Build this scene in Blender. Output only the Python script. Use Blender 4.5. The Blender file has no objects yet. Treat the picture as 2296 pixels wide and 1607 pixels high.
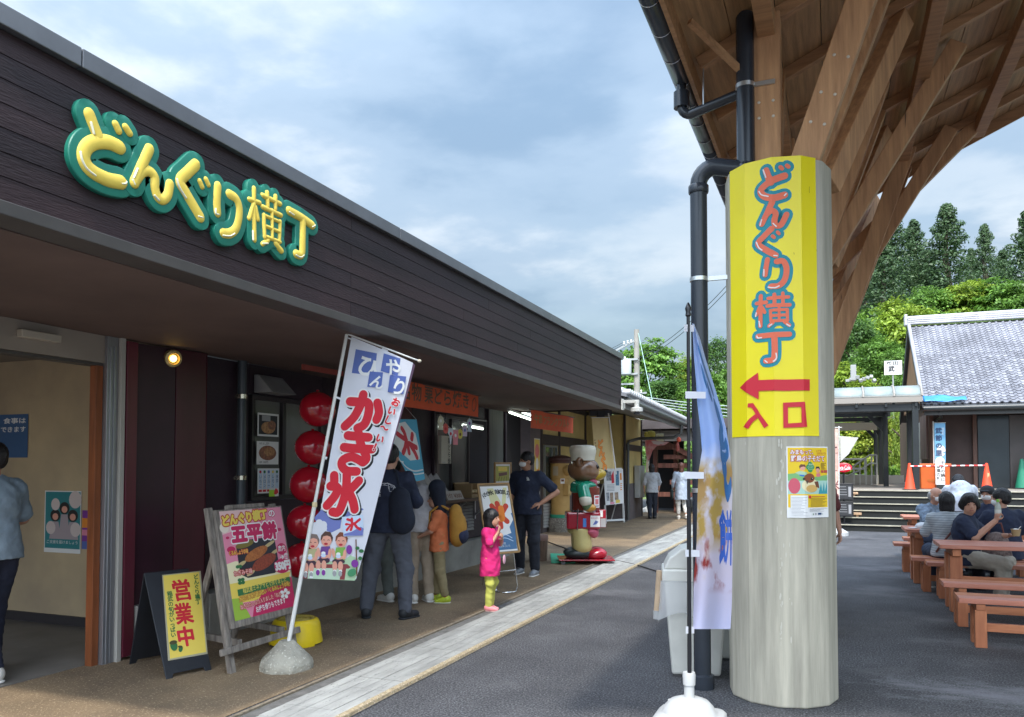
import bpy, bmesh, math, random
import numpy as np
from math import sin, cos, pi, radians, sqrt
from mathutils import Vector, Matrix, noise as mnoise
rnd = random.Random(11)
SC = bpy.context.scene
COL = SC.collection
# ------------------------------------------------------------------ camera, sky, sun, exposure
F_PX, PITCH, YAW = 1784.0, radians(2.0), math.atan(0.4047)
EYE = Vector((0, 0, 1.55))
cam = bpy.data.cameras.new('camera')
cam.sensor_width = 36.0
cam.lens = 36.0 * F_PX / 2296.0
cam.shift_y = 0.0781
cam.clip_start, cam.clip_end = 0.05, 3000
camo = bpy.data.objects.new('camera', cam)
COL.objects.link(camo)
camo.location = EYE
camo.rotation_euler = (pi / 2 + PITCH, 0, YAW)
SC.camera = camo
SC.view_settings.view_transform = 'Standard'
SC.view_settings.look = 'None'
SC.view_settings.exposure = 0.0
SC.view_settings.gamma = 1.0
SC.view_settings.use_curve_mapping = False
SUN_EL = radians(57.0)
sun = bpy.data.lights.new('sun', 'SUN')
sun.energy = 3.5
sun.angle = radians(2.2)
sun.color = (1.0, 0.95, 0.86)
suno = bpy.data.objects.new('sun', sun)
COL.objects.link(suno)
SUN_TO = Vector((0.10, -cos(SUN_EL), sin(SUN_EL)))          # towards the sun: behind the camera, along the street
suno.rotation_euler = SUN_TO.to_track_quat('Z', 'Y').to_euler()
suno.location = (0, -20, 30)
world = bpy.data.worlds.new('World')
SC.world = world
world.use_nodes = True
wn, wl = world.node_tree.nodes, world.node_tree.links
wn.clear()
def wnode(t, **kw):
 n = wn.new(t)
 for k, v in kw.items():
  setattr(n, k, v)
 return n
w_out = wnode('ShaderNodeOutputWorld')
w_bg = wnode('ShaderNodeBackground')
w_bg.inputs[1].default_value = 0.15
w_sky = wnode('ShaderNodeTexSky', sky_type='NISHITA')
w_sky.sun_disc = False
w_sky.sun_elevation = SUN_EL
w_sky.sun_rotation = radians(170)
w_sky.air_density, w_sky.dust_density, w_sky.ozone_density = 1.2, 1.5, 1.5
w_tc = wnode('ShaderNodeTexCoord')
w_sep = wnode('ShaderNodeSeparateXYZ')
wl.new(w_tc.outputs['Generated'], w_sep.inputs[0])
w_mx = wnode('ShaderNodeMath', operation='MAXIMUM'); w_mx.inputs[1].default_value = 0.0
wl.new(w_sep.outputs[2], w_mx.inputs[0])
w_ad = wnode('ShaderNodeMath', operation='ADD'); w_ad.inputs[1].default_value = 0.16
wl.new(w_mx.outputs[0], w_ad.inputs[0])
w_dx = wnode('ShaderNodeMath', operation='DIVIDE'); w_dy = wnode('ShaderNodeMath', operation='DIVIDE')
wl.new(w_sep.outputs[0], w_dx.inputs[0]); wl.new(w_ad.outputs[0], w_dx.inputs[1])
wl.new(w_sep.outputs[1], w_dy.inputs[0]); wl.new(w_ad.outputs[0], w_dy.inputs[1])
w_cmb = wnode('ShaderNodeCombineXYZ')
wl.new(w_dx.outputs[0], w_cmb.inputs[0]); wl.new(w_dy.outputs[0], w_cmb.inputs[1])
def wnoise(scale, detail, rough, dist, off):
 mp = wnode('ShaderNodeMapping'); mp.inputs['Location'].default_value = off
 wl.new(w_cmb.outputs[0], mp.inputs[0])
 n = wnode('ShaderNodeTexNoise')
 n.inputs['Scale'].default_value = scale; n.inputs['Detail'].default_value = detail
 n.inputs['Roughness'].default_value = rough; n.inputs['Distortion'].default_value = dist
 wl.new(mp.outputs[0], n.inputs['Vector'])
 return n
def wramp(src, stops):
 r = wnode('ShaderNodeValToRGB'); r.color_ramp.interpolation = 'EASE'
 e = r.color_ramp.elements
 while len(e) < len(stops): e.new(0.5)
 for el, (p, c) in zip(e, stops):
  el.position = p; el.color = (c[0], c[1], c[2], 1)
 wl.new(src, r.inputs[0]); return r
w_n1 = wnoise(0.62, 8.0, 0.50, 0.15, (1.3, 4.1, 0))
w_n2 = wnoise(1.25, 9.0, 0.53, 0.15, (7.7, 2.2, 0))
w_cov = wramp(w_n1.outputs['Fac'], [(0.38, (0, 0, 0)), (0.60, (1, 1, 1))])
w_col = wramp(w_n2.outputs['Fac'], [(0.36, (2.2, 3.3, 4.7)), (0.50, (3.7, 4.8, 6.1)), (0.62, (6.6, 7.2, 7.8))])
w_blue = wnode('ShaderNodeMixRGB', blend_type='MULTIPLY'); w_blue.inputs[0].default_value = 1.0
w_blue.inputs[2].default_value = (1.45, 1.35, 1.2, 1)
wl.new(w_sky.outputs[0], w_blue.inputs[1])
w_mix = wnode('ShaderNodeMixRGB')
w_cf = wnode('ShaderNodeMath', operation='MULTIPLY_ADD'); w_cf.inputs[1].default_value = 0.55; w_cf.inputs[2].default_value = 0.42
wl.new(w_cov.outputs[0], w_cf.inputs[0])
wl.new(w_cf.outputs[0], w_mix.inputs[0])
wl.new(w_blue.outputs[0], w_mix.inputs[1]); wl.new(w_col.outputs[0], w_mix.inputs[2])
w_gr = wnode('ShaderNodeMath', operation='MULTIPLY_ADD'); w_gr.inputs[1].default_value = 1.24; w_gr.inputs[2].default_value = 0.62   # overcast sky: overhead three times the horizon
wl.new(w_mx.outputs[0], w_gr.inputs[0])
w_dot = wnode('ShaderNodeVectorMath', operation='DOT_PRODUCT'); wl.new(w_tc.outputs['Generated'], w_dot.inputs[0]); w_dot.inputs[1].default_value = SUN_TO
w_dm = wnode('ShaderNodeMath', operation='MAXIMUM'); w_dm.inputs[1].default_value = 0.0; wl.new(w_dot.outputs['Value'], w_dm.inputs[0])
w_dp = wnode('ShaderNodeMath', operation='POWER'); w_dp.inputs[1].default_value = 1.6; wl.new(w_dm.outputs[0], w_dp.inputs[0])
w_ds = wnode('ShaderNodeMath', operation='MULTIPLY_ADD'); w_ds.inputs[1].default_value = 2.7; w_ds.inputs[2].default_value = 1.0; wl.new(w_dp.outputs[0], w_ds.inputs[0])  # extra sky glow round the sun, behind the camera, added to lift the shade
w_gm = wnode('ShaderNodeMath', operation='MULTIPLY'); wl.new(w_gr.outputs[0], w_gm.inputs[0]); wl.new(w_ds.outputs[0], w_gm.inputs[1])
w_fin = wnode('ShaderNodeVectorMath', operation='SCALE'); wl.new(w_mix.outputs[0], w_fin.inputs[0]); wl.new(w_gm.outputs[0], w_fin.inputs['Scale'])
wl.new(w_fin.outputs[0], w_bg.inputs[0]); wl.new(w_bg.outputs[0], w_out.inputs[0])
# ------------------------------------------------------------------ pixel to place (photo read at 2296 x 1607)
_R = Vector((cos(YAW), sin(YAW), 0)); _F = Vector((-sin(YAW), cos(YAW), 0)); _Z = Vector((0, 0, 1))
_FP = _F * cos(PITCH) + _Z * sin(PITCH); _U = _Z * cos(PITCH) - _F * sin(PITCH)
_CX, _CY = 1148.0, 1045.0 - F_PX * math.tan(PITCH)
def ray(px, py):
 return _FP + _R * ((px - _CX) / F_PX) + _U * ((_CY - py) / F_PX)
def on(px, py, ax, v):
 d = ray(px, py); return EYE + d * ((v - EYE[ax]) / d[ax])
def at(px, py, depth):
 return EYE + ray(px, py) * depth
# ------------------------------------------------------------------ materials
MATS = {}
def mat(name, col, rough=0.7, var=0.0, scale=6.0, bump=0.0, bscale=None, metal=0.0, spec=0.5, col2=None, stretch=None,
  emit=None, trans=0.0, alpha=1.0, speck=None, sss=None, coat=0.0, detail=4.0):
 """Procedural surface: base colour broken by object-space noise, optional specks, relief and wear."""
 if name in MATS: return MATS[name]
 m = bpy.data.materials.new(name); m.use_nodes = True
 nt = m.node_tree; n, l = nt.nodes, nt.links
 b = n['Principled BSDF']
 b.inputs['Base Color'].default_value = (*col, 1)
 b.inputs['Roughness'].default_value = rough
 b.inputs['Metallic'].default_value = metal
 b.inputs['Specular IOR Level'].default_value = spec
 if coat: b.inputs['Coat Weight'].default_value = coat; b.inputs['Coat Roughness'].default_value = 0.08
 if trans: b.inputs['Transmission Weight'].default_value = trans
 if alpha < 1: b.inputs['Alpha'].default_value = alpha
 if emit: b.inputs['Emission Color'].default_value = (*emit[0], 1); b.inputs['Emission Strength'].default_value = emit[1]
 if var or bump or speck:
  tc = n.new('ShaderNodeTexCoord'); vec = tc.outputs['Object']
  if stretch:
   mp = n.new('ShaderNodeMapping'); mp.inputs['Scale'].default_value = stretch
   l.new(vec, mp.inputs[0]); vec = mp.outputs[0]
  src = None
  if var:
   t = n.new('ShaderNodeTexNoise'); t.inputs['Scale'].default_value = scale; t.inputs['Detail'].default_value = detail
   t.inputs['Roughness'].default_value = 0.6
   l.new(vec, t.inputs['Vector'])
   r = n.new('ShaderNodeValToRGB'); e = r.color_ramp.elements
   c2 = col2 if col2 else tuple(c * (1 - var) for c in col)
   c1 = tuple(min(1, c * (1 + 0.5 * var)) for c in col)
   e[0].position, e[1].position = 0.3, 0.7
   e[0].color, e[1].color = (*c2, 1), (*c1, 1)
   l.new(t.outputs['Fac'], r.inputs[0]); src = r.outputs[0]
  if speck:                                            # (colour, scale, threshold)
   v = n.new('ShaderNodeTexNoise'); v.inputs['Scale'].default_value = speck[1]; v.inputs['Detail'].default_value = 2
   l.new(vec, v.inputs['Vector'])
   r2 = n.new('ShaderNodeValToRGB'); r2.color_ramp.elements[0].position = speck[2]; r2.color_ramp.elements[1].position = min(1, speck[2] + 0.06)
   l.new(v.outputs['Fac'], r2.inputs[0])
   mx = n.new('ShaderNodeMixRGB'); mx.inputs[2].default_value = (*speck[0], 1)
   if src: l.new(src, mx.inputs[1])
   else: mx.inputs[1].default_value = (*col, 1)
   l.new(r2.outputs[0], mx.inputs[0]); src = mx.outputs[0]
  if src: l.new(src, b.inputs['Base Color'])
  if bump:
   bt = n.new('ShaderNodeTexNoise'); bt.inputs['Scale'].default_value = bscale or scale * 4; bt.inputs['Detail'].default_value = 5
   l.new(vec, bt.inputs['Vector'])
   bp = n.new('ShaderNodeBump'); bp.inputs['Strength'].default_value = bump; bp.inputs['Distance'].default_value = 0.02
   l.new(bt.outputs['Fac'], bp.inputs['Height']); l.new(bp.outputs[0], b.inputs['Normal'])
 MATS[name] = m
 return m
def leaf_mat(name, dark, light, yellow=None):
 """Foliage: colour varies per leaf clump (random per island) and some light passes through."""
 if name in MATS: return MATS[name]
 m = bpy.data.materials.new(name); m.use_nodes = True
 n, l = m.node_tree.nodes, m.node_tree.links
 n.clear()
 out = n.new('ShaderNodeOutputMaterial')
 geo = n.new('ShaderNodeNewGeometry')
 r = n.new('ShaderNodeValToRGB'); e = r.color_ramp.elements
 e[0].color, e[1].color = (*dark, 1), (*light, 1)
 if yellow:
  x = e.new(0.93); x.color = (*light, 1); e[-1].color = (*yellow, 1)
 l.new(geo.outputs['Random Per Island'], r.inputs[0])
 tc = n.new('ShaderNodeTexCoord'); t = n.new('ShaderNodeTexNoise'); t.inputs['Scale'].default_value = 0.55; t.inputs['Detail'].default_value = 2
 l.new(tc.outputs['Object'], t.inputs['Vector'])
 mr = n.new('ShaderNodeMapRange'); mr.inputs[1].default_value = 0.3; mr.inputs[2].default_value = 0.7; mr.inputs[3].default_value = 0.62; mr.inputs[4].default_value = 1.25
 l.new(t.outputs['Fac'], mr.inputs[0])
 hv = n.new('ShaderNodeVectorMath'); hv.operation = 'SCALE'
 l.new(r.outputs[0], hv.inputs[0]); l.new(mr.outputs[0], hv.inputs['Scale'])
 d = n.new('ShaderNodeBsdfDiffuse'); tr = n.new('ShaderNodeBsdfTranslucent'); g = n.new('ShaderNodeBsdfGlossy'); g.inputs['Roughness'].default_value = 0.45
 l.new(hv.outputs[0], d.inputs[0]); l.new(hv.outputs[0], tr.inputs[0])
 m1 = n.new('ShaderNodeMixShader'); m1.inputs[0].default_value = 0.35
 l.new(d.outputs[0], m1.inputs[1]); l.new(tr.outputs[0], m1.inputs[2])
 m2 = n.new('ShaderNodeMixShader'); m2.inputs[0].default_value = 0.025
 l.new(m1.outputs[0], m2.inputs[1]); l.new(g.outputs[0], m2.inputs[2])
 l.new(m2.outputs[0], out.inputs[0])
 MATS[name] = m
 return m
# ------------------------------------------------------------------ objects
ROOT = {}                                   # object name -> world matrix of the thing it belongs to
def tag(o, label=None, cat=None, group=None, kind=None):
 if label: o['label'] = label
 if cat: o['category'] = cat
 if group: o['group'] = group
 if kind: o['kind'] = kind
 return o
def thing(name, label, cat, loc=(0, 0, 0), rz=0.0, group=None):
 o = bpy.data.objects.new(name, None); COL.objects.link(o)
 o.empty_display_size = 0.1
 o.location = loc; o.rotation_euler = (0, 0, rz)
 ROOT[o.name] = Matrix.Translation(Vector(loc)) @ Matrix.Rotation(rz, 4, 'Z')
 return tag(o, label, cat, group)
def copy_tree(o, parent=None):
 c = o.copy(); COL.objects.link(c)
 if parent: c.parent = parent
 for ch in o.children: copy_tree(ch, c)
 return c
class MB:
 """Collects shapes into one mesh."""
 def __init__(s): s.v, s.f, s.mi, s.M, s.cur = [], [], [], None, 0
 def pt(s, p):
  p = Vector(p)
  if s.M is not None: p = s.M @ p
  s.v.append(p); return len(s.v) - 1
 def face(s, idx, mi=None): s.f.append(tuple(idx)); s.mi.append(s.cur if mi is None else mi)
 def poly(s, pts, mi=None): s.face([s.pt(p) for p in pts], mi); return s
 def hexa(s, p, mi=None):
  i = [s.pt(q) for q in p]
  for a in ((0, 3, 2, 1), (4, 5, 6, 7), (0, 1, 5, 4), (1, 2, 6, 5), (2, 3, 7, 6), (3, 0, 4, 7)): s.face([i[k] for k in a], mi)
  return s
 def box(s, x0, x1, y0, y1, z0, z1, mi=None):
  return s.hexa([(x0, y0, z0), (x1, y0, z0), (x1, y1, z0), (x0, y1, z0), (x0, y0, z1), (x1, y0, z1), (x1, y1, z1), (x0, y1, z1)], mi)
 def bar(s, a, b, w, h, up=(0, 0, 1), mi=None):
  """Rectangular bar from a to b: w across, h along up."""
  a, b = Vector(a), Vector(b); d = (b - a).normalized(); u = Vector(up)
  sd = d.cross(u)
  if sd.length < 1e-4: sd = d.cross(Vector((0, 1, 0)))
  sd.normalize(); u = sd.cross(d).normalized()
  sd = sd * (w / 2); u = u * (h / 2)
  return s.hexa([a - sd - u, a + sd - u, b + sd - u, b - sd - u, a - sd + u, a + sd + u, b + sd + u, b - sd + u], mi)
 def tube(s, pts, r, n=8, caps=True, mi=None):
  pts = [Vector(p) for p in pts]; R = r if isinstance(r, (list, tuple)) else [r] * len(pts)
  t0 = (pts[1] - pts[0]).normalized()
  u = t0.cross(Vector((0, 0, 1)))
  if u.length < 1e-3: u = t0.cross(Vector((1, 0, 0)))
  u.normalize(); rings = []
  for i, p in enumerate(pts):
   t = (pts[min(i + 1, len(pts) - 1)] - pts[max(i - 1, 0)]).normalized()
   u = (u - t * u.dot(t)).normalized(); w = t.cross(u)
   rings.append([s.pt(p + (u * cos(2 * pi * k / n) + w * sin(2 * pi * k / n)) * R[i]) for k in range(n)])
  for a, b in zip(rings, rings[1:]):
   for k in range(n): s.face((a[k], a[(k + 1) % n], b[(k + 1) % n], b[k]), mi)
  if caps: s.face(rings[0][::-1], mi); s.face(rings[-1], mi)
  return s
 def lathe(s, prof, c=(0, 0, 0), n=20, mi=None, a0=0.0, caps=True):
  c = Vector(c); rings = []
  for r, z in prof: rings.append([s.pt(c + Vector((r * cos(a0 + 2 * pi * k / n), r * sin(a0 + 2 * pi * k / n), z))) for k in range(n)])
  for a, b in zip(rings, rings[1:]):
   for k in range(n): s.face((a[k], a[(k + 1) % n], b[(k + 1) % n], b[k]), mi)
  if caps: s.face(rings[0][::-1], mi); s.face(rings[-1], mi)
  return s
 def ell(s, c, r, n=16, m=10, mi=None):
  c = Vector(c); prev = None
  for j in range(1, m):
   ph = -pi / 2 + pi * j / m
   ring = [s.pt(c + Vector((r[0] * cos(ph) * cos(2 * pi * k / n), r[1] * cos(ph) * sin(2 * pi * k / n), r[2] * sin(ph)))) for k in range(n)]
   if prev is None:
    b = s.pt(c - Vector((0, 0, r[2])))
    for k in range(n): s.face((b, ring[(k + 1) % n], ring[k]), mi)
   else:
    for k in range(n): s.face((prev[k], prev[(k + 1) % n], ring[(k + 1) % n], ring[k]), mi)
   prev = ring
  t = s.pt(c + Vector((0, 0, r[2])))
  for k in range(n): s.face((prev[k], prev[(k + 1) % n], t), mi)
  return s
 def prism(s, poly, h0, h1, axis='z', mi=None):
  """Extrude a 2D polygon: axis z -> (x,y), axis x -> (y,z), axis y -> (x,z)."""
  def P(a, b, h): return {'z': (a, b, h), 'x': (h, a, b), 'y': (a, h, b)}[axis]
  A = [s.pt(P(a, b, h0)) for a, b in poly]; B = [s.pt(P(a, b, h1)) for a, b in poly]
  k = len(poly)
  s.face(A[::-1], mi); s.face(B, mi)
  for i in range(k): s.face((A[i], A[(i + 1) % k], B[(i + 1) % k], B[i]), mi)
  return s
 def grid(s, fn, nu, nv, mi=None):
  I = [[s.pt(fn(i / nu, j / nv)) for i in range(nu + 1)] for j in range(nv + 1)]
  for j in range(nv):
   for i in range(nu): s.face((I[j][i], I[j][i + 1], I[j + 1][i + 1], I[j + 1][i]), mi)
  return s
 def mesh(s, name, mats, inv=None):
  me = bpy.data.meshes.new(name)
  vs = [inv @ p for p in s.v] if inv is not None else s.v
  me.from_pydata([tuple(p) for p in vs], [], s.f)
  for m in (mats if isinstance(mats, (list, tuple)) else [mats]): me.materials.append(m)
  if any(s.mi): me.polygons.foreach_set('material_index', s.mi)
  return me
 def build(s, name, mats, parent=None, smooth=None, bevel=0.0, w=False, solid=0.0, fix=True):
  """Link as one object. w: the shape is in world coordinates, turn it into the parent's."""
  inv = None
  if parent is not None and w: inv = ROOT[parent.name].inverted()
  me = s.mesh(name, mats, inv)
  if fix:
   bm = bmesh.new(); bm.from_mesh(me); bmesh.ops.recalc_face_normals(bm, faces=bm.faces); bm.to_mesh(me); bm.free()
  if smooth is not None:
   me.polygons.foreach_set('use_smooth', [True] * len(me.polygons))
   if smooth < 179: me.set_sharp_from_angle(angle=radians(smooth))
  o = bpy.data.objects.new(name, me); COL.objects.link(o)
  if parent is not None: o.parent = parent; ROOT[o.name] = ROOT[parent.name]
  else: ROOT[o.name] = Matrix.Identity(4)
  if bevel:
   b = o.modifiers.new('bevel', 'BEVEL'); b.width = bevel; b.segments = 2; b.limit_method = 'ANGLE'
  if solid:
   sm = o.modifiers.new('solid', 'SOLIDIFY'); sm.thickness = solid; sm.offset = 0
  return o
def arc(c, r, a0, a1, n, plane='xz'):
 out = []
 for i in range(n + 1):
  a = a0 + (a1 - a0) * i / n; p = [c[0], c[1], c[2]]
  k = {'xz': (0, 2), 'yz': (1, 2), 'xy': (0, 1)}[plane]
  p[k[0]] += r * cos(a); p[k[1]] += r * sin(a); out.append(Vector(p))
 return out
def smooth_line(pts, n=6, closed=False):
 """Catmull-Rom through 2D or 3D points."""
 P = [Vector((*p, 0)) if len(p) == 2 else Vector(p) for p in pts]
 if len(P) < 3: return P
 out = []
 for i in range(len(P) - 1):
  p0, p1, p2, p3 = P[max(i - 1, 0)], P[i], P[i + 1], P[min(i + 2, len(P) - 1)]
  for k in range(n):
   t = k / n
   out.append(0.5 * ((2 * p1) + (p2 - p0) * t + (2 * p0 - 5 * p1 + 4 * p2 - p3) * t * t + (3 * p1 - p0 - 3 * p2 + p3) * t ** 3))
 out.append(P[-1]); return out
# ------------------------------------------------------------------ flat print: layers of thin coloured shapes on a surface
_TC = {}
def text2d(s, off=0.0):
 k = (s, off)
 if k in _TC: return _TC[k]
 c = bpy.data.curves.new('lettering', 'FONT'); c.body = s; c.offset = off; c.resolution_u = 3
 o = bpy.data.objects.new('lettering', c); COL.objects.link(o)
 bpy.context.view_layer.update()
 m = bpy.data.meshes.new_from_object(o.evaluated_get(bpy.context.evaluated_depsgraph_get()))
 vs = [(v.co.x, v.co.y) for v in m.vertices]; fs = [tuple(p.vertices) for p in m.polygons]
 bpy.data.objects.remove(o); bpy.data.curves.remove(c); bpy.data.meshes.remove(m)
 cnt = {}
 for f in fs:
  for a, b in zip(f, f[1:] + f[:1]):
   e = (min(a, b), max(a, b)); cnt[e] = cnt.get(e, 0) + 1
 rim = [e for e, q in cnt.items() if q == 1]
 _TC[k] = (vs, fs, rim); return _TC[k]
class Print:
 """Flat print in (u, v) metres, each shape a hair above the last."""
 EPS = 0.00010
 def __init__(s): s.v, s.f, s.mi, s.mats, s.lay = [], [], [], [], 0.0
 def m(s, mt):
  if mt not in s.mats: s.mats.append(mt)
  return s.mats.index(mt)
 def add(s, pts, faces, mt, step=True):
  if step: s.lay += s.EPS
  b = len(s.v); s.v += [(p[0], p[1], s.lay) for p in pts]
  k = s.m(mt)
  for f in faces: s.f.append(tuple(b + i for i in f)); s.mi.append(k)
  return s
 def rect(s, u0, v0, u1, v1, mt): return s.add([(u0, v0), (u1, v0), (u1, v1), (u0, v1)], [(0, 1, 2, 3)], mt)
 def poly(s, pts, mt): return s.add(pts, [tuple(range(len(pts)))], mt)
 def ell(s, u, v, a, b, mt, n=18, rot=0.0):
  return s.poly([(u + a * cos(t) * cos(rot) - b * sin(t) * sin(rot), v + a * cos(t) * sin(rot) + b * sin(t) * cos(rot)) for t in (2 * pi * i / n for i in range(n))], mt)
 def stroke(s, pts, r, mt, sm=True, cap=True, n=5):
  """Thick line with round ends."""
  P = smooth_line(pts, n) if sm else [Vector((p[0], p[1], 0)) for p in pts]
  L, Rr, N = [], [], len(P)
  for i, p in enumerate(P):
   t = (P[min(i + 1, N - 1)] - P[max(i - 1, 0)]).normalized(); q = Vector((-t.y, t.x, 0)) * r
   L.append(p + q); Rr.append(p - q)
  vs = [(p.x, p.y) for p in L] + [(p.x, p.y) for p in Rr]
  fs = [(i, N + i, N + i + 1, i + 1) for i in range(N - 1)]
  if cap:
   for e, d in ((0, -1), (N - 1, 1)):
    t = (P[min(e + 1, N - 1)] - P[max(e - 1, 0)]).normalized() * d; a0 = math.atan2(t.y, t.x); b = len(vs)
    for k in range(7):
     a = a0 - pi / 2 + pi * k / 6; vs.append((P[e].x + r * cos(a), P[e].y + r * sin(a)))
    fs.append(tuple(range(b, b + 7)))
  return s.add(vs, fs, mt)
 def text(s, st, u, v, h, mt, bold=0.0, w=None, vert=False, rot=0.0, rim=None, sx=1.0, fat=0.0):
  """Text with lower-left at (u, v); vert: characters stacked downwards from (u, v). rim = (material, width) drawn below it."""
  if vert:
   for i, ch in enumerate(st):
    if ch != ' ': s.text(ch, u, v - (i + 1) * h * 1.04 + h * 0.1, h, mt, bold, None, False, rot, rim, sx, fat)
   return s
  vs, fs, ri = text2d(st, bold)
  if not vs: return s
  k = h; kx = h * sx
  if w is not None:
   span = max(p[0] for p in vs) - min(p[0] for p in vs); kx = w / span
  x0 = min(p[0] for p in vs) if w is not None else 0.0
  cr, sr = cos(rot), sin(rot)
  q = [((p[0] - x0) * kx, p[1] * k) for p in vs]
  q = [(u + a * cr - b * sr, v + a * sr + b * cr) for a, b in q]
  if rim:
   for j, (a, b) in enumerate(ri): s._edge(q[a], q[b], rim[1] + fat, rim[0], j)
   s.lay += s.EPS
  if fat:
   for j, (a, b) in enumerate(ri): s._edge(q[a], q[b], fat, mt, j)
   s.lay += s.EPS
  return s.add(q, fs, mt)
 def _edge(s, a, b, r, mt, j):
  A, B = Vector(a), Vector(b); t = B - A
  if t.length < 1e-6: return
  t.normalize(); a0 = math.atan2(t.y, t.x); ps = []
  for k in range(4): ps.append((B.x + r * cos(a0 - pi / 2 + pi * k / 3), B.y + r * sin(a0 - pi / 2 + pi * k / 3)))
  for k in range(4): ps.append((A.x + r * cos(a0 + pi / 2 + pi * k / 3), A.y + r * sin(a0 + pi / 2 + pi * k / 3)))
  keep = s.lay; s.lay += s.EPS * 0.9 * ((j * 7) % 16) / 16
  s.add(ps, [tuple(range(8))], mt, step=False); s.lay = keep
 def build(s, name, parent, fn, cuts_u=(), cuts_v=(), thick=0.0, w=False):
  """fn(u, v) -> (point, normal)."""
  me = bpy.data.meshes.new(name)
  me.from_pydata(s.v, [], s.f)
  for mt in s.mats: me.materials.append(mt)
  me.polygons.foreach_set('material_index', s.mi)
  if cuts_u or cuts_v:
   bm = bmesh.new(); bm.from_mesh(me)
   for c in cuts_u: bmesh.ops.bisect_plane(bm, geom=bm.verts[:] + bm.edges[:] + bm.faces[:], plane_co=(c, 0, 0), plane_no=(1, 0, 0))
   for c in cuts_v: bmesh.ops.bisect_plane(bm, geom=bm.verts[:] + bm.edges[:] + bm.faces[:], plane_co=(0, c, 0), plane_no=(0, 1, 0))
   bm.to_mesh(me); bm.free()
  inv = ROOT[parent.name].inverted() if (parent is not None and w) else None
  for v in me.vertices:
   p, nn = fn(v.co.x, v.co.y); q = Vector(p) + Vector(nn) * v.co.z
   v.co = inv @ q if inv is not None else q
  o = bpy.data.objects.new(name, me); COL.objects.link(o)
  if parent is not None: o.parent = parent; ROOT[o.name] = ROOT[parent.name]
  return o
def flat(o, ux, vx):
 """Plane mapping for Print.build: origin, u axis, v axis."""
 o, ux, vx = Vector(o), Vector(ux).normalized(), Vector(vx).normalized(); n = ux.cross(vx)
 return lambda u, v: (o + ux * u + vx * v, n)
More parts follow.
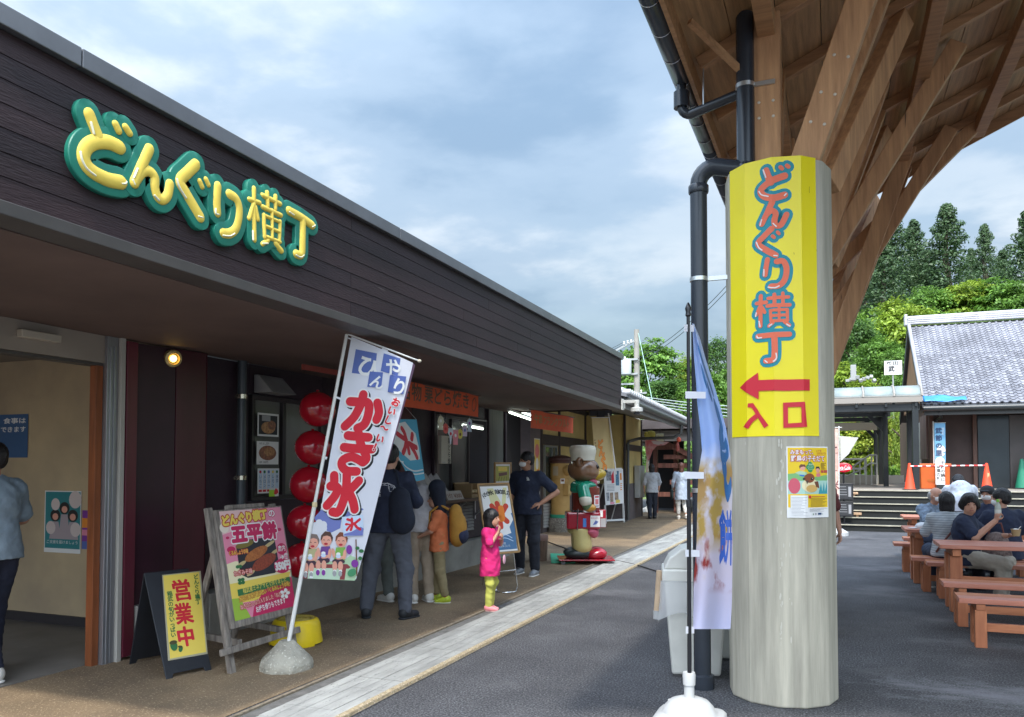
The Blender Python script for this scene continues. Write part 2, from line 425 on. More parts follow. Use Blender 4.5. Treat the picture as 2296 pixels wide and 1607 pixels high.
# ================================================================== GROUND
def struct(name, mb, m, **k):
 return tag(mb.build(name, m, **k), kind='structure')
def asphalt_material():
 m = bpy.data.materials.new('asphalt'); m.use_nodes = True
 n, l = m.node_tree.nodes, m.node_tree.links; b = n['Principled BSDF']
 tc = n.new('ShaderNodeTexCoord')
 def nz(scale, det, st=None, rough=0.6):
  v = tc.outputs['Object']
  if st:
   mp = n.new('ShaderNodeMapping'); mp.inputs['Scale'].default_value = st[0]; mp.inputs['Rotation'].default_value = (0, 0, st[1]); l.new(v, mp.inputs[0]); v = mp.outputs[0]
  t = n.new('ShaderNodeTexNoise'); t.inputs['Scale'].default_value = scale; t.inputs['Detail'].default_value = det; t.inputs['Roughness'].default_value = rough
  l.new(v, t.inputs['Vector']); return t.outputs['Fac']
 def ramp(src, *st):
  r = n.new('ShaderNodeValToRGB'); e = r.color_ramp.elements
  while len(e) < len(st): e.new(0.5)
  for el, (p, c) in zip(e, st): el.position = p; el.color = (*c, 1) if isinstance(c, tuple) else (c, c, c, 1)
  l.new(src, r.inputs[0]); return r.outputs[0]
 def mixc(f, a, bb, bt='MIX'):
  x = n.new('ShaderNodeMixRGB'); x.blend_type = bt
  if isinstance(f, float): x.inputs[0].default_value = f
  else: l.new(f, x.inputs[0])
  for i, q in ((1, a), (2, bb)):
   if isinstance(q, tuple): x.inputs[i].default_value = (*q, 1)
   else: l.new(q, x.inputs[i])
  return x.outputs[0]
 base = ramp(nz(0.9, 7), (0.36, (0.050, 0.050, 0.055)), (0.68, (0.092, 0.092, 0.098)))
 grain = ramp(nz(75, 3), (0.36, 0.25), (0.5, 0.85), (0.66, 2.5))
 c = mixc(1.0, base, grain, 'MULTIPLY')
 stone = ramp(nz(60, 1), (0.68, 0.0), (0.73, 1.0))
 c = mixc(stone, c, (0.20, 0.19, 0.18))
 dust = ramp(nz(0.75, 7, ((0.8, 1.15, 1), 0.5), 0.7), (0.53, 0.0), (0.66, 1.0))     # dried pale silt
 dd = n.new('ShaderNodeMath'); dd.operation = 'MULTIPLY'; dd.inputs[1].default_value = 0.6; l.new(dust, dd.inputs[0])
 c = mixc(dd.outputs[0], c, (0.16, 0.155, 0.16))
 va = n.new('ShaderNodeMapping'); va.inputs['Location'].default_value = (-1.75, -6.30, 0); va.vector_type = 'POINT'; l.new(tc.outputs['Object'], va.inputs[0])
 vb = n.new('ShaderNodeMapping'); vb.inputs['Rotation'].default_value = (0, 0, 0.35); vb.inputs['Scale'].default_value = (0.62, 2.3, 1); l.new(va.outputs[0], vb.inputs[0])
 ln = n.new('ShaderNodeVectorMath'); ln.operation = 'LENGTH'; l.new(vb.outputs[0], ln.inputs[0])
 sm = n.new('ShaderNodeMath'); sm.operation = 'SUBTRACT'; l.new(nz(2.6, 8, ((1, 2.2, 1), 0.35), 0.7), sm.inputs[0])
 lh = n.new('ShaderNodeMath'); lh.operation = 'MULTIPLY'; lh.inputs[1].default_value = 0.30; l.new(ln.outputs['Value'], lh.inputs[0]); l.new(lh.outputs[0], sm.inputs[1])
 c = mixc(ramp(sm.outputs[0], (0.20, 0.0), (0.42, 0.85)), c, (0.21, 0.21, 0.23))                # pale silt left by a puddle near the benches
 wet = ramp(nz(0.42, 4), (0.60, 0.0), (0.70, 1.0))
 wm = n.new('ShaderNodeMath'); wm.operation = 'MULTIPLY'; wm.inputs[1].default_value = 0.65; l.new(wet, wm.inputs[0])
 c = mixc(wm.outputs[0], c, (0.022, 0.022, 0.026))
 l.new(c, b.inputs['Base Color'])
 ro = n.new('ShaderNodeMapRange'); ro.inputs[3].default_value = 0.82; ro.inputs[4].default_value = 0.55; l.new(wet, ro.inputs[0]); l.new(ro.outputs[0], b.inputs['Roughness'])
 bp = n.new('ShaderNodeBump'); bp.inputs['Strength'].default_value = 0.9; bp.inputs['Distance'].default_value = 0.02
 l.new(nz(70, 4), bp.inputs['Height']); l.new(bp.outputs[0], b.inputs['Normal'])
 return m
ASPH = asphalt_material()
struct('ground', MB().poly([(-400, -60, 0), (400, -60, 0), (400, 500, 0), (-400, 500, 0)]), ASPH)
WALK = mat('walkway_aggregate', (0.225, 0.158, 0.092), 0.85, 0.35, 1.3, 0.5, 90, col2=(0.125, 0.088, 0.056), speck=((0.38, 0.29, 0.18), 75, 0.60), detail=6)
struct('walkway', MB().poly([(-8.8, -6, 0.004), (-3.47, -6, 0.004), (-3.60, 28, 0.004), (-8.8, 28, 0.004)]), WALK)
EDGEM = mat('edging_grit', (0.42, 0.33, 0.20), 0.9, 0.4, 30, 0.8, 120, speck=((0.7, 0.62, 0.5), 90, 0.6))
# drain strip of pale concrete covers between walkway and asphalt (a piece of the setting; every cover is its own piece)
def lerp(a, b, t): return a + (b - a) * t
def strip_x(y):
 t = (y - 4.2) / 15.8
 return lerp(-3.30, -3.46, t), lerp(-2.84, -2.93, t)
bed = MB()
bed.poly([(strip_x(-6)[0] - 0.16, -6, 0.006), (strip_x(-6)[1] + 0.055, -6, 0.006), (strip_x(28)[1] + 0.055, 28, 0.006), (strip_x(28)[0] - 0.16, 28, 0.006)])
strip = struct('drain_strip', bed, mat('strip_bed', (0.13, 0.125, 0.118), 0.9, 0.4, 12, 0.4, 60))
SLABM = [mat('slab_%d' % i, c, 0.82, 0.35, 2.2, 0.35, 70, stretch=(3.5, 0.8, 1), speck=((0.20, 0.20, 0.19), 22, 0.64))
         for i, c in enumerate(((0.335, 0.335, 0.315), (0.31, 0.31, 0.292), (0.36, 0.36, 0.34)))]
y = -2.0; i = 0
while y < 27.5:
 L = 1.0
 xa, xb = strip_x(y + L / 2)
 s = MB(); nb = 5; wv = (xb - xa) / nb
 for k in range(nb):                                   # five bars with slotted gaps between them
  x0, x1 = xa + k * wv + 0.002, xa + (k + 1) * wv - 0.002
  nn = 4 if y < 12 else 2
  for j in range(nn):
   dz = rnd.uniform(-0.0012, 0.0012)
   s.box(x0, x1, y + 0.004 + j * (L - .008) / nn + 0.001, y + 0.004 + (j + 1) * (L - .008) / nn - 0.001, 0.004, 0.022 + dz)
 s.build('drain_cover', SLABM[(i * 7 + i // 3) % 3], strip)
 y += L; i += 1
e = MB(); e2 = MB()
for k in range(30):
 ya, yb = -2 + k, -1 + k
 A, B = strip_x(ya), strip_x(yb)
 e.hexa([(A[1] + .004, ya, 0.004), (A[1] + .05, ya, 0.004), (B[1] + .05, yb - .004, 0.004), (B[1] + .004, yb - .004, 0.004),
   (A[1] + .004, ya, 0.03), (A[1] + .045, ya, 0.026), (B[1] + .045, yb - .004, 0.026), (B[1] + .004, yb - .004, 0.03)])
 e2.hexa([(A[0] - .155, ya, 0.004), (A[0] - .125, ya, 0.004), (B[0] - .125, yb - .004, 0.004), (B[0] - .155, yb - .004, 0.004),
             (A[0] - .155, ya, 0.02), (A[0] - .125, ya, 0.02), (B[0] - .125, yb - .004, 0.02), (B[0] - .155, yb - .004, 0.02)])
e.build('edging', EDGEM, strip)
e2.build('edging', mat('edging_inner', (0.22, 0.18, 0.13), 0.9, 0.4, 25, 0.6, 100), strip)
# ================================================================== LONG SHOP BUILDING (left)
bld = thing('shop_building', 'long low shop building with dark board fascia, deep eaves and wine red walls', 'building', (-5.3, 7.5, 0))
PLK = [mat('fascia_board_%d' % i, c, 0.55, 0.45, 1.1, 0.25, 40, stretch=(1, 0.35, 3), spec=0.3, speck=((0.16, 0.13, 0.12), 7, 0.80))
       for i, c in enumerate(((0.033, 0.019, 0.021), (0.030, 0.018, 0.021), (0.036, 0.020, 0.022)))]
METAL_DK = mat('coping_metal', (0.20, 0.20, 0.21), 0.38, 0.15, 3, metal=0.6)
BROWNM = mat('trim_metal', (0.085, 0.075, 0.070), 0.5, 0.2, 3, metal=0.2)
Y0, Y1 = 2.2, 12.86
def fz(y, t):
 u = (y - Y0) / (Y1 - Y0)
 return lerp(lerp(2.675, 2.545, u), lerp(3.405, 3.31, u), t)
NB = 7
for k in range(NB):
 ys = [Y0] + ([4.9 + 0.55 * (k % 2), 9.0 - 0.4 * (k % 3)] if k % 2 == 0 else [6.8 + 0.3 * (k % 3), 10.6]) + [Y1]
 for a, b in zip(ys, ys[1:]):
  a2, b2 = a + 0.002, b - 0.002
  g = 0.0018; th = 0.022 + 0.0012 * ((k * 3 + int(a)) % 3)
  m = MB()
  m.hexa([(-3.25 - th, a2, fz(a, k / NB) + g), (-3.25, a2, fz(a, k / NB) + g), (-3.25, b2, fz(b, k / NB) + g), (-3.25 - th, b2, fz(b, k / NB) + g),
    (-3.25 - th, a2, fz(a, (k + 1) / NB)), (-3.253, a2, fz(a, (k + 1) / NB)), (-3.253, b2, fz(b, (k + 1) / NB)), (-3.25 - th, b2, fz(b, (k + 1) / NB))])
  m.build('plank', PLK[(k + int(a)) % 3], bld, w=True)
m = MB(); m.hexa([(-3.4, Y0, fz(Y0, 0)), (-3.276, Y0, fz(Y0, 0)), (-3.276, Y1 - .02, fz(Y1, 0)), (-3.4, Y1 - .02, fz(Y1, 0)),
                  (-3.4, Y0, fz(Y0, 1)), (-3.276, Y0, fz(Y0, 1)), (-3.276, Y1 - .02, fz(Y1, 1)), (-3.4, Y1 - .02, fz(Y1, 1))])
m.build('fascia_backing', mat('board_gap', (0.008, 0.006, 0.006), 0.9), bld, w=True)
for a, b in ((Y0, 2.62), (2.62, 5.55), (5.55, 9.3), (9.3, Y1 + .02)):          # metal coping in lengths
 m = MB(); m.hexa([(-3.6, a + .003, fz(a, 1) + .003), (-3.215, a + .003, fz(a, 1) + .003), (-3.215, b - .003, fz(b, 1) + .003), (-3.6, b - .003, fz(b, 1) + .003),
                      (-3.6, a + .003, fz(a, 1) + .100), (-3.215, a + .003, fz(a, 1) + .094), (-3.215, b - .003, fz(b, 1) + .094), (-3.6, b - .003, fz(b, 1) + .100)])
 m.build('coping', METAL_DK, bld, w=True, bevel=0.004)
m = MB(); m.hexa([(-3.40, Y0, fz(Y0, 0) - .07), (-3.235, Y0, fz(Y0, 0) - .062), (-3.235, Y1, fz(Y1, 0) - .062), (-3.40, Y1, fz(Y1, 0) - .07),
                  (-3.40, Y0, fz(Y0, 0)), (-3.235, Y0, fz(Y0, 0)), (-3.235, Y1, fz(Y1, 0)), (-3.40, Y1, fz(Y1, 0))])
m.build('eave_trim', BROWNM, bld, w=True, bevel=0.004)
SOFM = mat('soffit_board', (0.125, 0.082, 0.070), 0.75, 0.25, 1.2)
m = MB(); m.hexa([(-5.32, Y0, 2.60), (-3.402, Y0, 2.60), (-3.402, Y1, 2.50), (-5.32, Y1, 2.50), (-5.32, Y0, 3.3), (-3.402, Y0, 3.3), (-3.402, Y1, 3.25), (-5.32, Y1, 3.25)])
m.build('soffit', SOFM, bld, w=True)
m = MB(); m.box(-12, -5.33, Y0, Y1 - .05, 2.95, 3.32); m.build('roof_slab', BROWNM, bld, w=True)
# end board that closes the fascia at the far end
m = MB(); m.box(-5.4, -3.255, Y1 - .018, Y1 + .006, 2.48, 3.33); m.build('end_board', PLK[1], bld, w=True)
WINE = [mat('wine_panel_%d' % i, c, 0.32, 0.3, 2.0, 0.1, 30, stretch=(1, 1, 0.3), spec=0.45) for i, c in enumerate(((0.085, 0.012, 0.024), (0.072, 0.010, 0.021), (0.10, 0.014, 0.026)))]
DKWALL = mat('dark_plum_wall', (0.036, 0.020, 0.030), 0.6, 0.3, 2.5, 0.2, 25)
PLINTH = mat('plinth_concrete', (0.33, 0.32, 0.29), 0.85, 0.3, 2.0, 0.3, 30)
CREAM = mat('cream_plaster', (0.50, 0.38, 0.23), 0.9, 0.2, 0.9, 0.1, 40, col2=(0.34, 0.26, 0.18))
HEADER = mat('header_plaster', (0.30, 0.255, 0.21), 0.85, 0.2, 1.0)
STEEL = mat('brushed_steel', (0.34, 0.34, 0.36), 0.4, 0.15, 8, metal=0.7, stretch=(8, 8, 0.5))
WOODR = mat('orange_wood', (0.26, 0.075, 0.022), 0.55, 0.4, 3, stretch=(6, 6, 0.6))
FLOORM = mat('lobby_tile', (0.16, 0.15, 0.14), 0.5, 0.3, 2.0)
# entrance recess
m = MB(); m.box(-5.45, -5.33, 1.0, 4.68, 2.365, 2.60); m.build('door_header', HEADER, bld, w=True)
m = MB(); m.box(-5.46, -5.345, 1.0, 4.6, 2.34, 2.362); m.build('header_lip', BROWNM, bld, w=True)
m = MB(); m.box(-10, -5.48, 5.6, 5.75, 0.0, 2.9); m.build('lobby_wall', CREAM, bld, w=True)
m = MB(); m.box(-10, -5.50, 5.575, 5.598, 0.0, 0.10); m.build('lobby_skirting', mat('skirting', (0.03, 0.025, 0.028), 0.6), bld, w=True)
m = MB(); m.box(-10, -5.42, -1, 5.6, 0.0, 0.012); m.build('lobby_floor', FLOORM, bld, w=True)
m = MB(); m.box(-10.2, -10, -1, 5.6, 0, 2.9); m.build('lobby_wall', CREAM, bld, w=True)
m = MB(); m.box(-10, -5.46, -1, 5.6, 2.62, 2.7); m.build('lobby_ceiling', HEADER, bld, w=True)
m = MB(); m.box(-5.41, -5.34, 4.53, 4.592, 0.0, 2.34); m.build('door_jamb', WOODR, bld, w=True, bevel=.003)
m = MB(); m.box(-5.43, -5.30, 4.596, 4.70, 0.0, 2.58); m.box(-5.31, -5.292, 4.62, 4.64, 0, 2.5); m.box(-5.31, -5.292, 4.655, 4.675, 0, 2.5); m.build('door_frame', STEEL, bld, w=True, bevel=.003)
m = MB(); m.box(-5.36, -5.27, 4.703, 4.745, 0.0, 2.58); m.build('door_post', mat('pale_post', (0.42, 0.40, 0.36), 0.5), bld, w=True, bevel=.003)
# wine red panels with a shallow angled bay, on a grey plinth
def panel(y0, y1, x0, x1, z0, z1, m_, name='wall_panel'):
 q = MB(); q.hexa([(x0 - .06, y0 + .004, z0), (x0, y0 + .004, z0), (x1, y1 - .004, z0), (x1 - .06, y1 - .004, z0),
                      (x0 - .06, y0 + .004, z1), (x0, y0 + .004, z1), (x1, y1 - .004, z1), (x1 - .06, y1 - .004, z1)])
 return q.build(name, m_, bld, w=True, bevel=.003)
panel(4.748, 4.86, -5.26, -5.26, 0.03, 2.56, mat('wine_post', (0.12, 0.016, 0.032), 0.35, 0.3, 3, stretch=(1, 1, .3)))
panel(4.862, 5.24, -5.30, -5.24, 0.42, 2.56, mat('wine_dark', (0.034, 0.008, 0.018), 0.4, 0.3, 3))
panel(5.242, 5.56, -5.24, -5.20, 0.42, 2.56, WINE[1])
panel(5.562, 5.66, -5.20, -5.32, 0.42, 2.56, WINE[2])
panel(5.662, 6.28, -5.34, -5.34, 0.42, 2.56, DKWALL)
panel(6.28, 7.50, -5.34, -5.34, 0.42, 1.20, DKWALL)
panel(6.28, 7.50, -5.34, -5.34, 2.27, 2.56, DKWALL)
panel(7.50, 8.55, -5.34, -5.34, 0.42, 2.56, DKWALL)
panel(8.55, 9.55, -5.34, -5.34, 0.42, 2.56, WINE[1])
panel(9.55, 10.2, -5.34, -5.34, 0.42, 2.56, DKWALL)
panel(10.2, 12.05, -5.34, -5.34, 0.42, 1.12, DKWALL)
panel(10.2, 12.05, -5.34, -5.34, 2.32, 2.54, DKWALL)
panel(12.05, 12.8, -5.34, -5.34, 0.42, 2.54, mat('curtain_grey', (0.115, 0.115, 0.105), 0.9, 0.25, 2, stretch=(9, 9, 0.4)))
panel(12.8, 12.86, -5.30, -5.30, 0.0, 2.5, DKWALL)
m = MB(); m.box(-5.42, -5.235, 4.87, 5.66, 0, 0.418); m.box(-5.42, -5.22, 5.66, 12.78, 0, 0.40); m.build('plinth', PLINTH, bld, w=True, bevel=.006)
m = MB(); m.box(-10, -5.41, 12.7, 12.82, 0, 2.95); m.build('end_wall', DKWALL, bld, w=True)
# windows
GLASSD = mat('dim_window', (0.17, 0.165, 0.15), 0.25, 0.25, 1.0, spec=0.5)
FRAMEB = mat('bronze_frame', (0.05, 0.042, 0.045), 0.4, metal=0.4)
def window(y0, y1, z0, z1, mull, gm, x=-5.36, par=bld, fm=FRAMEB):
 f = MB(); t = .045
 f.box(x - .03, x + .05, y0, y1, z0, z0 + t); f.box(x - .03, x + .05, y0, y1, z1 - t, z1)
 f.box(x - .03, x + .05, y0, y0 + t, z0 + t, z1 - t); f.box(x - .03, x + .05, y1 - t, y1, z0 + t, z1 - t)
 for q in mull: f.box(x - .028, x + .046, q - .025, q + .025, z0 + t, z1 - t)
 w_ = f.build('window', fm, par, w=True, bevel=.003)
 ed = [y0 + t] + list(mull) + [y1 - t]
 for i_, (a, b) in enumerate(zip(ed, ed[1:])):
  p = MB(); p.box(x - .01 + .008 * (i_ % 2), x + .002 + .008 * (i_ % 2), a, b, z0 + t, z1 - t)
  p.build('pane', gm, w_, w=True)
 return w_
window(6.30, 7.48, 1.21, 2.26, (6.80,), GLASSD)
window(10.22, 12.03, 1.13, 2.31, (10.75, 11.35), mat('serving_glass', (0.09, 0.09, 0.088), 0.15, 0.35, 1.2))
m = MB(); m.box(-5.33, -5.31, 11.36, 12.0, 1.18, 2.28); m.build('window_blind', mat('blind_dark', (0.022, 0.018, 0.028), 0.8), bld, w=True)
for a in (12.055, 10.12):
 m = MB(); m.box(-5.335, -5.29, a, a + .05, 0.42, 2.5); m.build('wall_post', DKWALL, bld, w=True, bevel=.003)
# serving counter, vent, wall duct hood, downpipe
m = MB(); m.box(-5.31, -4.86, 8.75, 11.75, 1.045, 1.085); m.build('counter', mat('counter_wood', (0.10, 0.055, 0.035), 0.5, 0.4, 4, stretch=(5, 0.6, 5)), bld, w=True, bevel=.004)
m = MB()
for yy in (9.1, 10.4, 11.5):
 m.bar((-5.3, yy, 0.78), (-4.92, yy, 1.04), .03, .03); m.box(-5.31, -5.28, yy - .02, yy + .02, .72, 1.04)
m.build('counter_bracket', STEEL, bld, w=True)
m = MB()
for k in range(9): m.hexa([(-5.335, 11.0, .55 + k * .05), (-5.30, 11.0, .55 + k * .05), (-5.30, 11.5, .55 + k * .05), (-5.335, 11.5, .55 + k * .05),
                           (-5.335, 11.0, .585 + k * .05), (-5.315, 11.0, .59 + k * .05), (-5.315, 11.5, .59 + k * .05), (-5.335, 11.5, .585 + k * .05)])
m.build('louver', mat('louver_grey', (0.20, 0.19, 0.18), 0.5, 0.2, 6), bld, w=True)
m = MB(); m.hexa([(-5.33, 6.34, 2.28), (-5.10, 6.34, 2.28), (-5.10, 6.72, 2.28), (-5.33, 6.72, 2.28), (-5.33, 6.34, 2.46), (-5.28, 6.34, 2.46), (-5.28, 6.72, 2.46), (-5.33, 6.72, 2.46)])
m.build('vent_hood', mat('hood_grey', (0.33, 0.32, 0.32), 0.5, 0.2, 4), bld, w=True, bevel=.006)
PIPEG = mat('pipe_slate', (0.060, 0.072, 0.085), 0.35, 0.15, 4)
m = MB(); m.tube([(-5.27, 6.10, 0.05), (-5.27, 6.10, 2.58)], .042, 12)
dp = m.build('downpipe', PIPEG, bld, w=True, smooth=40)
for z in (1.44, 2.22):
 m = MB(); m.lathe([(.047, z - .022), (.05, z - .02), (.05, z + .02), (.047, z + .022)], (-5.27, 6.10, 0), 12); m.box(-5.34, -5.28, 6.085, 6.115, z - .015, z + .015)
 m.build('clamp', mat('bright_clamp', (0.72, 0.66, 0.52), 0.25, metal=0.9), dp, w=True)
m = MB(); m.box(-5.33, -5.27, 3.86, 4.17, 2.46, 2.515)
m.build('vent_cover', mat('sensor_cover', (0.42, 0.37, 0.30), 0.6), bld, w=True, bevel=.006)
# round lamp on the wine wall, lit
m = MB(); m.lathe([(.055, 0), (.058, .01), (.058, .05), (.05, .055)], (0, 0, 0), 20)
c0 = Vector((-5.245, 5.20, 2.475)); q = Vector((1, -0.45, -0.25)).normalized()
rot = q.to_track_quat('Z', 'Y').to_matrix().to_4x4()
sp = thing('spotlight', 'small round spotlight glowing yellow on the wine red wall', 'lamp', c0)
m = MB(); m.M = rot; m.lathe([(.075, 0), (.078, .01), (.07, .035), (.05, .04), (.045, .02)], (0, 0, 0), 24); m.build('housing', mat('lamp_brass', (0.55, 0.42, 0.18), 0.35, metal=0.6), sp, smooth=40)
m = MB(); m.M = rot; m.ell((0, 0, .028), (.030, .030, .016), 16, 8); m.build('bulb', mat('lamp_glow', (1, 0.8, 0.3), 0.4, emit=((1.0, 0.66, 0.16), 7.0)), sp, smooth=180)
# ================================================================== TIMBER CANOPY (right)
can = thing('timber_canopy', 'big timber canopy on round board marked concrete columns with fanning struts', 'canopy', (-0.345, 5.76, 0))
def wood(name, c, c2, st, sc=3.0):
 return mat(name, c, 0.6, 0.4, sc, 0.25, 30, col2=c2, stretch=st, speck=((0.06, 0.03, 0.018), 5.5, 0.74))
WPOST = wood('cedar_post', (0.52, 0.285, 0.135), (0.37, 0.185, 0.085), (7, 7, 0.55))
WRAFT = wood('cedar_rafter', (0.45, 0.245, 0.115), (0.32, 0.165, 0.075), (0.6, 7, 7))
WBOARD = [wood('roof_board_%d' % i, c, tuple(q * .65 for q in c), (9, 0.5, 9)) for i, c in enumerate(((0.43, 0.245, 0.11), (0.40, 0.225, 0.10), (0.47, 0.27, 0.125)))]
CONC = mat('board_marked_concrete', (0.46, 0.425, 0.335), 0.88, 0.42, 1.5, 0.2, 12, col2=(0.29, 0.27, 0.215), stretch=(8, 8, 0.6), speck=((0.27, 0.255, 0.21), 1.8, 0.72), detail=7)
SLOPE, GX, GZ = 0.46, -0.95, 4.52
def roofz(x): return GZ + SLOPE * (x - GX)
RY0, RY1, RIDGE = 2.0, 11.3, 4.2
NFAC = 12
def column_prism(c, r, z0, z1):
 m = MB()
 P = [(c[0] + r * cos(2 * pi * (k + COLOFF) / NFAC), c[1] + r * sin(2 * pi * (k + COLOFF) / NFAC)) for k in range(NFAC)]
 m.prism(P, z0, z1); return m
CC, CRAD, CTOP = (-0.345, 5.775), 0.352, 3.575
_view = math.atan2(-CC[1], -CC[0])                       # facet edges as in the photograph: one edge a little off the line of sight
COLOFF = (_view - radians(5.2)) / (2 * pi / NFAC)
for i, yc in enumerate((5.775, 8.1, 10.4)):
 CT = (CTOP, 3.4, 2.42)[i]
 column_prism((CC[0], yc), CRAD, 0, CT).build('column', CONC, can, w=True, bevel=.012)
 m = MB(); m.box(-.50, -.31, yc - .05, yc + .14, CT, roofz(-.4) - .05); m.build('post', WPOST, can, w=True, bevel=.008)
 if i == 0:
  b = MB()
  for dx in (-.455, -.36):
   for z in (3.98, 4.09): b.ell((dx, yc - .052, z), (.011, .006, .011), 8, 6)
  b.build('bolt', mat('bolt_cap', (0.62, 0.55, 0.45), 0.4, metal=0.3), can, w=True)
 def fan(dy, sl_, w_, h_, x0=-.19, z0=CTOP - .08, dyt=0.0):
  xm = (roofz(0) - .08 - z0 + x0 / sl_) / (1 / sl_ - SLOPE)
  m = MB(); m.bar((x0, yc + dy, z0), (xm, yc + dy + dyt, roofz(xm) - .06), w_, h_, up=(0, 1, 0)); m.build('strut', WPOST, can, w=True, bevel=.008)
 fan(-.13, .355, .185, .13, z0=CT - .08); fan(.21, .36, .17, .12, z0=CT - .08, dyt=.35)
 if i > 0: fan(.05, .62, .16, .12, z0=(0, 3.3, 3.05)[i])
 if i > 1: fan(.30, 1.02, .15, .12, z0=3.70, x0=-.30)
 # braces along the row
 m = MB(); m.bar((-.02, yc + .2, CTOP - .05), (.55, yc + 1.15, roofz(.55) - .1), .12, .16); m.build('brace', WPOST, can, w=True, bevel=.006)
 m = MB(); m.bar((-.38, yc + .12, CTOP), (-.38, yc + .95, roofz(-.38) - .08), .11, .15); m.build('brace', WPOST, can, w=True, bevel=.006)
bolts = MB()
d = Vector((.355, 0, 1)).normalized()
for t in (.35, .55, .8):
 for s_ in (-.045, .045):
  p = Vector((-.19, 5.775 - .13 - .066, CTOP - .08)) + d * t + Vector((d.z, 0, -d.x)) * s_
  bolts.ell(p, (.011, .006, .011), 8, 6)
bolts.build('bolt', mat('bolt_cap', (0.6, 0.5, 0.4)), can, w=True)
for x in (.80, 1.66, 2.9, -.40):                         # purlins along the roof
 m = MB(); z = roofz(x) - .12; m.box(x - .06, x + .06, RY0 + .2, RY1 - .45, z - .10, z + .07); m.build('purlin', WRAFT, can, w=True, bevel=.006)
y = RY0 + .1; k = 0
while y < RY1:
 m = MB(); m.bar((GX + .06, y, roofz(GX + .06) - .02), (RIDGE, y, roofz(RIDGE) - .02), .075, .09, up=(0, 0, 1)); m.build('rafter', WRAFT, can, w=True, bevel=.004)
 m = MB(); m.bar((RIDGE, y, roofz(RIDGE) - .035), (RIDGE + 5, y, roofz(RIDGE) - .035 - 5 * SLOPE), .075, .13, up=(0, 0, 1)); m.build('rafter', WRAFT, can, w=True)
 y += .95; k += 1
x = GX; k = 0
while x < RIDGE:                                          # boards of the roof deck
 x1 = min(x + .30, RIDGE)
 m = MB(); m.hexa([(x + .003, RY0, roofz(x) + .032), (x1 - .003, RY0, roofz(x1) + .032), (x1 - .003, RY1, roofz(x1) + .032), (x + .003, RY1, roofz(x) + .032),
                      (x + .003, RY0, roofz(x) + .054), (x1 - .003, RY0, roofz(x1) + .054), (x1 - .003, RY1, roofz(x1) + .054), (x + .003, RY1, roofz(x) + .054)])
 m.build('roof_board', WBOARD[k % 3], can, w=True); x = x1; k += 1
SHEET = mat('roof_sheet', (0.16, 0.165, 0.17), 0.45, metal=0.3)
m = MB()
m.hexa([(GX - .03, RY0 - .05, roofz(GX) + .056), (RIDGE, RY0 - .05, roofz(RIDGE) + .07), (RIDGE, RY1 + .05, roofz(RIDGE) + .07), (GX - .03, RY1 + .05, roofz(GX) + .056),
  (GX - .03, RY0 - .05, roofz(GX) + .09), (RIDGE, RY0 - .05, roofz(RIDGE) + .11), (RIDGE, RY1 + .05, roofz(RIDGE) + .11), (GX - .03, RY1 + .05, roofz(GX) + .09)])
m.hexa([(RIDGE, RY0 - .05, roofz(RIDGE) + .03), (RIDGE + 5.2, RY0 - .05, roofz(RIDGE) + .03 - 5.2 * SLOPE), (RIDGE + 5.2, RY1 + .05, roofz(RIDGE) + .03 - 5.2 * SLOPE), (RIDGE, RY1 + .05, roofz(RIDGE) + .03),
  (RIDGE, RY0 - .05, roofz(RIDGE) + .11), (RIDGE + 5.2, RY0 - .05, roofz(RIDGE) + .11 - 5.2 * SLOPE), (RIDGE + 5.2, RY1 + .05, roofz(RIDGE) + .11 - 5.2 * SLOPE), (RIDGE, RY1 + .05, roofz(RIDGE) + .11)])
m.build('roof_sheet', SHEET, can, w=True)
m = MB(); m.bar((GX + .02, RY1 + .03, roofz(GX) + .0), (RIDGE, RY1 + .03, roofz(RIDGE) + .0), .03, .2, up=(0, 0, 1)); m.build('bargeboard', WRAFT, can, w=True)
m = MB(); m.box(GX - .012, GX + .018, RY0, RY1, roofz(GX) - .11, roofz(GX) + .052); m.build('fascia_strip', WRAFT, can, w=True)
# half-round gutter with wire hangers
GUTM = mat('gutter_slate', (0.050, 0.060, 0.075), 0.3, 0.15, 4)
m = MB(); n = 10
prof = [(GX - .085 + .072 * cos(pi + pi * k / n), roofz(GX) - .015 + .072 * sin(pi + pi * k / n)) for k in range(n + 1)]
for y0, y1 in ((RY0, 3.6), (3.6, 7.4), (7.4, RY1 + .06)):
 g = MB(); g.grid(lambda u, v: (prof[int(round(u * n))][0], lerp(y0 + .001, y1 - .001, v), prof[int(round(u * n))][1]), n, 1)
 gt = g.build('gutter', GUTM, can, w=True, smooth=60, solid=.004, fix=False)
y = RY0 + .2
while y < RY1:
 h = MB(); h.tube([(p[0], y, p[1] - .004) for p in prof] + [(GX, y, roofz(GX) + .01)], .003, 5); h.build('gutter_hanger', mat('wire_steel', (0.6, 0.62, 0.66), 0.3, metal=0.8), can, w=True)
 y += .38
PIPE = mat('pipe_black', (0.030, 0.036, 0.046), 0.25, 0.15, 4)
px_, py_ = -.875, 5.72
pz = 3.70
m = MB(); m.tube([(px_, py_, 0.0), (px_, py_, pz - .14)] + arc((px_ + .12, py_, pz - .14), .12, pi, pi / 2, 6) + [(-.66, py_, pz - .045), (-.53, py_, pz - .07)], .060, 16)
pp = m.build('downpipe', PIPE, can, w=True, smooth=40)
m = MB(); m.tube([(-.545, py_ - .0, pz - .11), (-.545, py_, roofz(-.53) + .02)], .062, 16); m.build('downpipe', PIPE, can, w=True, smooth=40)
m = MB(); m.ell((-.545, py_, pz - .075), (.075, .075, .075), 14, 10); m.build('pipe_elbow', PIPE, pp, w=True, smooth=180)
